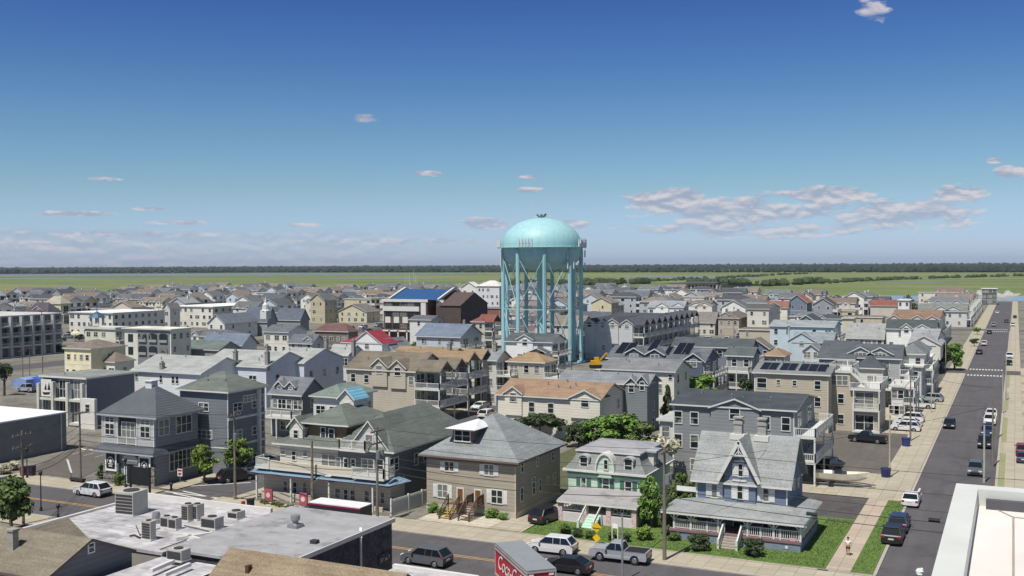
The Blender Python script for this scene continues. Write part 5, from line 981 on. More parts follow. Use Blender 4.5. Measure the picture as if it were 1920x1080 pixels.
b = MB(); b.lathe([(R0, zmid-.75), (R0+1.3, zmid-.75), (R0+1.3, zmid-.62), (R0, zmid-.62)], 64); b.build('walkway', TQ, TK)
b = MB()
for zq in (zmid+.35, zmid-.15): b.lathe([(R0+.9, zq), (R0+1.0, zq), (R0+1.0, zq+.08), (R0+.9, zq+.08), (R0+.9, zq)], 64)
b.build('walkway_railing', TQ, TK)
bx_ = R0-.1
phi0 = math.atan2(-TY, -TX)     # direction towards the camera
legs = []
for k in range(9):
    a = phi0+R_(-4*-1)+R_(40*k); legs.append((bx_*math.cos(a), bx_*math.sin(a)))
    b = MB(); b.tube((*legs[-1], 0), (*legs[-1], zmid-1.2), .56, n=14); b.tube((*legs[-1], zmid-1.2), (legs[-1][0]*.985, legs[-1][1]*.985, zmid-.2), .48, .2, n=14); b.box(legs[-1][0]-.9, legs[-1][1]-.9, 0, legs[-1][0]+.9, legs[-1][1]+.9, .6)
    b.build('leg', TQ, T, smooth=False)
b = MB(); b.lathe([(2.2, 0), (2.05, 1.5), (1.8, 4), (1.5, 7.2), (1.32, 8.5), (1.3, zlow_+1)], 24); b.build('riser', TQ, T, smooth=True)
zr = zz(580)
for k in range(9):
    p, q = legs[k], legs[(k+1) % 9]; b = MB(); b.bar((*p, zr), (*q, zr), .22, .22); b.build('strut', TQ, T)
    for (z0, z1) in ((1.0, zr-.3), (zr+.3, zmid-3.2)):
        b = MB(); b.tube((*p, z0), (*q, z1), .1, n=5); b.build('brace', TQ, T); b = MB(); b.tube((*q, z0), (*p, z1), .1, n=5); b.build('brace', TQ, T)
b = MB(); p = legs[0]; 
n_ = Vector((p[0], p[1], 0)).normalized()*.6; t_ = Vector((-n_.y, n_.x, 0)).normalized()*.22
for s in (-1, 1): b.bar((p[0]+n_.x+s*t_.x, p[1]+n_.y+s*t_.y, 3), (p[0]+n_.x+s*t_.x, p[1]+n_.y+s*t_.y, zmid-.5), .06)
for k in range(56): z_ = 3.2+k*.48; b.bar((p[0]+n_.x-t_.x, p[1]+n_.y-t_.y, z_), (p[0]+n_.x+t_.x, p[1]+n_.y+t_.y, z_), .05)
b.build('ladder', TQ, T)
AN = mat('antenna_grey', (196, 200, 202), .5)
def sector(ang, z, n, par, rr=None):
    b = MB(); r = (rr or R0)+1.25
    for k in range(n):
        a = ang+(k-(n-1)/2)*.075; x, y = r*math.cos(a), r*math.sin(a); b.box(x-.16, y-.16, z-.9, x+.16, y+.16, z+1.1); b.box(x-.05, y-.05, z-1.3, x+.05, y+.05, z+1.5)
    a0, a1 = ang-(n-1)/2*.075, ang+(n-1)/2*.075; b.bar(((r-.3)*math.cos(a0), (r-.3)*math.sin(a0), z), ((r-.3)*math.cos(a1), (r-.3)*math.sin(a1), z), .1)
    b.build('antenna_panel', AN, par)
for ang in (-72, -82, -21, 66, 74, 82, 60): sector(phi0+R_(ang), zmid+.3, 3 if abs(ang) > 30 else 5, T)
LG_ = [o for o in T.children if o.name.startswith('leg')]
for (k, zs) in ((1, (zmid-3.2, zmid-5.6)), (7, (zmid-3, zmid-5)), (2, (zmid-2.5, zmid-6))):
    for z_ in zs:
        b = MB(); p = legs[k]
        for s in range(3): a = 2.1*s+.4; x, y = p[0]+1.1*math.cos(a), p[1]+1.1*math.sin(a); b.box(x-.15, y-.15, z_-1.0, x+.15, y+.15, z_+1.0); b.bar((p[0], p[1], z_), (x, y, z_), .08)
        b.build('antenna_cluster', AN, T)
for (u, v0, v1) in ((998, 372, 405), (1035, 367, 405)):
    x = (u-1016)*TZ/FO; b = MB(); z0 = zz(v1)-.6; b.tube((x, 0, z0), (x, 0, zz(v0)), .07, .04, n=5); b.bar((0, 0, ztop_+.3), (x, 0, z0+.2), .1); b.build('whip_antenna', AN, T)
b = MB(); b.tube((0, 0, ztop_-.2), (0, 0, ztop_+1.0), .35, .3, n=10); b.tube((.6, 0, ztop_+.3), (1.5, -.3, ztop_+1.0), .3, .3, n=8); b.tube((-.6, 0, ztop_+.3), (-1.4, .2, ztop_+.9), .3, .3, n=8); b.build('beacon_gear', mat('gear_dark', (80, 92, 96), .6), T)
# ---------------------------------------------------------------- foreground roofs
WR = mat('membrane_roof', (188, 186, 188), .8, 'stain', .28); WR2 = mat('membrane_roof_grey', (158, 158, 160), .85, 'stain', .12); CP = mat('coping_white', (206, 204, 200), .6)
x0, x1, yA, yB, hh = -76.6, -60.6, 61.5, 75.2, 5.0; FOOT.append(('hvac', x0, x1, yA, yB))
T = thing('flat_roof_building', 'low building with stained white membrane roof crowded with air conditioning units', 'building', (x0, yA, 0)); w, d = x1-x0, yB-yA
b = MB(); b.box(0, 0, 0, w, d, hh); b.build('wall', wallm((150, 144, 136), 'plain'), T)
b = MB(); b.box(-.1, -.1, hh, w, d+.1, hh+.25); b.build('roof', WR, T)
b = MB(); b.box(-.2, d-.1, hh+.251, w*.98, d+.2, hh+.75); b.box(-.2, -.1, hh+.251, .1, d-.11, hh+.45); b.build('parapet', CP, T)
def roofpx(u, v, z): x, y = P(zu(10, u), zv(10, v), z); return x, y
def unit(u, v, w_, d_, h_, label, rz=0, kind=0):
    x, y = P(u, v, 5.26); t = thing('air_conditioner', label, 'air conditioner', (x, y, 5.26), rz, 'air conditioning units on the flat roof')
    b = MB(); b.box(-w_/2, -d_/2, .12, w_/2, d_/2, h_); b.build('cabinet', mat('unit_beige', (176, 172, 164), .6, 'plain', .1, 2), t); b = MB()
    for s in range(6): zq = .2+s*(h_-.3)/6; b.box(-w_/2+.08, -d_/2-.03, zq, w_/2-.08, -d_/2, zq+(h_-.3)/9)
    b.build('grille', mat('unit_dark', (62, 62, 64), .6), t)
    b = MB(); b.box(-w_/2-.05, -d_/2-.05, 0, w_/2+.05, d_/2+.05, .12); b.build('curb', CP, t)
    b = MB(); b.tube((0, 0, h_), (0, 0, h_+.08), min(w_, d_)*.36, n=14); b.build('fan', mat('unit_dark', (62, 62, 64), .6), t); return t
unit(247, 962, 2.0, 2.0, 2.1, 'large square beige air conditioner at the back edge of the stained roof', .1)
unit(353, 976, .8, .9, 1.5, 'left unit of the tall louvred pair on the stained roof'); unit(370, 974, .8, .9, 1.4, 'right unit of the tall louvred pair on the stained roof')
unit(313, 989, .9, .7, 1.0, 'left unit of the low pair in the middle of the stained roof'); unit(328, 992, .9, .7, 1.0, 'right unit of the low pair in the middle of the stained roof')
unit(279, 1012, 1.0, .6, 1.6, 'lone narrow upright air conditioner with a hose at mid roof'); unit(398, 990, 1.6, 1.1, 1.0, 'wide low air conditioner near the edge of the grey roof')
unit(335, 1050, 1.5, 1.0, .9, 'low box air conditioner near the front ducts'); unit(443, 972, 1.1, 1.1, .7, 'small square curb-mounted fan box by the parapet')
for (u, v) in ((293, 980),): x, y = P(u, v, 5.26); b = MB(); b.lathe([(.01, 1.0), (.3, .95), (.36, .7), (.36, .4), (.5, .35), (.55, 0)], 14, (0, 0)); tag(b.build('roof_ventilator', mat('vent_metal2', (150, 150, 152), .4, metal=.4), None, (x, y, 5.26)), 'round mushroom roof ventilator beside the louvred pair', 'ventilator')
for (i, (a, c)) in enumerate((((330, 1010), (398, 1000)), ((283, 1070), (325, 1052)), ((308, 1078), (356, 1058)), ((345, 1003), (375, 1012)))):
    p, q = P(*a, 5.4), P(*c, 5.4); b = MB(); b.bar((*p, 5.4), (*q, 5.4), .3, .25); tag(b.build('duct', CP), ['pale duct behind the wide low air conditioner', 'left of two pale ducts at the roof front', 'right of two pale ducts at the roof front', 'short angled duct by the low pair of units'][i], 'duct')
b = MB(); pts = [P(u, v, 5.36) for u, v in ((243, 1005), (252, 1003), (262, 1008), (272, 1010))]
for p, q in zip(pts, pts[1:]): b.tube((*p, 5.36), (*q, 5.36), .07, n=6)
tag(b.build('hose', mat('hose_dark', (54, 54, 56), .6)), 'dark curved hose lying on the stained roof', 'hose')
T = thing('flat_roof_annex', 'pale roof strip running down between the two brown shingle roofs', 'building', (-60.5, 50.0, 0)); FOOT.append(('hvac', -60.5, -53, 50, 61.4)); b = MB(); b.box(0, 0, 0, 7.2, 11.3, hh-.3); b.build('wall', wallm((150, 144, 136), 'plain'), T); b = MB(); b.box(-.1, -.1, hh-.299, 7.3, 11.35, hh-.05); b.build('roof', WR, T); b = MB(); b.box(7.1, -.1, hh-.049, 7.3, 11.35, hh+.3); b.build('parapet', CP, T)
T0 = [o for o in COL.objects if o.get('label', '').startswith('low building with stained white')][0]
for k in range(5): b = MB(); yy = 2.2+k*2.4; b.box(.2, yy, 5.255, 15.8, yy+.07, 5.263); b.build('roof_seam', mat('seam_grey', (136, 134, 134), .8), T0)
for lb_, a, c in (('thin pipe from the lone upright unit towards the low pair', (262, 1003), (300, 990)), ('thin pipe between the low pair and the wide low unit', (345, 985), (392, 996)), ('thin pipe before the short angled ducts', (300, 1030), (350, 1012)), ('short thin pipe left of the lone upright unit', (255, 985), (262, 1003))):
    p, q = P(*a, 5.35), P(*c, 5.35); b = MB(); b.tube((*p, 5.35), (*q, 5.35), .045, n=6); o_ = b.build('roof_pipe', mat('pipe_dark', (84, 84, 86), .6)); o_['label'] = lb_; o_['category'] = 'pipe'; o_['group'] = 'thin pipes on the stained roof'
# grey roof building
x0, x1, yA, yB = -60.4, -49.4, 62.0, 77.4; FOOT.append(('grey', x0, x1, yA, yB)); hh = 5.3
T = thing('flat_roof_building', 'dark brick building with plain grey flat roof and white downpipe', 'building', (x0, yA, 0)); w, d = x1-x0, yB-yA
DB = mat('dark_brick', (58, 58, 66), .85, 'two', .08, 2.5, c2=(82, 80, 84)); b = MB(); b.box(0, 0, 0, w, d, hh); b.build('wall', DB, T)
b = MB(); b.box(-.1, -.2, hh, w+.15, d+.15, hh+.22); b.build('roof', WR2, T); b = MB(); b.box(w+.15, -.2, hh-.1, w+.25, d+.2, hh+.26); b.build('roof_edge', CP, T)
b = MB(); yy = FX(zu(11, 1305), zv(11, 800), x1)[0]-yA; b.tube((w+.25, yy, .1), (w+.25, yy, hh-.35), .1, n=8); b.bar((w+.25, yy, hh-.3), (w-.3, yy+.8, hh+.35), .22); b.build('downpipe', WHITE, T)
x, y = P(554, 988, hh+.25); b = MB(); b.box(x-.5, y-.5, hh+.22, x+.5, y+.5, hh+.5); b.lathe([(.3, hh+.5), (.22, hh+.7), (.4, hh+.9), (.42, hh+1.25), (.2, hh+1.3), (.01, hh+1.32)], 14, (x, y)); tag(b.build('roof_ventilator', mat('vent_metal2', (150, 150, 152), .4, metal=.4)), 'turbine roof ventilator on the plain grey roof', 'ventilator')
x, y = P(590, 1018, hh+.25); b = MB(); b.box(x-.3, y-.25, hh+.22, x+.3, y+.25, hh+.5); tag(b.build('roof_vent', mat('unit_dark', (62, 62, 64), .6)), 'small dark vent box on the grey roof near its edge', 'vent')
ys, zs = FX(zu(11, 1540), zv(11, 915), x1+.02); b = MB(); b.box(-.02, -1.0, -.45, .06, 1.0, .45); SG = b.build('wall_sign', mat('sign_black', (34, 34, 38), .5)); SG.location = (x1+.02, ys, zs); tag(SG, 'dark sign with pale letters on the dark brick wall', 'sign')
text_obj('57 16 7', .5, mat('sign_letters', (190, 196, 206), .5), SG, (.07, 0, -.12), (R_(90), 0, R_(90))); text_obj('EST  ST', .3, mat('sign_letters2', (112, 106, 100), .5), SG, (.07, 0, .24), (R_(90), 0, R_(90)))
# brown gable building lower left
ap = P(169, 1014, 7.6); er = P(248, 1034, 5.8); BS = roofm((120, 112, 98)); x1 = ap[0]; yr = ap[1]; ye = er[1]; half = ye-yr; rs = 1.8
FOOT.append(('brown', x1-14, x1, yr-half, ye))
T = thing('shingled_building', 'building with brown shingle gable roof and dark grey clapboard end at lower left', 'building', (x1-14, yr-half, 0)); w, d = 14, 2*half
b = MB(); walls(b, w, d, 5.8, 'gx', rs); b.build('wall', wallm((112, 110, 116)), T); b = MB(); roof_gx(b, w, d, 5.8, rs, .25, oe=.25); RF = b.build('roof', [BS, mat('drip_edge', (96, 88, 84), .7)], T)
y_, z_ = FX(zu(10, 818), zv(10, 825), x1); window(T, w, y_-(yr-half), z_-.3, .45, .6, 's', '', True, 'attic_vent'); window(T, w, FX(zu(10, 825), zv(10, 1050), x1)[0]-(yr-half), 3.2, .8, 1.3, 's', '', True)
b = MB(); b.box(-.3, -.25, -.8, .3, .25, 1.9); b.box(-.38, -.33, 1.9, .38, .33, 2.05); cx_, cy_ = P(25, 1050, 6.0); b.build('chimney', mat('chimney_stone', (160, 156, 146), .9, 'brick'), RF, (cx_-(x1-14), cy_-(yr-half), 6.3))
b = MB(); roof_gy(b, 5, 4.5, 5.7, 1.6, .25, x0=4.0, y0=d*.5, oe=.1); b.build('valley_roof', [BS, mat('drip_edge', (96, 88, 84), .7)], RF)
# brown roof lower middle
a = P(437, 1027, 7.0); c = P(723, 1076, 7.0); yr = a[1]; FOOT.append(('brown2', a[0], c[0], yr-6, yr+6))
T = thing('shingled_building', 'building with plain brown shingle roof below the grey flat roof', 'building', (a[0], yr-5, 0)); w = c[0]-a[0]+1.0; d = 10
b = MB(); walls(b, w, d, 3.6, 'gx', 3.4); b.build('wall', wallm((120, 112, 106)), T); b = MB(); roof_gx(b, w, d, 3.6, 3.2, .3, oe=.3); RF = b.build('roof', [roofm((132, 118, 98)), mat('drip_edge', (96, 88, 84), .7)], T)
vx, vy = P(466, 1066, 6.2); b = MB(); b.box(-.15, -.2, -.3, .15, .2, .25); b.build('vent', mat('rust_vent', (92, 60, 48), .8), RF, (vx-a[0], vy-(yr-5), 6.2))
# white coping at bottom edge
a = P(742, 1064, 5.5); c = P(905, 1080, 5.5); T = thing('flat_roof_building', 'sliver of pale flat roof with white coping at the bottom edge', 'building', (a[0], a[1]-8, 0)); w = c[0]-a[0]; FOOT.append(('sliver', a[0], c[0], a[1]-8, a[1]))
b = MB(); b.box(0, 0, 0, w, 8, 5.3); b.build('wall', wallm((150, 144, 136), 'plain'), T); b = MB(); b.box(-.1, -.1, 5.301, w+.1, 8.1, 5.5); b.build('roof', WR, T); b = MB(); b.box(-.15, 7.8, 5.501, w+.1, 8.15, 5.75); b.build('parapet', CP, T)
# tall building whose roof fills the lower right corner
zt = 22.0; cx0, cy0 = P(1793, 906, zt); T = thing('parapet_roof_building', 'tall building roof with cream membrane and broad white parapet at lower right', 'building', (cx0, cy0-20, 0)); FOOT.append(('right', cx0, cx0+20, cy0-20, cy0))
CM = mat('cream_membrane', (218, 212, 206), .75, 'plain', .06, .5); PW = mat('parapet_cap', (204, 206, 200), .5, 'plain', .05)
b = MB(); b.box(0, 0, 0, 22, 20, zt-.6); b.build('wall', wallm((196, 190, 178), 'plain'), T); b = MB(); b.box(.55, 0, zt-.599, 22, 19.45, zt-.45); b.build('roof', CM, T)
b = MB(); b.box(0, 0, zt-.59, .55, 20, zt); b.box(.551, 19.45, zt-.59, 22, 20, zt); b.build('parapet', PW, T); b = MB(); b.box(.75, 19.15, zt-.449, 22, 19.35, zt-.2); b.build('edge_flashing', mat('flash_dark', (88, 88, 92), .6), T)
b = MB(); S1, S2 = P(1900, 970, zt-.44), P(1900, 1080, zt-.44); b.bar((S1[0]-cx0, S1[1]-cy0+20, zt-.44), (S2[0]-cx0, S2[1]-cy0+20, zt-.44), .05, .02); b.bar((S1[0]-cx0, S1[1]-cy0+20, zt-.44), (22, S1[1]-cy0+20, zt-.44), .05, .02)
pp = [P(u, v, zt-.44) for u, v in ((1815, 930), (1850, 938), (1868, 955), (1900, 970))]
for p, q in zip(pp, pp[1:]): b.bar((p[0]-cx0, p[1]-cy0+20, zt-.44), (q[0]-cx0, q[1]-cy0+20, zt-.44), .04, .02)
b.build('membrane_seam', mat('seam_brown', (160, 148, 138), .8), T)
# grey commercial building at the left edge
x1, yb_ = P(125, 843); T = thing('commercial_building', 'grey block building with white flat roof at the left edge of the street', 'building', (x1-25, 97.5, 0)); hh = 5.6; d = yb_-97.5; FOOT.append(('left', x1-25, x1, 97.5, yb_))
b = MB(); b.box(0, 0, 0, 25, d, hh); b.build('wall', wallm((128, 128, 128), 'plain'), T); b = MB(); b.box(-.1, -.1, hh, 25.15, d+.15, hh+.2); b.build('roof', mat('bright_membrane', (224, 226, 230), .7, 'plain', .04), T)
b = MB(); b.tube((25.1, d*.93, .1), (25.1, d*.93, hh-.1), .09, n=6); b.build('downpipe', WHITE, T)
# cupola, steeple, tents
x, y = P(90, 575, 7); 
cx_, cy_ = P(180, 607, 7.4); T = thing('cupola', 'blue tent-roofed cupola on white posts above the cream building', 'cupola', (cx_, cy_+.5, 7.3), R_(10)); b = MB(); b.lathe([(3.0, 2.2), (1.6, 3.6), (.15, 4.4), (.08, 7.5), (.01, 7.6)], 8); b.build('roof', mat('cupola_blue', (62, 94, 114), .5), T)
for k in range(4): a = R_(45+90*k); b = MB(); b.box(2.0*math.cos(a)-.3, 2.0*math.sin(a)-.3, 0, 2.0*math.cos(a)+.3, 2.0*math.sin(a)+.3, 2.3); b.build('post', WHITE, T)
cx_, cy_ = P(498, 590, 9.5); T = thing('steeple', 'small white stepped steeple on the slate church roof', 'steeple', (cx_, cy_, 8.0)); b = MB(); b.box(-1.4, -1.4, 0, 1.4, 1.4, 3.0); b.lathe([(1.7, 3.0), (1.2, 3.4), (1.1, 5.2), (.5, 5.8), (.05, 8.2)], 8); b.build('spire', WHITE, T)
for i, (u, v, lb) in enumerate(((30, 652, 'leftmost pale tent roof on the hotel forecourt'), (105, 648, 'middle pale tent roof on the hotel forecourt'), (142, 640, 'rightmost pale tent roof by the white motel'))):
    x, y = P(u, v); T = thing('canopy_tent', lb, 'tent', (x, y, 0), 0, 'tent roofs on the hotel forecourt'); b = MB(); b.lathe([(2.6, 3.0), (1.2, 3.7), (.05, 5.2)], 4); b.build('tent_roof', mat('tent_cream', (208, 200, 170), .8), T); b = MB(); b.tube((0, 0, 0), (0, 0, 3.2), .1, n=6); b.build('pole', WHITE, T)
# ---------------------------------------------------------------- vegetation
def leaf(c, nm): return mat(nm, c, .6, 'leaf')
LM = {'green': leaf((96, 126, 54), 'leaf_green'), 'dark': leaf((58, 72, 44), 'leaf_dark'), 'lime': leaf((104, 128, 54), 'leaf_lime'), 'olive': leaf((84, 102, 54), 'leaf_olive'), 'pale': leaf((188, 184, 160), 'leaf_blossom')}
BARK = mat('bark', (96, 84, 72), .9, 'plain', .2, 2)
CRN = {}
def crown_mesh(kind, shape, n, seed):
    k = (kind, shape, n, seed)
    if k in CRN: return CRN[k]
    rn = random.Random(seed); b = MB(); cl = []
    for _ in range(26 if n > 500 else 10):
        if shape == 'round': 
            t = rn.uniform(0, 2*math.pi); z = rn.uniform(-.75, .95); r = math.sqrt(max(0, 1-z*z))*rn.uniform(.35, .85); cl.append((r*math.cos(t), r*math.sin(t), z*.8, rn.uniform(.22, .42)))
        elif shape == 'cone':
            z = rn.uniform(-1, 1); r = (1-z)/2*rn.uniform(.2, .9); t = rn.uniform(0, 2*math.pi); cl.append((r*math.cos(t), r*math.sin(t), z, .16+.2*(1-z)/2))
        elif shape == 'flat':
            t = rn.uniform(0, 2*math.pi); r = rn.uniform(.1, 1); cl.append((r*math.cos(t), r*math.sin(t), rn.uniform(-.5, .4)*(1.1-r*.6), rn.uniform(.2, .36)))
        else: t = rn.uniform(0, 2*math.pi); z = rn.uniform(-.5, .8); r = rn.uniform(.1, .75); cl.append((r*math.cos(t), r*math.sin(t), z, rn.uniform(.3, .42)))
    ls = .105 if n > 1600 else .14 if n > 500 else .2
    for _ in range(n):
        c = cl[rn.randrange(len(cl))]; d = Vector((rn.gauss(0, 1), rn.gauss(0, 1), rn.gauss(0, 1))).normalized()*c[3]*rn.uniform(.55, 1.08); p = Vector(c[:3])+Vector((d.x, d.y, d.z*.75))
        nn = (d.normalized()+Vector((rn.uniform(-.8, .8), rn.uniform(-.8, .8), rn.uniform(-.2, 1.0)))).normalized(); a = nn.cross(Vector((rn.uniform(-1, 1), rn.uniform(-1, 1), rn.uniform(-1, 1)))).normalized(); e = nn.cross(a); s = ls*rn.uniform(.5, 1.2)
        b.poly([p-a*s, p-e*s*.6, p+a*s, p+e*s*.6])
    CRN[k] = b.mesh('crown_mesh', LM[kind]); return CRN[k]
TRUNK = {}
def trunk_mesh(seed):
    if seed in TRUNK: return TRUNK[seed]
    rn = random.Random(seed); b = MB(); b.tube((0, 0, 0), (.02, .01, .38), .035, .024, n=7)
    for k in range(6): t = rn.uniform(0, 6.28); z = .3+.06*k; b.tube((.02, .01, z), (.02+.22*math.cos(t), .22*math.sin(t), z+rn.uniform(.2, .34)), .014, .004, n=5)
    b.tube((.02, .01, .38), (0, 0, .8), .022, .006, n=6); TRUNK[seed] = b.mesh('trunk_mesh', BARK); return TRUNK[seed]
def tree(label, x, y, h, w, kind='green', shape='round', n=3200, seed=1, name='tree', cat='tree', z=0, group=None, low=.25):
    T = thing(name, label, cat, (x, y, z), random.Random(seed).uniform(0, 6), group)
    t = put('trunk', trunk_mesh(seed % 3), T); t.scale = (h, h, h)
    c = put('crown', crown_mesh(kind, shape, n, seed), T, (0, 0, h*(low+(1-low)/2))); c.scale = (w/2, w/2, h*(1-low)/2); return T
def bush(label, x, y, r, h=None, kind='green', seed=3, n=900, z=0, group=None, name='shrub'):
    h = h or r*1.6; T = thing(name, label, 'shrub', (x, y, z), seed, group); c = put('foliage', crown_mesh(kind, 'dome', n, seed), T, (0, 0, h*.5)); c.scale = (r*1.05, r*1.05, h*.55)
    b = MB(); b.tube((0, 0, 0), (0, 0, h*.5), .05, n=5); b.build('stem', BARK, T); return T
def tpx(label, u, v, vtop, wpx, kind='green', shape='round', seed=1, n=3200, low=.2, **k):
    x, y = P(u, v); zc = Vector((x, y, -CH)).dot(CF); return tree(label, x, y, (v-vtop)*zc/FO/.985, wpx*zc/FO, kind, shape, n, seed, low=low, **k)
def bpx(label, u, v, r, h, kind='green', seed=3, **k):
    if 'n' in k and k['n'] == 700: k['n'] = 1500
    x, y = P(u, v); zc = Vector((x, y, -CH)).dot(CF); return bush(label, x, y, r*zc/FO, h*zc/FO, kind, seed, **k)
tpx('dark open-branched pine beside the orange-roofed cream house', 1012, 824, 762, 92, 'dark', 'flat', 1, low=.15); tpx('dark pine clump at the left foot of the green tree mass', 1085, 838, 790, 60, 'dark', 'round', 2, low=.05)
tpx('leafy green tree, left of the three behind the mint house', 1120, 838, 782, 82, 'green', 'round', 3, low=.05); tpx('leafy green tree, middle of the three behind the mint house', 1163, 842, 776, 92, 'green', 'round', 4, low=.05); tpx('leafy green tree, right of the three behind the mint house', 1205, 844, 792, 66, 'olive', 'round', 5, low=.05)
tpx('blossoming pale tree behind the utility pole', 1243, 900, 800, 56, 'pale', 'flat', 6, n=1300, low=.25)
tpx('bright green round tree above the slate grey condo roof', 1312, 775, 700, 92, 'green', 'round', 7, low=.1); tpx('small green tree left of the round tree above the condo', 1268, 785, 722, 60, 'green', 'round', 8, low=.1); tpx('dark conical evergreen beside the cream blank wall', 1252, 800, 727, 44, 'dark', 'cone', 9, low=.02); tpx('dark shrubby tree in front of the three-deck grey house', 1398, 768, 706, 44, 'dark', 'round', 10, low=.05)
tpx('big dark tree at the corner of the second crosswalk, left half', 1765, 694, 640, 40, 'dark', 'round', 11, low=.08); tpx('big green street tree right of the dark corner tree', 1790, 694, 643, 42, 'green', 'round', 12, low=.08)
tpx('small round street tree on the pavement past the corner trees', 1827, 650, 633, 18, 'dark', 'round', 13, n=900); tpx('yellow-green street tree near the far houses of the right street', 1832, 628, 612, 16, 'lime', 'round', 14, n=900)
tpx('young green street tree beside the corner office flank', 383, 906, 833, 58, 'lime', 'round', 15, low=.25); tpx('young street tree left of the second pole by the parked cars', 446, 890, 818, 56, 'lime', 'round', 16, low=.25)
tpx('leafy tree at the lower left pavement before the pole', 22, 1000, 893, 92, 'olive', 'round', 17, low=.1); tpx('leafy tree between the mint and the blue house', 1222, 990, 892, 56, 'green', 'round', 18, low=.02); tpx('white-flecked shrub tree beside the blue house porch', 1278, 975, 884, 54, 'olive', 'round', 19, low=.02); tpx('low tree between the pole and the blue porch', 1250, 1005, 930, 44, 'olive', 'round', 20, low=.02)
tpx('dark green tree left of the church hall', 472, 612, 583, 42, 'dark', 'round', 21, n=1500, low=.05); tpx('dark green tree in front of the church hall', 543, 612, 584, 38, 'green', 'round', 22, n=1500, low=.05)
tpx('dark rounded evergreen by the white tall narrow house', 1712, 590, 568, 22, 'dark', 'dome', 23, n=900, low=.0); tpx('dark tree under the tower legs', 1168, 700, 672, 36, 'dark', 'round', 24, n=1200, low=.0); tpx('green tree between the tan gable hall and brick hall', 600, 600, 585, 24, 'dark', 'round', 25, n=900)
tpx('small yellow-green tree in front of the slate-roofed house', 778, 655, 640, 16, 'lime', 'round', 26, n=900, low=.05)
bpx('clipped round bush left of the blue house steps', 1311, 1034, 19, 32, 'dark', 31, n=5000); bpx('clipped round bush right of the blue house steps', 1412, 1044, 20, 32, 'dark', 32, n=5000)
for i, (u, v, r, h, kd, lb) in enumerate(((812, 962, 14, 18, 'green', 'leftmost bush before the tan double house'), (828, 966, 12, 14, 'green', 'second bush before the tan double house'), (922, 973, 14, 18, 'green', 'bush left below the right window of the tan double house'), (940, 976, 12, 14, 'green', 'rightmost bush before the tan double house'),
    (1060, 1002, 14, 20, 'olive', 'leafy bush at the left pedestal of the mint porch'), (1082, 1008, 12, 18, 'dark', 'dark bush under the left mint porch railing'), (1105, 1012, 11, 17, 'olive', 'bush left of the mint house steps'), (1150, 1016, 12, 20, 'olive', 'bush right of the mint house steps'), (1175, 1018, 10, 18, 'dark', 'dark bush below the right mint railing'), (1208, 1014, 17, 28, 'lime', 'bright green bush at the right corner of the mint porch'),
    (195, 896, 14, 26, 'olive', 'shrub at the left corner of the corner office'), (222, 912, 12, 26, 'olive', 'light shrub left of the office door'), (272, 908, 13, 20, 'pale', 'blossoming shrub right of the office door'), (288, 908, 11, 22, 'pale', 'blossoming shrub at the right stone pier'), (1262, 1015, 13, 16, 'olive', 'low bush between pole and blue porch'), (6, 890, 16, 20, 'pale', 'pale shrub at the far left pavement'), (22, 882, 14, 16, 'pale', 'second pale shrub at the far left pavement'))):
    bpx(lb, u, v, r, h, kd, 33+i, n=700)
for i in range(9): bpx(['first', 'second', 'third', 'fourth', 'fifth', 'sixth', 'seventh', 'eighth', 'ninth'][i]+' from left of the flower bed bushes before the shop wall', 492+i*9, 945+i*1.8, 7, 9, 'olive', 50+i % 3, n=350, group='flower bed bushes before the shop')
for i, (u, v, vt, w_, kd) in enumerate(((8, 742, 668, 34, 'dark'), (30, 664, 650, 22, 'dark'), (118, 662, 648, 24, 'olive'), (150, 640, 626, 20, 'dark'))): tpx(['spindly dark tree at the left frame edge by the wide road', 'low dark tree on the hotel forecourt, left', 'low olive tree on the hotel forecourt, right', 'small dark tree left of the cupola building'][i], u, v, vt, w_, kd, 'flat' if i == 0 else 'round', 70+i, n=900, low=.3 if i == 0 else .05)
# lawn tufts are one mass
b = MB(); rn = random.Random(5)
for (xa, ya, xb, yb, n) in ((-31.5, 96.9, -15.6, 101.0, 2200), (-18.2, 101, -15.6, 116, 1500), (-13.1, 96.9, -11.5, 127, 1200), (-45.5, 96.9, -32, 102.3, 1800)):
    for _ in range(n):
        x, y = rn.uniform(xa, xb), rn.uniform(ya, yb); s = rn.uniform(.04, .09); a = rn.uniform(0, 3.14); b.poly([(x-s*math.cos(a), y-s*math.sin(a), .11), (x+s*math.cos(a), y+s*math.sin(a), .11), (x+rn.uniform(-.05, .05), y, .11+rn.uniform(.05, .13))])
g = b.build('grass', mat('grass_blades', (80, 102, 48), .9, 'leaf')); g['kind'] = 'stuff'; g['label'] = 'short green grass on the front lawns'
# far shrubs on the marsh and the mainland forest
def mass(name, pts, n, r0, r1, m, label, wid, seed, flat=.8):
    rn = random.Random(seed); b = MB(); seg = [(pts[i], pts[i+1]) for i in range(len(pts)-1)]
    for _ in range(n):
        (a, c) = seg[rn.randrange(len(seg))]; t = rn.random(); x, y = a[0]+(c[0]-a[0])*t, a[1]+(c[1]-a[1])*t; r = rn.uniform(r0, r1); b.blob((x+rn.uniform(-wid, wid), y+rn.uniform(-wid, wid), r*flat*.5-.6), r, 7, 4, 0, .35, flat)
    o = b.build(name, m); o['kind'] = 'stuff'; o['label'] = label; return o
FM = mat('forest', (36, 48, 42), .95, 'two', .15, .02, c2=(48, 62, 50)); SM = mat('marsh_bush', (50, 62, 40), .95, 'two', .2, .05, c2=(70, 84, 50))
random.seed(3)
mass('marsh_shrubs', [P(1099, 532), P(1180, 529), P(1280, 524), P(1380, 520), P(1440, 516), P(1520, 512.5)], 170, 1.5, 4.5, SM, 'dark shrubs in a long line across the marsh', 14, 1)
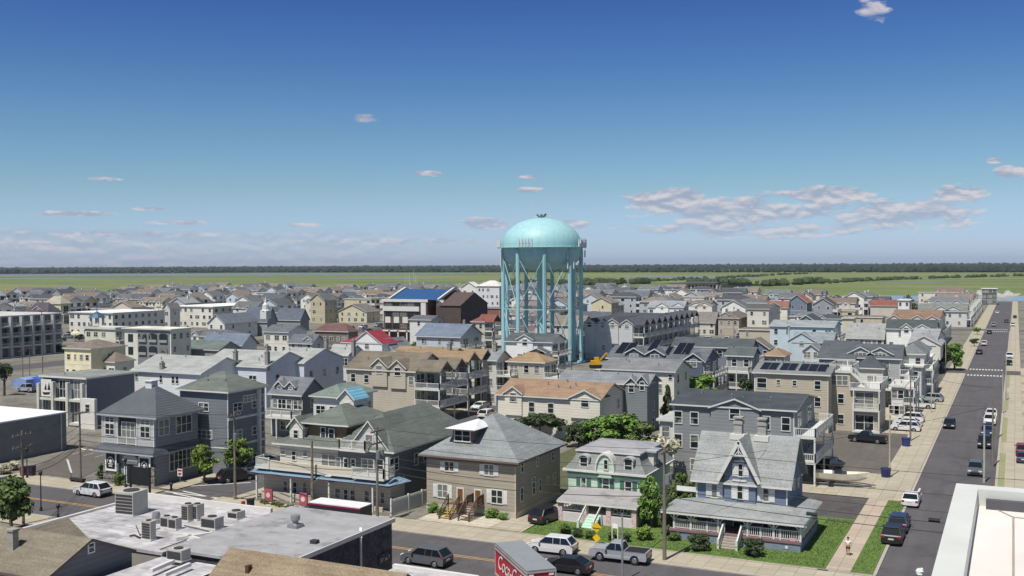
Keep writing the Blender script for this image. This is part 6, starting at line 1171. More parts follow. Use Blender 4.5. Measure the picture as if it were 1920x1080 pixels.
mass('marsh_shrubs', [P(1440, 536), P(1490, 533), P(1540, 529)], 30, 4, 8, SM, 'clump of shrubs on the near marsh bank', 8, 2); mass('marsh_shrubs', [P(1530, 531), P(1640, 525), P(1760, 521), P(1920, 517), P(2200, 513)], 170, 1.8, 5, SM, 'shrubs along the causeway on the right', 12, 3)
mass('marsh_shrubs', [P(1300, 534), P(1400, 531)], 60, 3, 7, SM, 'shrubs beside the bridge', 14, 4); mass('marsh_shrubs', [P(940, 535), P(1100, 534), P(1210, 531)], 60, 3, 8, SM, 'shrubs behind the tower at the marsh edge', 14, 5)
rn = random.Random(9); b = MB()
for row in range(9):
    for k in range(330):
        u = -260+2440*k/330+rn.uniform(-6, 6); hz = 497+(960-u)*.00489; vb = max(0, 500-u)*.006+510.2; vb = vb-row*(vb-hz-4.2)/8; x, y = P(u, vb); s = math.hypot(x, y)/3000; r = rn.uniform(4, 6.5)*(1+.25*s); b.blob((x, y, r*.5+rn.uniform(-1, 1)), r*1.5, 6, 4, 0, .3, .85)
o = b.build('mainland_forest', FM); o['kind'] = 'stuff'; o['label'] = 'long low dark forest along the horizon'
# ---------------------------------------------------------------- vehicles
TYRE = mat('tyre', (34, 34, 36), .85, 'plain', .1); RIM = mat('rim', (150, 152, 156), .35, metal=.6); HL = mat('headlamp', (214, 218, 222), .2); TL = mat('tail_lamp', (150, 34, 30), .3); CG = mat('car_glass', (26, 30, 34), .06, spec=.7); BLKP = mat('black_plastic', (40, 40, 42), .6)
PLT = mat('plate', (206, 202, 180), .5)
def paint(c): return mat('car_paint_%d_%d_%d' % c, c, .28, 'plain', .02, spec=.6)
CARP = {}
# per kind: L, W, roof height, belt, hood z, cabin (x from nose, fractions of L): windscreen base, roof front, roof rear, rear glass base
SPEC = {'suv': (4.7, 1.9, 1.7, 1.08, 1.02, .25, .40, .86, .975), 'sedan': (4.7, 1.82, 1.44, .95, .88, .27, .43, .74, .90), 'hatch': (4.3, 1.8, 1.5, .95, .9, .24, .40, .84, .96), 'van': (5.2, 2.0, 2.2, 1.2, 1.1, .14, .28, .96, .995), 'pickup': (5.6, 1.98, 1.85, 1.2, 1.18, .27, .37, .55, .60)}
def car(kind, c, label, x, y, rz, group=None, name=None, cat=None, scale=1.0, rack=False):
    nm = name or {'suv': 'parked_suv', 'sedan': 'parked_car', 'hatch': 'parked_car', 'van': 'parked_van', 'pickup': 'pickup_truck'}[kind]; ct = cat or ('pickup truck' if kind == 'pickup' else 'van' if kind == 'van' else 'car')
    k = (kind, c)
    if k in CARP:
        t = copy_tree(CARP[k]); t.name = nm; t['label'] = label; t['category'] = ct
        if 'group' in t: del t['group']
        if group: t['group'] = group
        t.location = (x, y, .03); t.rotation_euler = (0, 0, rz); t.scale = (scale,)*3; return t
    L, W, H, B, Hd, f1, f2, f3, f4 = SPEC[kind]; T = thing(nm, label, ct, (x, y, .03), rz, group); CARP[k] = T; T.scale = (scale,)*3; PT = paint(c)
    X = lambda f: L/2-f*L     # nose at +x
    wr = .36 if kind != 'pickup' else .42; wx = (X(.19), X(.80)); arc = []
    bot = .28 if kind != 'pickup' else .42
    prof = [(X(1), bot+.12), (X(.995), B-.12 if kind != 'pickup' else B), (X(.97), B)]
    if kind == 'pickup': prof += [(X(f4), B), (X(f1), B), (X(.1), Hd), (X(.01), Hd-.12)]
    else: prof += [(X(f4), B), (X(f1), B), (X(.08), Hd-.06), (X(.012), Hd-.24)]
    prof += [(X(0), bot+.15), (X(.02), bot)]
    for wc_ in (wx[0], wx[1]): prof += [(wc_+(wr+.06)*math.cos(math.pi*j/8), bot+(wr+.08)*math.sin(math.pi*j/8)*1.0) for j in range(9)]
    prof += [(X(.98), bot)]
    b = MB(); n = len(prof); zs = [(-W/2+.02, .97), (-W/2, 1), (W/2, 1), (W/2-.02, .97)]; i0 = 0
    for (yy, s_) in zs:
        for (px, pz) in prof: yv = yy*(1 if pz < .75 else .96); b.v.append((px*s_, yv, pz if s_ == 1 else pz-.0))
    for a in range(3):
        for q in range(n): b.f.append((a*n+q, a*n+(q+1) % n, (a+1)*n+(q+1) % n, (a+1)*n+q)); b.m.append(0)
    b.f.append(tuple(range(n))[::-1]); b.m.append(0); b.f.append(tuple(3*n+q for q in range(n))); b.m.append(0)
    # inner dark arch fill so wheels sit in recesses
    b.build('body', PT, T)
    b = MB(); wt = W*.76/2; wb = W*.93/2
    A = [(X(f1), wb, B-.005), (X(f4), wb, B-.005), (X(f3), wt, H-.06), (X(f2), wt, H-.06)]; Bq = [(x_, -y_, z_) for x_, y_, z_ in A]
    b.poly(A[::-1]); b.poly(Bq); b.poly([A[0], A[3], Bq[3], Bq[0]]); b.poly([A[2], A[1], Bq[1], Bq[2]]); CB = b.build('windows', CG, T)
    b = MB(); e = .02
    b.poly([(X(f2)+.05, wt+e, H-.06), (X(f3)-.05, wt+e, H-.06), (X(f3)-.05, -wt-e, H-.06), (X(f2)+.05, -wt-e, H-.06)][::-1]); top = [(X(f2)-.1, wt*.82, H), (X(f3)+.08, wt*.82, H), (X(f3)+.08, -wt*.82, H), (X(f2)-.1, -wt*.82, H)]; bt = [(X(f2)+.05, wt+e, H-.06), (X(f3)-.05, wt+e, H-.06), (X(f3)-.05, -wt-e, H-.06), (X(f2)+.05, -wt-e, H-.06)]
    b.poly(top[::-1]); 
    for q in range(4): b.poly([bt[q], bt[(q+1) % 4], top[(q+1) % 4], top[q]][::-1])
    for s in (-1, 1):
        b.bar((X(f1), s*(wb+.005), B), (X(f2), s*(wt+.01), H-.05), .07, .05); b.bar((X(f4), s*(wb+.005), B), (X(f3), s*(wt+.01), H-.05), .12 if kind != 'sedan' else .08, .06)
        for m_ in ((f2+f3)/2,) if kind in ('pickup', 'sedan') else ((f2+.02+(f3-f2)*.33), f2+(f3-f2)*.72): b.bar((X(m_)-.02, s*(wb+.003), B), (X(m_), s*(wt+.01), H-.05), .035, .04)
    b.build('cabin_roof', PT, T)
    if kind == 'pickup':
        b = MB(); b.box(X(.97), -W/2+.12, B+.004, X(.62), W/2-.12, B+.03); b.build('bed_cover', BLKP, T)
    for s in (-1, 1):
        for wx_ in wx:
            b = MB(); b.tube((wx_, s*(W/2-.24), wr), (wx_, s*(W/2-.01), wr), wr, n=18); w_ = b.build('wheel', TYRE, T); b = MB(); b.tube((wx_, s*(W/2-.02), wr), (wx_, s*(W/2+.01), wr), wr*.62, wr*.55, n=12); b.build('rim', RIM, w_)
        b = MB(); b.box(X(.045), s*W*.34-.2, Hd-.33, X(-.003), s*W*.34+.2, Hd-.17); b.build('headlight', HL, T); b = MB(); b.box(X(1.003), s*W*.40-.14, B-.3, X(.96), s*W*.40+.14, B-.08); b.build('taillight', TL, T)
        b = MB(); b.box(X(f1+.03)-.1, s*(W/2+.02)-.02, B, X(f1+.03)+.1, s*(W/2+.16)+.02, B+.14); b.build('mirror', PT, T)
    b = MB(); b.box(X(.02), -W*.3, bot+.12, X(-.004), W*.3, Hd-.38); b.build('grille', BLKP, T); b = MB(); b.box(X(1.004), -.26, .62, X(.99), .26, .76); b.build('number_plate', PLT, T)
    b = MB(); b.box(X(1.002), -W*.42, bot, X(.985), W*.42, bot+.24); b.build('bumper', BLKP if kind in ('suv', 'pickup', 'hatch') else PT, T)
    return T
def cpx(kind, c, label, u, v, rz, **k): x, y = P(u, v); return car(kind, c, label, x, y, R_(rz), **k)
CW, CB_, CGY, CN, CSV, CRD = (206, 206, 206), (34, 36, 42), (88, 92, 98), (44, 54, 84), (150, 154, 160), (120, 40, 44)
cpx('suv', CW, 'white SUV driving on the front street before the corner office', 174, 929, 178, name='moving_suv')
cpx('suv', CW, 'white SUV parked at the kerb before the driveway of the mint house', 1036, 1036, 183)
cpx('suv', CB_, 'black SUV parked in the side driveway of the tan double house', 1026, 978, 80)
cpx('suv', CGY, 'dark grey SUV on the road right of the dark brick building', 800, 1058, 178, scale=1.0, name='moving_suv')
cpx('sedan', CB_, 'black car behind the red beverage trailer, half hidden', 1062, 1072, 182)
cpx('pickup', CSV, 'silver double cab pickup truck with black bed cover on the front street', 1163, 1052, 182)
cpx('sedan', CW, 'white car parked by the driveway apron on the right street', 1709, 945, 90); cpx('suv', CN, 'dark blue SUV parked behind the black one on the right street', 1686, 992, 90); cpx('suv', CB_, 'black SUV parked nearest the camera on the right street', 1675, 1014, 90)
cpx('hatch', CB_, 'dark car driving towards the camera in the middle of the right street', 1780, 802, -90, name='moving_car')
cpx('pickup', CB_, 'black pickup truck standing in the grey parking lot', 1627, 830, 172); cpx('suv', CB_, 'dark SUV parked under the end balconies of the slate grey condo', 1556, 880, 75)
for i, (u, v) in enumerate(((1698, 808), (1702, 799), (1706, 791))): cpx('suv' if i != 1 else 'sedan', CW, ['white SUV nearest in the row of three on the concrete driveway', 'white sedan in the middle of the row of three on the concrete driveway', 'white SUV farthest in the row of three on the concrete driveway'][i], u, v, 176, group='white cars in a row on the driveway')
cpx('pickup', CW, 'white open-topped four-wheel drive truck beside the small hedge', 1724, 766, 176); cpx('suv', CSV, 'silver car behind the white open-topped truck', 1745, 753, 172)
for i, (kd, cc, u, v, lb) in enumerate((('suv', CGY, 1829, 889, 'dark grey SUV nearest in the right-hand row of the right street'), ('suv', CB_, 1846, 838, 'black SUV behind the light pole in the right-hand row'), ('sedan', CN, 1851, 815, 'dark blue car in the right-hand row'), ('suv', CW, 1856, 795, 'nearer white SUV in the right-hand row'), ('sedan', CW, 1859, 782, 'farther white sedan in the right-hand row'), ('sedan', CB_, 1891, 685, 'black car in the right-hand row past the first crosswalk'), ('suv', CW, 1893, 672, 'white SUV in the right-hand row past the first crosswalk'), ('suv', CW, 1899, 612, 'small far white SUV by the second crosswalk'), ('sedan', CB_, 1903, 597, 'small far black car at the right kerb'))): cpx(kd, cc, lb, u, v, -90)
for i, (kd, cc, u, v, lb) in enumerate((('sedan', CB_, 1836, 664, 'black car at the left kerb beyond the first crosswalk'), ('suv', CW, 1845, 648, 'white car at the left kerb beyond the first crosswalk'), ('sedan', CB_, 1855, 626, 'black car at the left kerb just before the second crosswalk'), ('suv', CSV, 1863, 612, 'silver car at the left kerb past the second crosswalk'), ('hatch', CB_, 1887, 605, 'small dark car driving away at the far end of the right street'), ('sedan', CW, 1870, 588, 'white car at the far left kerb near the water'))): cpx(kd, cc, lb, u, v, 90)
cpx('suv', CRD, 'dark red vehicle at the right frame edge on the pavement side', 1918, 853, 90); cpx('sedan', CN, 'blue vehicle at the right frame edge behind the dark red one', 1920, 866, 88)
cpx('suv', CB_, 'black SUV parked under the street trees beside the tall blue-grey building', 443, 902, 62); cpx('sedan', CSV, 'silver car parked beyond the black SUV by the tall blue-grey building', 478, 885, 66); cpx('sedan', CW, 'white car partly behind the shop corner in the side street', 500, 872, 66)
cpx('pickup', CSV, 'silver pickup truck facing left in the lot behind the columned building', 52, 735, 176); cpx('suv', CN, 'dark blue vehicle entering at the left frame edge', 2, 922, 176, name='moving_suv')
cars_ = [('sedan', CW), ('suv', CB_), ('suv', CSV), ('sedan', CN), ('suv', CW), ('sedan', CGY), ('hatch', CRD)]
rn = random.Random(4)
for i, (u, v, lb) in enumerate(((70, 650, 'first'), (84, 646, 'second'), (98, 643, 'third'), (112, 640, 'fourth'), (126, 634, 'fifth'), (134, 628, 'sixth'), (40, 656, 'seventh'))): cpx(*cars_[i], lb+' car from the left in the hotel forecourt row' if i < 6 else 'dark red hatchback leftmost in the hotel forecourt', u, v, 80)
for i, (u, v, lb) in enumerate(((842, 754, 'car parked below the white decks, nearest'), (905, 742, 'car parked below the white decks, middle'), (935, 730, 'car parked below the white decks, farthest'), (1130, 712, 'car under the tower next to the tan canopy'), (1090, 712, 'white vehicle beside the tower base'), (650, 626, 'car on the lot behind the maroon hall, left'), (690, 622, 'car on the lot behind the maroon hall, right'), (1250, 690, 'car on the paving behind the solar condo'), (1330, 640, 'car beside the white-walled house on the middle street'))): cpx(*cars_[(i*3+1) % 7], lb, u, v, rn.choice((0, 90, 180)))
# kerbside cars on the streets of the middle distance
ORDC = ['first', 'second', 'third', 'fourth', 'fifth', 'sixth', 'seventh', 'eighth', 'ninth', 'tenth', 'eleventh', 'twelfth', 'thirteenth', 'fourteenth', 'fifteenth', 'sixteenth', 'seventeenth', 'eighteenth', 'nineteenth', 'twentieth']
rn = random.Random(12)
for k, nm in ((1, 'the street beside the tower'), (2, 'the next street left of the tower'), (3, 'the wide boulevard')):
    for sd_ in (-1, 1):
        y = 120 if k == 1 else 205; q = 0; hw = (4.4 if k != 3 else 9)-1.2
        while y < 520 and q < 18:
            y += rn.uniform(6.5, 22)
            if any(abs(y-c) < 9 for c in (285, 459)) or (k == 1 and y < 170 and sd_ == -1): continue
            kd, cc = cars_[rn.randrange(7)]; car(kd, cc, '%s car along the %s kerb of %s' % (ORDC[q], 'left' if sd_ < 0 else 'right', nm), STX[k]+sd_*hw, y, R_(90 if sd_ > 0 else -90), 'cars parked along %s' % nm); q += 1
# trailer with beverage lettering
RED = mat('trailer_red', (176, 36, 58), .45); SIL = mat('trailer_frame', (176, 168, 172), .4, metal=.2)
A, B_ = Vector(P(929, 1017.5, 3.8)), Vector(P(987.5, 1070, 3.8)); C_ = Vector(P(1044, 1067.5, 3.8)); Lt = (B_-A).length; Wt = (C_-B_).length; rz = math.atan2(*(B_-A).yx)
T = thing('box_trailer', 'red beverage box trailer with white script lettering and grey roof, parked diagonally', 'trailer', (A.x, A.y, 0), rz)
b = MB(); b.box(0, 0, 1.1, Lt, Wt, 3.7); b.build('box_body', RED, T); b = MB(); b.box(-.05, -.05, 3.701, Lt+.05, Wt+.05, 3.8); b.build('roof', mat('trailer_roof', (134, 138, 142), .6, 'plain', .06, 2), T)
b = MB()
for (p, q) in (((0, 0, 1.1), (0, 0, 3.7)), ((Lt, 0, 1.1), (Lt, 0, 3.7)), ((Lt, Wt, 1.1), (Lt, Wt, 3.7)), ((0, -.02, 3.6), (Lt, -.02, 3.6)), ((0, -.02, 1.15), (Lt, -.02, 1.15)), ((Lt+.02, 0, 3.6), (Lt+.02, Wt, 3.6)), ((0, -.03, 3.32), (Lt, -.03, 3.32))): b.bar(p, q, .12)
b.build('box_frame', SIL, T); WL = mat('script_white', (226, 214, 214), .5)
text_obj('Coca-Cola', 1.75, WL, T, (Lt*.5, -.06, 2.42), (R_(90), 0, 0), font_shear=.35).scale = (.92, 1, 1); text_obj('Coca-Cola', .55, WL, T, (Lt+.06, Wt*.5, 2.7), (R_(90), 0, R_(90)), font_shear=.3)
for s in (.15, .85): b = MB(); b.box(Lt, Wt*s-.2, 3.28, Lt+.07, Wt*s+.2, 3.45); b.build('marker_light', WL, T)
b = MB(); b.box(Lt*.02, .3, .8, Lt*.98, Wt-.3, 1.099); b.build('chassis', BLKP, T)
for xx in (Lt*.72, Lt*.86):
    for yy in (.12, Wt-.4): b = MB(); b.tube((xx, yy, .5), (xx, yy+.28, .5), .5, n=18); w_ = b.build('wheel', TYRE, T); b = MB(); b.tube((xx, yy-.01, .5), (xx, yy+.29, .5), .26, n=12); b.build('rim', RIM, w_)
for yy in (.5, Wt-.5): b = MB(); b.box(Lt*.2-.08, yy-.08, 0, Lt*.2+.08, yy+.08, .8); b.build('landing_leg', SIL, T)
# box truck behind the grey roof
A = Vector(P(590, 937, 3.1)); T = thing('box_truck', 'dark box truck with white roof and maroon stripe behind the grey flat roof', 'truck', (A.x, 88.2, 0)); Lt, Wt = 6.4, 2.2
b = MB(); b.box(0, 0, .7, Lt, Wt, 3.0); b.build('box_body', mat('truck_dark', (48, 48, 54), .4), T); b = MB(); b.box(-.03, -.03, 3.001, Lt+.03, Wt+.03, 3.1); b.build('roof', mat('truck_white', (226, 224, 226), .4), T); b = MB(); b.box(-.02, -.04, 2.8, Lt+.04, -.002, 3.0); b.build('stripe', mat('truck_maroon', (128, 44, 72), .4), T)
b = MB(); b.prism([(-1.7, .6), (-1.7, 1.5), (-1.2, 2.3), (-.05, 2.4), (-.05, .6)], .1, Wt-.1, 'y'); b.build('cab', mat('truck_dark', (48, 48, 54), .4), T)
for xx in (-1.0, Lt*.75):
    for yy in (0, Wt-.3): b = MB(); b.tube((xx, yy, .48), (xx, yy+.3, .48), .48, n=16); b.build('wheel', TYRE, T)
# boat on trailer
x, y = P(1575, 912); T = thing('motor_boat', 'white open motor boat with console, resting on a trailer in the driveway', 'boat', (x, y, .25), R_(4)); HW = mat('boat_white', (216, 212, 196), .35)
b = MB(); st = [(-3.1, 1.0, .5), (-1.5, 1.1, .4), (.5, 1.1, .38), (2.0, .8, .5), (3.0, .35, .85), (3.5, .03, 1.25)]
for (xx, hw, zk) in st: b.v += [(xx, -hw, 1.5+.25*(xx > 1)*(xx-1)/2.5), (xx, -hw*.75, zk+.35), (xx, 0, zk), (xx, hw*.75, zk+.35), (xx, hw, 1.5+.25*(xx > 1)*(xx-1)/2.5), (xx, hw*.8, 1.15), (xx, -hw*.8, 1.15)]
for a in range(5):
    for q in range(7): b.f.append((a*7+q, a*7+(q+1) % 7, (a+1)*7+(q+1) % 7, (a+1)*7+q)); b.m.append(0)
b.f.append(tuple(range(7))[::-1]); b.m.append(0); b.build('hull', HW, T)
b = MB(); b.box(-.6, -.35, 1.1, .2, .35, 2.2); b.build('console', mat('boat_cover', (44, 44, 58), .6), T); b = MB(); b.box(-1.0, -.7, 2.6, .6, .7, 2.7); b.box(-.9, -.65, 1.2, -.84, -.59, 2.6); b.box(-.9, .59, 1.2, -.84, .65, 2.6); b.build('canopy', mat('boat_cover', (44, 44, 58), .6), T); b = MB(); b.box(-3.6, -.25, .7, -3.05, .25, 1.9); b.build('outboard_motor', BLKP, T)
T = thing('boat_trailer', 'galvanised boat trailer under the white motor boat', 'trailer', (x, y, 0), R_(4)); b = MB(); b.bar((-3, -.7, .45), (2.4, -.7, .45), .12); b.bar((-3, .7, .45), (2.4, .7, .45), .12); b.bar((2.4, -.7, .45), (4.2, 0, .45), .12); b.bar((2.4, .7, .45), (4.2, 0, .45), .12); b.bar((-1, -1, .35), (-1, 1, .35), .12); b.build('frame', RIM, T)
for s in (-1, 1): b = MB(); b.tube((-1, s*.95, .33), (-1, s*1.15, .33), .33, n=14); b.build('wheel', TYRE, T)
# ---------------------------------------------------------------- street furniture
WOOD = mat('pole_wood', (122, 114, 104), .9, 'plain', .15, 1.5); CPL = mat('pole_concrete', (172, 168, 156), .8); IRON = mat('iron_black', (38, 40, 42), .5); GALV = mat('galvanised', (146, 150, 152), .45, metal=.3)
def heightpx(u, v, vt): x, y = P(u, v); return x, y, FY(u, vt, y)[1]
def upole(label, u, v, vt, arms=2, m=WOOD, r=.17, cans=0, ang=0):
    x, y, h = heightpx(u, v, vt); T = thing('utility_pole', label, 'utility pole', (x, y, 0), R_(ang)); b = MB(); b.tube((0, 0, 0), (0, 0, h), r, r*.62, n=10); b.build('pole', m, T)
    for k in range(arms):
        z = h-.5-1.3*k; b = MB(); b.box(-.06, -1.2, z-.07, .06, 1.2, z+.07); a = b.build('crossarm', WOOD, T); b = MB()
        for s in (-1.1, -.5, .5, 1.1): b = MB(); b.tube((0, s, z+.07), (0, s, z+.27), .05, n=6); b.build('insulator', mat('insulator_grey', (128, 126, 122), .4), a)
    for k in range(cans): b = MB(); b.tube((.4, -.35+.7*k, h-3.4), (.4, -.35+.7*k, h-2.5), .24, n=12); b.build('transformer', mat('transformer_grey', (120, 124, 128), .5), T)
    return x, y, h
PL = []
PL.append(upole('leftmost wooden utility pole with double crossarms over the flat roof', 44, 985, 808, 2)); PL.append(upole('dark slender utility pole beside the corner parking lot', 151, 905, 768, 1)); PL.append(upole('wooden pole with wires between the street trees and the shop', 441, 938, 772, 1, cans=1))
PL.append(upole('stout cut-off wooden pole in front of the shop house', 586, 950, 826, 0, r=.2)); PL.append(upole('wooden pole with transformers before the right half of the shop house', 708, 980, 800, 2, cans=2)); PL.append(upole('tall pale wooden pole between the mint and blue houses', 1246, 1052, 838, 1, cans=2, r=.2))
upole('pale pole at the right edge of the boat driveway', 1668, 896, 778, 0, CPL, .12); upole('dark pole by the blue bin at the driveway row', 1707, 828, 695, 0, WOOD, .14); upole('slim pale pole before the stilted house lawn', 1746, 775, 700, 0, CPL, .1); upole('slim pale pole by the big street tree', 1773, 697, 640, 0, CPL, .1)
upole('pale concrete pole nearest on the far side of the right street', 1845, 905, 797, 0, CPL, .16); upole('dark pole second on the far side of the right street', 1861, 876, 746, 0, WOOD, .16); upole('dark pole third on the far side of the right street', 1871, 822, 735, 0, WOOD, .15); upole('pale pole fourth on the far side of the right street', 1880, 776, 700, 0, CPL, .13); upole('pale pole fifth on the far side of the right street', 1886, 752, 668, 0, CPL, .13); upole('wooden pole with crossarm behind the grey dormered house', 584, 790, 705, 1); upole('pole with crossarm left of the white decks', 893, 752, 640, 1); upole('wooden pole beside the beige tall gable house', 610, 620, 560, 1, r=.13)
upole('tall dark pole beside the hotel forecourt', 80, 700, 580, 1, r=.15); upole('first of two dark poles near the blue tarped lot', 43, 722, 655, 1, r=.13); upole('second of two dark poles near the blue tarped lot', 56, 722, 650, 1, r=.13); upole('pole with crossarm above the brown-roofed houses of the middle street', 1376, 650, 575, 1, r=.13)
# steel pole and mast-arm bits
def steel(label, u, v, vt, arm=None):
    x, y, h = heightpx(u, v, vt); T = thing('street_light', label, 'street light', (x, y, 0)); b = MB(); b.tube((0, 0, 0), (0, 0, h), .11, .07, n=8); b.build('pole', GALV, T)
    if arm: b = MB(); b.tube((0, 0, h-.4), (arm, 0, h+.2), .05, n=6); a = b.build('arm', GALV, T); b = MB(); b.box(arm-.1 if arm > 0 else arm-.7, -.14, h+.12, arm+.7 if arm > 0 else arm+.1, .14, h+.26); b.build('lamp_head', mat('lamp_pale', (206, 208, 206), .4), a)
    return T
steel('galvanised pole in front of the silver pickup truck', 1167, 1090, 962)
x, y, h = heightpx(586, 950, 905); T = thing('street_light', 'short curved white street lamp arm fixed to the stout pole', 'street light', (x+.2, y-.2, h)); b = MB(); b.tube((0, 0, 0), (1.2, 0, .9), .05, n=6); b.tube((1.2, 0, .9), (1.9, 0, 1.0), .06, n=6); b.build('arm', GALV, T); b = MB(); b.box(1.8, -.15, .95, 2.6, .15, 1.08); b.build('lamp_head', mat('lamp_pale', (206, 208, 206), .4), T)
# floodlight bracket at the parapet
x, y = P(1742, 1078, 18.5); T = thing('floodlight_bracket', 'pale floodlight arm sticking out beside the parapet corner', 'bracket', (x, y, 18.0)); b = MB(); b.bar((0, 0, 0), (.9, 0, .1), .07); b.tube((-.25, 0, -.6), (-.25, 0, .5), .04, n=6); b.bar((-.25, 0, .25), (.7, .1, .3), .05); b.build('arm', GALV, T); b = MB(); b.blob((-.25, 0, .55), .13, 8, 5); b.build('lamp_globe', mat('lamp_pale', (206, 208, 206), .4), T)
def lamp(label, u, v, vt):
    x, y, h = heightpx(u, v, vt); T = thing('street_lamp', label, 'street lamp', (x, y, 0)); b = MB(); b.tube((0, 0, .4), (0, 0, h-.6), .07, .055, n=8); b.tube((0, 0, 0), (0, 0, .45), .2, .13, n=10); b.build('post', IRON, T); b = MB(); b.lathe([(.02, h-.65), (.14, h-.55), (.2, h-.3), (.2, h-.22), (.25, h-.2), (.1, h-.05), (.01, h)], 10); b.build('lantern', IRON, T)
lamp('black lantern post on the near pavement left of the white SUV', 77, 958, 882); lamp('black lantern post on the pavement corner nearest the flat roof', 109, 972, 944); lamp('black lantern post by the entrance of the corner office', 236, 915, 858); lamp('short black lantern post before the grey flank wall', 321, 920, 904); lamp('black lantern post behind the leftmost utility pole', 51, 897, 838); lamp('short black post at the corner planting strip', 29, 972, 948)
# wires
def wire(label, p, q, sag=.5, r=.025, grp='overhead wires along the front street'):
    p, q = Vector(p), Vector(q); b = MB(); n = 14; pts = [p.lerp(q, k/n)-Vector((0, 0, sag*4*(k/n)*(1-k/n))) for k in range(n+1)]
    for a, c in zip(pts, pts[1:]): b.tube(a, c, r, n=5, cap=False)
    o = b.build('overhead_wire', mat('wire_black', (40, 40, 42), .6)); tag(o, label, 'wire', grp); return o
names_ = ['leftmost pole and the parking lot pole', 'parking lot pole and the street tree pole', 'street tree pole and the transformer pole before the shop', 'transformer pole and the tall pale pole', 'tall pale pole and beyond the right edge']
seq = [PL[0], PL[1], PL[2], PL[4], PL[5], (16.0, 93.5, PL[5][2])]
for k in range(5):
    a, c = seq[k], seq[k+1]
    for j, (dz, lv) in enumerate(((.3, 'top'), (1.9, 'upper'), (3.1, 'middle'), (3.9, 'lower'), (4.6, 'lowest'))):
        wire('%s wire strung between the %s' % (lv, names_[k]), (a[0], a[1]+(.5 if j < 2 else -.1), a[2]-dz), (c[0], c[1]+(.5 if j < 2 else -.1), (c[2] if k != 0 else c[2])-dz), .35+.12*j, .035 if j > 2 else .022)
a = PL[5]; b = MB(); x_ = a[0]+13; b.tube((x_, a[1]-.1, a[2]-4.9), (x_+.9, a[1]-.1, a[2]-4.95), .16, n=8); tag(b.build('splice_case', IRON), 'black splice case hanging on the wires before the blue porch roof', 'splice case'); b = MB(); x_ = a[0]+23; b.tube((x_, a[1]-.1, a[2]-4.4), (x_+.9, a[1]-.1, a[2]-4.42), .16, n=8); tag(b.build('splice_case', IRON), 'black splice case hanging on the wires over the right street', 'splice case')
for i, (a, c) in enumerate((((-14.5, 143, 10.6), (-3.3, 146, 9.4)), ((-14.4, 171, 11), (-2.6, 158, 10.5)), ((-29.5, 93.7, 9.0), (-3.3, 146, 9.2)))): wire(['wire crossing the right street from the boat driveway pole', 'wire crossing the right street from the bin pole', 'long wire from the tall pale pole to the concrete pole'][i], a, c, .5, .02, 'wires crossing the right street')
# signs
def sign(label, u, v, vt, w_, h_, m, m2=None, name='road_sign'):
    x, y, h = heightpx(u, v, vt); T = thing(name, label, 'sign', (x, y, 0), R_(6)); b = MB(); b.tube((0, 0, 0), (0, 0, h), .035, n=6); b.build('post', GALV, T); b = MB(); b.box(-w_/2, -.06, h-h_, w_/2, -.036, h); s = b.build('sign_board', m, T)
    return T, s, h
YS = mat('sign_yellow', (222, 186, 30), .5)
x, y, h = heightpx(1119, 1024, 978); T = thing('warning_sign', 'yellow diamond warning signs on one post before the mint steps', 'sign', (x, y, 0)); b = MB(); b.tube((0, 0, 0), (0, 0, h), .035, n=6); b.build('post', GALV, T)
for (zc_, r) in ((h-.55, .55), (h-1.6, .42)): b = MB(); b.prism([(0, zc_-r), (r, zc_), (0, zc_+r), (-r, zc_)], -.08, -.05, 'y'); b.build('sign_board', YS, T)
T, s, h = sign('red and white stop-style sign with arrow symbol beside the office flank', 338, 906, 879, .75, .95, SGW); b = MB(); b.prism([(-.3, h-.5), (0, h-.88), (.3, h-.5)], -.08, -.062, 'y'); b.box(-.3, -.08, h-.32, .3, -.062, h-.1); b.build('sign_marks', mat('sign_red', (168, 40, 44), .5), s)
T, s, h = sign('small green street name sign by the grey SUV', 794, 1050, 1032, .8, .3, mat('sign_green', (52, 110, 84), .5))
x, y, h = heightpx(137, 903, 862); T = thing('feather_banner', 'leaning white feather banner before the parking lot', 'banner', (x, y, 0)); b = MB(); b.tube((0, 0, 0), (-1.2, 0, h), .03, n=5); b.build('pole', IRON, T); b = MB(); b.prism([(-.45, h*.4), (-.1, h*.4), (-.75, h*.97), (-1.2, h)], -.02, .02, 'y'); b.build('flag', SGW, T)
x, y = P(143, 905); T = thing('planter_bench', 'dark bench-like planter at the parking lot pole', 'planter', (x, y, 0)); b = MB(); b.box(-.9, -.3, .35, 1.4, .3, .6); b.box(-.8, -.25, 0, -.6, .25, .35); b.box(1.1, -.25, 0, 1.3, .25, .35); b.build('box', mat('planter_dark', (52, 50, 48), .7), T)
def bin_(label, u, v, c, h=1.1, w_=.6, name='wheelie_bin', cat='bin'):
    x, y = P(u, v); T = thing(name, label, cat, (x, y, 0), R_(10)); b = MB(); b.lathe([(w_*.36, 0), (w_*.5, .1), (w_*.58, h)], 8); b.build('body', mat('bin_%d_%d_%d' % c, c, .5), T); b = MB(); b.lathe([(w_*.62, h), (w_*.6, h+.1), (.01, h+.16)], 8); b.build('lid', mat('bin_%d_%d_%d' % c, c, .5), T)
bin_('black litter bin on the pavement before the shop flower bed', 470, 955, (40, 38, 42), 1.1, .8, 'litter_bin'); bin_('red fire hydrant left of the black litter bin', 456, 953, (170, 50, 56), .7, .4, 'fire_hydrant', 'hydrant'); bin_('dark litter bin by the two far lantern posts', 60, 893, (48, 46, 62), 1.3, .9, 'litter_bin'); bin_('maroon litter bin beside the dark one', 44, 893, (112, 52, 56), 1.2, .8, 'litter_bin')
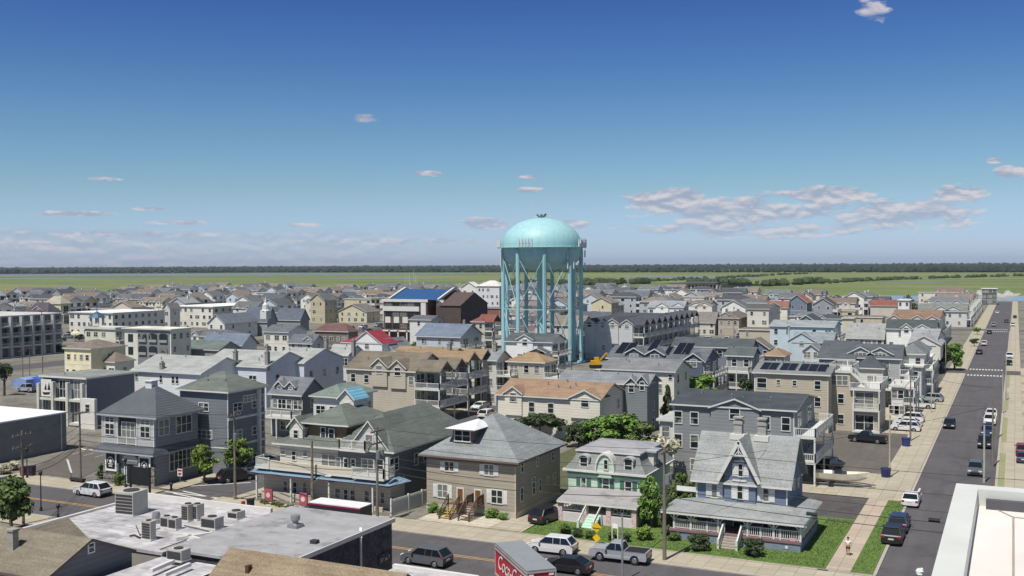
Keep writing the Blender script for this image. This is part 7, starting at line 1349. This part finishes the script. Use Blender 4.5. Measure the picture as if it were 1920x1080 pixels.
bin_('blue wheelie bin at the dark pole by the driveway row', 1699, 838, (52, 62, 112), 1.3, 1.1); bin_('blue wheelie bin at the pale pole by the lot', 1661, 896, (48, 50, 96), 1.2, 1.1); bin_('dark bin beside the boat stern', 1553, 903, (44, 44, 48), 1.2, .9); bin_('grey bin at the shop fence', 738, 958, (112, 114, 118), 1.3, .9); bin_('dark bin near the boat bow cover', 1539, 905, (52, 52, 56), 1.2, .9)
# white fence beside the shop
def fence(label, pts, h=1.8):
    T = thing('white_fence', label, 'fence', (*pts[0], 0))
    for k, (p, q) in enumerate(zip(pts, pts[1:])):
        b = MB(); o = pts[0]; L = math.dist(p, q); n = int(L/.16)
        for j in range(n): x, y = p[0]+(q[0]-p[0])*(j+.5)/n-o[0], p[1]+(q[1]-p[1])*(j+.5)/n-o[1]; b.box(x-.06, y-.03, .08, x+.06, y+.03, h-.1)
        b.bar((p[0]-o[0], p[1]-o[1], h-.1), (q[0]-o[0], q[1]-o[1], h-.1), .08, .12); b.bar((p[0]-o[0], p[1]-o[1], .15), (q[0]-o[0], q[1]-o[1], .15), .08, .12); b.build('panel', WHITE, T)
    for p in pts: b = MB(); b.box(p[0]-pts[0][0]-.09, p[1]-pts[0][1]-.09, 0, p[0]-pts[0][0]+.09, p[1]-pts[0][1]+.09, h+.1); b.build('post', WHITE, T)
fence('white vinyl fence between the shop house and the tan double house', [(-62.3, 97.5), (-61.9, 100.5), (-61.6, 103), (-61.4, 105.5), (-60.4, 105.6)])
x, y = P(1172, 1010); T = thing('notice_posts', 'two white sign posts with a small board beside the mint walkway', 'sign', (*P(1148, 1018), 0)); b = MB(); b.box(-.05, -.05, 0, .05, .05, 2.1); b.build('post', WHITE, T); b = MB(); b.box(.55, -.05, 0, .65, .05, 1.8); b.build('post', WHITE, T)
b = MB(); b.box(.05, -.03, 1.5, .55, .03, 1.95); b.build('board', SGW, T)
x, y = P(1245, 1000); T = thing('hanging_sign', 'small white sign board on a bracket near the tall pale pole', 'sign', (*P(1288, 990), 0)); b = MB(); b.tube((0, 0, 0), (0, 0, 4.6), .04, n=6); b.build('post', IRON, T); b = MB(); b.box(-1.1, -.04, 3.9, 1.0, .04, 4.4); b.build('board', SGW, T)
x, y = P(1244, 955+0); 
T = thing('advert_board', 'black framed board standing behind the large air conditioner', 'sign', (*P(262, 945, 0), 0)); b = MB(); b.box(-1.6, 0, 0, -1.4, .2, 4.4); b.box(1.4, 0, 0, 1.6, .2, 4.4); b.build('post', IRON, T); b = MB(); b.box(-1.4, .05, 2.2, 1.4, .15, 4.3); b.build('board', IRON, T)
x, y = P(1117, 690); T = thing('loader', 'small yellow excavator between tower base and grey roof', 'excavator', (x, y, 0), .5); YL = mat('machine_yellow', (206, 156, 36), .5); b = MB(); b.box(-1.3, -.9, .9, 1.0, .9, 2.0); b.box(-.4, -.8, 2.0, .8, .2, 2.9); b.build('cab', YL, T); b = MB(); b.bar((.8, .4, 1.6), (3.0, .4, 4.0), .35); b.bar((3.0, .4, 4.0), (4.2, .4, 1.6), .28); b.build('arm', YL, T); b = MB(); b.box(-1.6, -1.2, 0, 1.6, -.7, .8); b.build('track', BLKP, T); b = MB(); b.box(-1.6, .7, 0, 1.6, 1.2, .8); b.build('track', BLKP, T)
# blue tarped structures at the far left lot
for i, (ua, ub, v, vt, lb) in enumerate(((22, 50, 725, 707, 'pale blue tarpaulin shelter, left of the pair in the lot'), (52, 76, 724, 706, 'bright blue tarpaulin shelter, right of the pair in the lot'))):
    x, y = P(ua, v); x2 = solve_x(ub, y, 0); h = FY(ua, vt, y)[1]; T = thing('tarp_shelter', lb, 'shelter', (x, y, 0)); b = MB(); w_ = x2-x
    b.prism([(0, 0), (.2, h*.8), (w_/2, h), (w_-.2, h*.8), (w_, 0)], 0, 4, 'y'); b.build('tarpaulin', mat('tarp_blue%d' % i, ((132, 150, 190), (70, 100, 176))[i], .6, 'plain', .2, 1), T); b = MB(); b.box(0, -.05, 0, .08, .05, h*.8); b.build('pole', GALV, T)
# ---------------------------------------------------------------- person walking on the side pavement
px_, py_ = P(1590, 1044); SK = mat('skin', (176, 132, 108), .6); T = thing('person', 'person in white top and dark shorts walking on the side pavement beside the lawn', 'person', (px_, py_, .13), R_(180))
def skin_body(name, V, E, Rr, m, par, sub=2):
    me = bpy.data.meshes.new(name); me.from_pydata(V, E, []); o = bpy.data.objects.new(name, me); COL.objects.link(o); o.parent = par; sm = o.modifiers.new('skin', 'SKIN'); ss = o.modifiers.new('sub', 'SUBSURF'); ss.levels = sub; ss.render_levels = sub
    for i, r in enumerate(Rr): me.skin_vertices[0].data[i].radius = (r, r)
    me.skin_vertices[0].data[0].use_root = True; me.materials.append(m); return o
V = [(0, 0, .92), (0, 0, 1.12), (0, 0, 1.36), (0, 0, 1.47), (0, .01, 1.56), (0, .0, 1.68), (-.1, 0, .86), (-.12, .12, .48), (-.12, .08, .09), (-.12, .2, .04), (.1, 0, .86), (.12, -.04, .48), (.12, -.2, .12), (.12, -.1, .04), (-.19, 0, 1.38), (-.25, -.05, 1.12), (-.26, .06, .88), (-.26, .09, .78), (.19, 0, 1.38), (.25, .06, 1.12), (.24, .2, .92), (.24, .25, .84)]
E = [(0, 1), (1, 2), (2, 3), (3, 4), (4, 5), (0, 6), (6, 7), (7, 8), (8, 9), (0, 10), (10, 11), (11, 12), (12, 13), (2, 14), (14, 15), (15, 16), (16, 17), (2, 18), (18, 19), (19, 20), (20, 21)]
Rr = [.13, .13, .14, .06, .09, .085, .09, .06, .042, .035, .09, .06, .042, .035, .06, .045, .035, .03, .06, .045, .035, .03]
skin_body('body', V, E, Rr, SK, T)
skin_body('shirt', [(0, 0, .95), (0, 0, 1.15), (0, 0, 1.4), (-.19, 0, 1.38), (-.24, -.03, 1.2), (.19, 0, 1.38), (.24, .03, 1.2)], [(0, 1), (1, 2), (2, 3), (3, 4), (2, 5), (5, 6)], [.165, .155, .15, .085, .075, .085, .075], mat('shirt_white', (216, 214, 208), .8), T)
skin_body('shorts', [(0, 0, .93), (-.1, .02, .8), (-.12, .09, .58), (.1, 0, .8), (.12, -.03, .58)], [(0, 1), (1, 2), (0, 3), (3, 4)], [.16, .115, .09, .115, .09], mat('shorts_dark', (52, 54, 66), .8), T)
b = MB(); b.blob((0, -.02, 1.67), .115, 10, 7, 0, .03); b.build('hair', mat('hair_brown', (60, 46, 36), .8), T, smooth=True)
# ---------------------------------------------------------------- the rest of the town
PWC = [((226, 224, 216), 'white'), ((214, 208, 190), 'cream'), ((188, 180, 162), 'beige'), ((170, 176, 182), 'grey'), ((192, 204, 210), 'pale blue'), ((206, 200, 192), 'off-white'), ((150, 152, 154), 'mid-grey'), ((200, 186, 156), 'tan')]
PRC = [((106, 110, 114), 'grey'), ((84, 88, 94), 'dark grey'), ((122, 114, 106), 'brown-grey'), ((138, 140, 140), 'light grey'), ((98, 100, 104), 'slate'), ((116, 102, 92), 'brown'), ((74, 76, 82), 'charcoal'), ((104, 88, 84), 'reddish-brown')]
def farmesh(w, d, h, typ, rise, wc, rc, seed, deckside, far=True):
    rn = random.Random(seed); b = MB(); walls(b, w, d, h, typ, rise, m=0); st = max(1, round(h/3)); hs = h/st
    if typ == 'gx': roof_gx(b, w, d, h, rise, .4, .3, mr=1, mt=2)
    elif typ == 'gy': roof_gy(b, w, d, h, rise, .4, .22, mr=1, mt=2)
    elif typ == 'hip': roof_hip(b, w, d, h, rise, .5, .3, mr=1, mt=2)
    else: roof_flat(b, w, d, h, .3, .4, mr=1, mt=2)
    for s in range(st):
        n = max(2, int(w/4))
        for k in range(n):
            if rn.random() < .75: x = w*(k+.5+rn.uniform(-.15, .15))/n; ww = rn.choice((.5, .5, .9)); b.box(x-ww-.14, -.05, s*hs+.85, x+ww+.14, -.002, s*hs+2.45, 2); b.box(x-ww, -.08, s*hs+1.0, x+ww, -.051, s*hs+2.3, 3)
        for k in range(2):
            y = d*(k+.5)/2; b.box(w+.002, y-1.1, s*hs+.4, w+.05, y+1.1, s*hs+2.5, 3)
    if typ in ('gx', 'hip') and rn.random() < .85:
        for fx in rn.choice(((.3,), (.2, .7), (.3, .75), (.15, .5, .85))):
            gw = rn.uniform(2.2, 3.8); x = w*fx; zb = rn.choice((h-2.4, h-.2, .3)); ze = h+rn.uniform(.1, .5); gr = gw*.3
            b.poly([(x-gw/2, -.3, zb), (x+gw/2, -.3, zb), (x+gw/2, -.3, ze), (x, -.3, ze+gr), (x-gw/2, -.3, ze)], 0)
            for sx in (-1, 1): b.poly([(x+sx*gw/2, -.3, zb), (x+sx*gw/2, 3, zb), (x+sx*gw/2, 3, ze), (x+sx*gw/2, -.3, ze)], 0)
            roof_gy(b, gw, 3, ze, gr, .3, .2, x-gw/2, 0, oe=.6, mr=1, mt=2); b.box(x-.5, -.36, ze-1.2, x+.5, -.31, ze-.1, 3)
    if deckside:
        for s in range(1, st):
            z = s*hs; b.box(w+.02, 0, z-.25, w+2.2, d, z, 2); b.box(w+2.1, 0, z+.1, w+2.2, d, z+.95, 2); b.box(w+.06, 0, z+.1, w+2.1, .1, z+.95, 2)
        for yy in (0, d-.2): b.box(w+2, yy, 0, w+2.2, yy+.2, (st-1)*hs, 2)
    if rn.random() < .3: b.box(w*.6, d*.55, h, w*.6+.7, d*.55+.7, h+rise+1.0, 2)
    return b
VAR = []
def variant(i):
    rn = random.Random(100+i); wc = PWC[rn.choice((0, 0, 0, 0, 1, 1, 2, 3, 4, 5, 5, 5, 6, 7))]; rc = PRC[rn.choice((0, 0, 0, 1, 1, 2, 2, 3, 3, 4, 4, 5, 6, 6, 7))]; w = rn.uniform(11.5, 18); d = rn.uniform(8, 10.5); h = rn.choice((5.8, 6.2, 8.8, 9.0, 9.3, 9.3)); typ = rn.choice(('gx', 'gx', 'gx', 'hip', 'hip', 'gy', 'flat'))
    if typ == 'gy': w = rn.uniform(8, 11); d = rn.uniform(9, 12)
    rise = {'gx': rn.uniform(1.5, 2.8), 'hip': rn.uniform(1.5, 2.6), 'gy': 2.6, 'flat': 0}[typ]
    return dict(w=w, d=d, h=h, typ=typ, rise=rise, wc=wc, rc=rc, seed=i, deck=rn.random() < .8 and h > 7)
def vmesh(v):
    b = farmesh(v['w'], v['d'], v['h'], v['typ'], v['rise'], 0, 0, v['seed'], v['deck']); return b.mesh('far_house_mesh', [wallm(v['wc'][0], 'plain'), roofm(v['rc'][0], 'plain'), WHITE, GLASS])
VS = [variant(i) for i in range(56)]
for v in VS: v['mesh'] = None
# nearer copies are split into parts
def proto_parts(v):
    T = thing('house', 'x', 'house'); w, d, h, typ, rise = v['w'], v['d'], v['h'], v['typ'], v['rise']; rn = random.Random(v['seed']); wm = wallm(v['wc'][0]); rm = roofm(v['rc'][0])
    b = MB(); walls(b, w, d, h, typ, rise); b.build('wall', wm, T); b = MB()
    {'gx': lambda: roof_gx(b, w, d, h, rise, .45), 'gy': lambda: roof_gy(b, w, d, h, rise, .45), 'hip': lambda: roof_hip(b, w, d, h, rise, .5), 'flat': lambda: roof_flat(b, w, d, h, .35)}[typ](); b.build('roof', [rm, WHITE], T)
    st = max(1, round(h/3)); hs = h/st
    for s in range(st):
        n = max(2, int(w/4.2))
        for k in range(n):
            if rn.random() < .75: window(T, w*(k+.5)/n, 0, s*hs+.9, rn.choice((.9, 1.7)), 1.3, 'f')
        for k in range(2):
            if v['deck'] or rn.random() < .7: window(T, w, d*(k+.5)/2, s*hs+(.2 if v['deck'] else .9), 2.2 if v['deck'] else .9, 2.1 if v['deck'] else 1.3, 's', 'door' if v['deck'] else '')
    if v['deck']:
        for s in range(1, st): deck(T, w+.03, 0, w+2.2, d, s*hs, 'frb', .3, [(w+2.08, .12), (w+2.08, d-.12)], (s-1)*hs)
    if typ in ('gx', 'hip') and rn.random() < .6:
        for j, fx in enumerate(rn.choice(((.3,), (.22, .7)))): gable_piece(T, w*fx, 3.2, -.3, h-2.4, h+.3, 1.1, h+.2, rise/(d/2), wm, rm, (1.1, 1.2, h-1.1), 'cross_gable')
    return T
PROTO = {}
cand = []
rn = random.Random(21)
def zlim(u):
    pts = [(-400, 740), (0, 770), (250, 830), (370, 960), (480, 930), (640, 850), (760, 880), (960, 860), (1250, 760), (1400, 690), (1480, 640), (1590, 600), (1750, 640), (1950, 680)]
    for (a, c) in zip(pts, pts[1:]):
        if a[0] <= u <= c[0]: return a[1]+(c[1]-a[1])*(u-a[0])/(c[0]-a[0])
    return 850
def town_end(x):   # last y with houses, for a given x
    pts = [(-1500, 560), (-1010, 760), (-905, 850), (-800, 950), (-700, 1060), (-555, 1110), (-330, 1060), (-200, 1020), (-172, 800), (-60, 770), (60, 780)]
    for (a, c) in zip(pts, pts[1:]):
        if a[0] <= x <= c[0]: t = (x-a[0])/(c[0]-a[0]); return a[1]+(c[1]-a[1])*t
    return 0
for k, X in enumerate(STX):
    hw = 4.4 if k != 3 else 9
    for side in (-1, 1):
        if k == 0 and side == 1: continue
        y = 116 if k > 1 else 190
        while y < 1110:
            i = rn.randrange(len(VS)); v = VS[i]; dl = v['d']+rn.uniform(.8, 1.9)
            if any(abs(y+v['d']/2-c) < 4+v['d']/2+3 for c in CY): y += 2; continue
            x0 = X+hw+3.2+rn.uniform(0, 2)+(0) if side == 1 else X-hw-3.2-2.2-rn.uniform(0, 2)-v['w']
            if rn.random() < .93 and y+v['d'] < town_end(x0): cand.append((x0, y, i))
            # a second building behind, filling the deep lots
            if rn.random() < .85 and y+v['d'] < town_end(x0):
                j = rn.randrange(len(VS)); x2 = x0+v['w']+2.5 if side == 1 else x0-VS[j]['w']-2.5
                if abs(x2-x0) < 26 and v['w']+VS[j]['w'] < 34: cand.append((x2, y, j))
            y += dl
cand[0:0] = [(-16.6-2.3-VS[j]['w'], yy, j) for yy, j in zip((318, 331, 345, 359, 373, 420, 434, 472, 486, 500, 514, 528, 545, 560, 580, 600, 620, 666, 682), [j for j in range(56) if VS[j]['deck'] and VS[j]['w'] < 17 and VS[j]['wc'][1] in ('white', 'off-white', 'cream', 'pale blue')]*4)]
place = []; boxes = [(f[1]-1.0, f[2]+1.0, f[3]-1.0, f[4]+1.0) for f in FOOT]
info = []
for f in FOOT:
    if f[0] in ('hvac', 'grey', 'brown', 'brown2', 'sliver', 'right', 'tower'): continue
    info.append((f[1], f[2], f[3]))
# every hand-placed building: its screen span and eave / ground rows, so the filler never hides it
scr = []
for f in FOOT:
    if f[0] in ('hvac', 'grey', 'brown', 'brown2', 'sliver', 'right'): continue
    T_ = None; hh = 6.0
    ua = proj(f[1], f[3], hh)[0]; ub = proj(f[2], f[3], hh)[0]; ub = max(ub, proj(f[2], min(f[4], f[3]+25), hh)[0]); zc = Vector((f[2], f[3], -CH)).dot(CF); scr.append((ua, ub, f[3], proj(f[2], f[3], 3.5)[1]))
for (x0, y0, i) in cand:
    v = VS[i]; x1, y1 = x0+v['w'], y0+v['d']
    us = [proj(a, c, 4)[0] for a in (x0, x1+2) for c in (y0, y1)]
    if max(us) < -60 or min(us) > 1925: continue
    if any(x0 < b_[1]+1 and x1+2.4 > b_[0]-.5 and y0 < b_[3] and y1 > b_[2] for b_ in boxes): continue
    if x1+2.4 > -16 and x0 < 3: continue
    if y0 < 300 and x0 > -86 and x1 < -15 and y0 < 190: continue
    vg = proj(x1, y0, 0)[1]
    if 635 < vg < 850 and us and min(us) < 120: continue
    vt = proj(x1, y0, v['h']+v['rise'])[1]; ua, ub = min(us), max(us)
    if any(s[2] > y0 and min(ub, s[1])-max(ua, s[0]) > 4 and vt < s[3] for s in scr): continue
    zc = Vector((x1, y0, -CH)).dot(CF)
    if zc > zlim(ua): continue
    place.append((zc, x0, y0, i, vt)); boxes.append((x0, x1+2, y0, y1))
place.sort()
print('fillers', len(place), sum(1 for p in place if p[0] < 420))
IND = place[:290]; REST = place[290:]
cls = {}
for p in IND: v = VS[p[3]]; cls.setdefault((v['wc'][1], v['rc'][1], v['typ']), []).append(p)
ORD = ['first', 'second', 'third', 'fourth', 'fifth', 'sixth', 'seventh', 'eighth', 'ninth', 'tenth', 'eleventh', 'twelfth', 'thirteenth', 'fourteenth', 'fifteenth']
TN = {'gx': 'long-gabled', 'gy': 'gable-fronted', 'hip': 'hip-roofed', 'flat': 'flat-roofed'}
for key, lst in sorted(cls.items()):
    lst.sort(key=lambda p: proj(p[1], p[2], 5)[0]); grp = '%s %s houses with %s roofs across the town' % (key[0], TN[key[2]], key[1])
    for n, p in enumerate(lst):
        (zc, x0, y0, i, vt) = p; v = VS[i]; ex = 'only' if len(lst) == 1 else (ORD[n] if n < 15 else str(n+1)+'th')+' from the left'
        dist = 'in the middle distance' if zc < 420 else 'far off'
        lb = ('the only %s %s house with %s roof among the background rows' % (key[0], TN[key[2]], key[1])) if len(lst) == 1 else '%s among %s %s houses with %s roofs in the background' % (ex, key[0], TN[key[2]], key[1])
        if zc < 400:
            if i not in PROTO: PROTO[i] = proto_parts(v); T = PROTO[i]
            else: T = copy_tree(PROTO[i])
        else:
            if v['mesh'] is None: v['mesh'] = vmesh(v)
            T = put('house', v['mesh'])
        T.location = (x0, y0, 0); tag(T, lb, 'house', grp)
big = MB()
for (zc, x0, y0, i, vt) in REST:
    v = VS[i]; s = farmesh(v['w'], v['d'], v['h'], v['typ'], v['rise'], 0, 0, v['seed'], v['deck']); n0 = len(big.v); big.v += [(a+x0, c+y0, z) for a, c, z in s.v]; big.f += [tuple(q+n0 for q in f) for f in s.f]
    a = 4+(v['seed'] % 3); c = 7+(v['seed'] % 4); big.m += [{0: a, 1: c, 2: 2, 3: 3}[m] for m in s.m]
if REST:
    o = big.build('distant_houses', [WHITE, WHITE, WHITE, GLASS, wallm(PWC[0][0], 'plain'), wallm(PWC[1][0], 'plain'), wallm(PWC[3][0], 'plain'), roofm(PRC[0][0], 'plain'), roofm(PRC[1][0], 'plain'), roofm(PRC[2][0], 'plain'), roofm(PRC[4][0], 'plain')]); o['kind'] = 'stuff'; o['label'] = 'mass of small distant houses reaching to the marsh edge'
# scattered yard trees in the town
for q, (x, y) in enumerate([(-300, 520), (-260, 470), (-420, 560), (-180, 430), (-150, 560), (-350, 700), (-30, 620), (-60, 700), (-120, 760), (-500, 620), (-230, 620), (-590, 600)]):
    tree(ORD[q]+' of the dark yard trees scattered among the far houses', x, y, 8, 8, 'dark', 'round', 60+q % 3, 900, 'tree', 'tree', 0, 'yard trees among the far houses', .1)
# curved bridge on trestle piles
T = thing('bridge', 'long curved dark causeway bridge on pale piles beyond the town', 'bridge', (*P(1200, 543), 0)); o = P(1200, 543)
BP = [(1180, 545.5, 1), (1205, 542, 2), (1235, 537.5, 5), (1270, 533.5, 8), (1310, 531.5, 9), (1350, 532, 9), (1385, 533.5, 7), (1412, 534.5, 4)]
pts = []
for (u, v, z) in BP: x, y = P(u, v, z); pts.append((x, y, z))
b = MB()
for p, q in zip(pts, pts[1:]): b.bar((p[0]-o[0], p[1]-o[1], p[2]), (q[0]-o[0], q[1]-o[1], q[2]), 14, 1.6)
b.build('deck', mat('bridge_dark', (78, 74, 80), .9), T); b = MB()
for p, q in zip(pts, pts[1:]): b.bar((p[0]-o[0], p[1]-o[1]-6.5, p[2]+1.3), (q[0]-o[0], q[1]-o[1]-6.5, q[2]+1.3), .5, 1.0)
b.build('parapet', mat('bridge_parapet', (110, 106, 112), .9), T)
for k in range(26):
    t = 2.2+k*.17; i = int(t); f = t-i
    if i+1 >= len(pts): break
    p = [pts[i][j]+(pts[i+1][j]-pts[i][j])*f for j in range(3)]; b = MB(); b.box(p[0]-o[0]-.8, p[1]-o[1]-6, -1, p[0]-o[0]+.8, p[1]-o[1]+6, p[2]-.6); b.build('pier', mat('pier_pale', (176, 172, 160), .9), T)
# power line poles across the marsh and masts of the marina
rn = random.Random(2)
for q in range(22):
    u = 1104+q*15.5+rn.uniform(-3, 3); vb = 531-(q*.75); x, y = P(u, max(vb, 514.5)); d_ = math.hypot(x, y); h = 13.5*d_/FO; b = MB(); b.tube((0, 0, 0), (0, 0, h), .28*d_/1500, n=5); b.bar((-2, 0, h-1), (2, 0, h-1), .3)
    tag(b.build('power_pole', mat('pole_far', (150, 154, 146), .8), None, (x, y, -.5)), '%s pole from the left in the line crossing the marsh' % (ORD[q] if q < 15 else str(q+1)+'th'), 'power pole', 'pale power poles across the marsh')
for q in range(8):
    u = 640+q*36+rn.uniform(-3, 3); x, y = P(u, 531); d_ = math.hypot(x, y); b = MB(); b.tube((0, 0, 0), (0, 0, 15*d_/FO), .2, n=5); b.bar((-1.5, 0, 14*d_/FO), (1.5, 0, 14*d_/FO), .25); tag(b.build('power_pole', mat('pole_far', (150, 154, 146), .8), None, (x, y, -.5)), '%s pole from the left on the marsh left of the tower' % ORD[q], 'power pole', 'pale power poles left of the tower')
for q, (u, vt) in enumerate(((760, 513), (765, 515), (768, 512), (776, 505), (779, 514), (782, 516))):
    x, y = P(u, 536); b = MB(); d_ = math.hypot(x, y); b.tube((0, 0, 0), (0, 0, (536-vt)*d_/FO), .22, .12, n=5); tag(b.build('mast', mat('mast_white', (206, 206, 200), .5), None, (x, y, 0)), '%s of the six slim white masts above the blue roof, from the left' % ORD[q], 'mast', 'masts behind the blue roof')
for q, (u, v, c_, lb) in enumerate(((1870, 556, 0, 'white motor yacht moored at the street end, left'), (1893, 554, 0, 'white motor yacht moored at the street end, right'), (1840, 553, 0, 'small white boat on the canal by the grey roofs'))):
    x, y = P(u, v); T = thing('yacht', lb, 'boat', (x, y, -.3), .3); b = MB(); b.prism([(-7, 1.2), (-6, 0), (5, 0), (8, 1.8)], -2, 2, 'y'); b.build('hull', HW, T); b = MB(); b.box(-4, -1.6, 1.2, 2, 1.6, 2.8); b.box(-3, -1.3, 2.81, 0, 1.3, 4.2); b.build('cabin', WHITE, T)
# ---------------------------------------------------------------- air
if HAZE:
    b = MB(); b.box(-7000, -150, -2.0, 5000, 9500, 60); o = b.build('haze', None); o['kind'] = 'stuff'; o['label'] = 'thin pale summer haze'
    hm = bpy.data.materials.new('haze'); hm.use_nodes = True; nt = hm.node_tree; nt.nodes.clear(); ou = nt.nodes.new('ShaderNodeOutputMaterial'); vo = nt.nodes.new('ShaderNodeVolumePrincipled')
    vo.inputs['Color'].default_value = (.8, .88, 1, 1); vo.inputs['Density'].default_value = HAZE; vo.inputs['Anisotropy'].default_value = .2; nt.links.new(vo.outputs[0], ou.inputs['Volume']); o.data.materials.clear(); o.data.materials.append(hm)
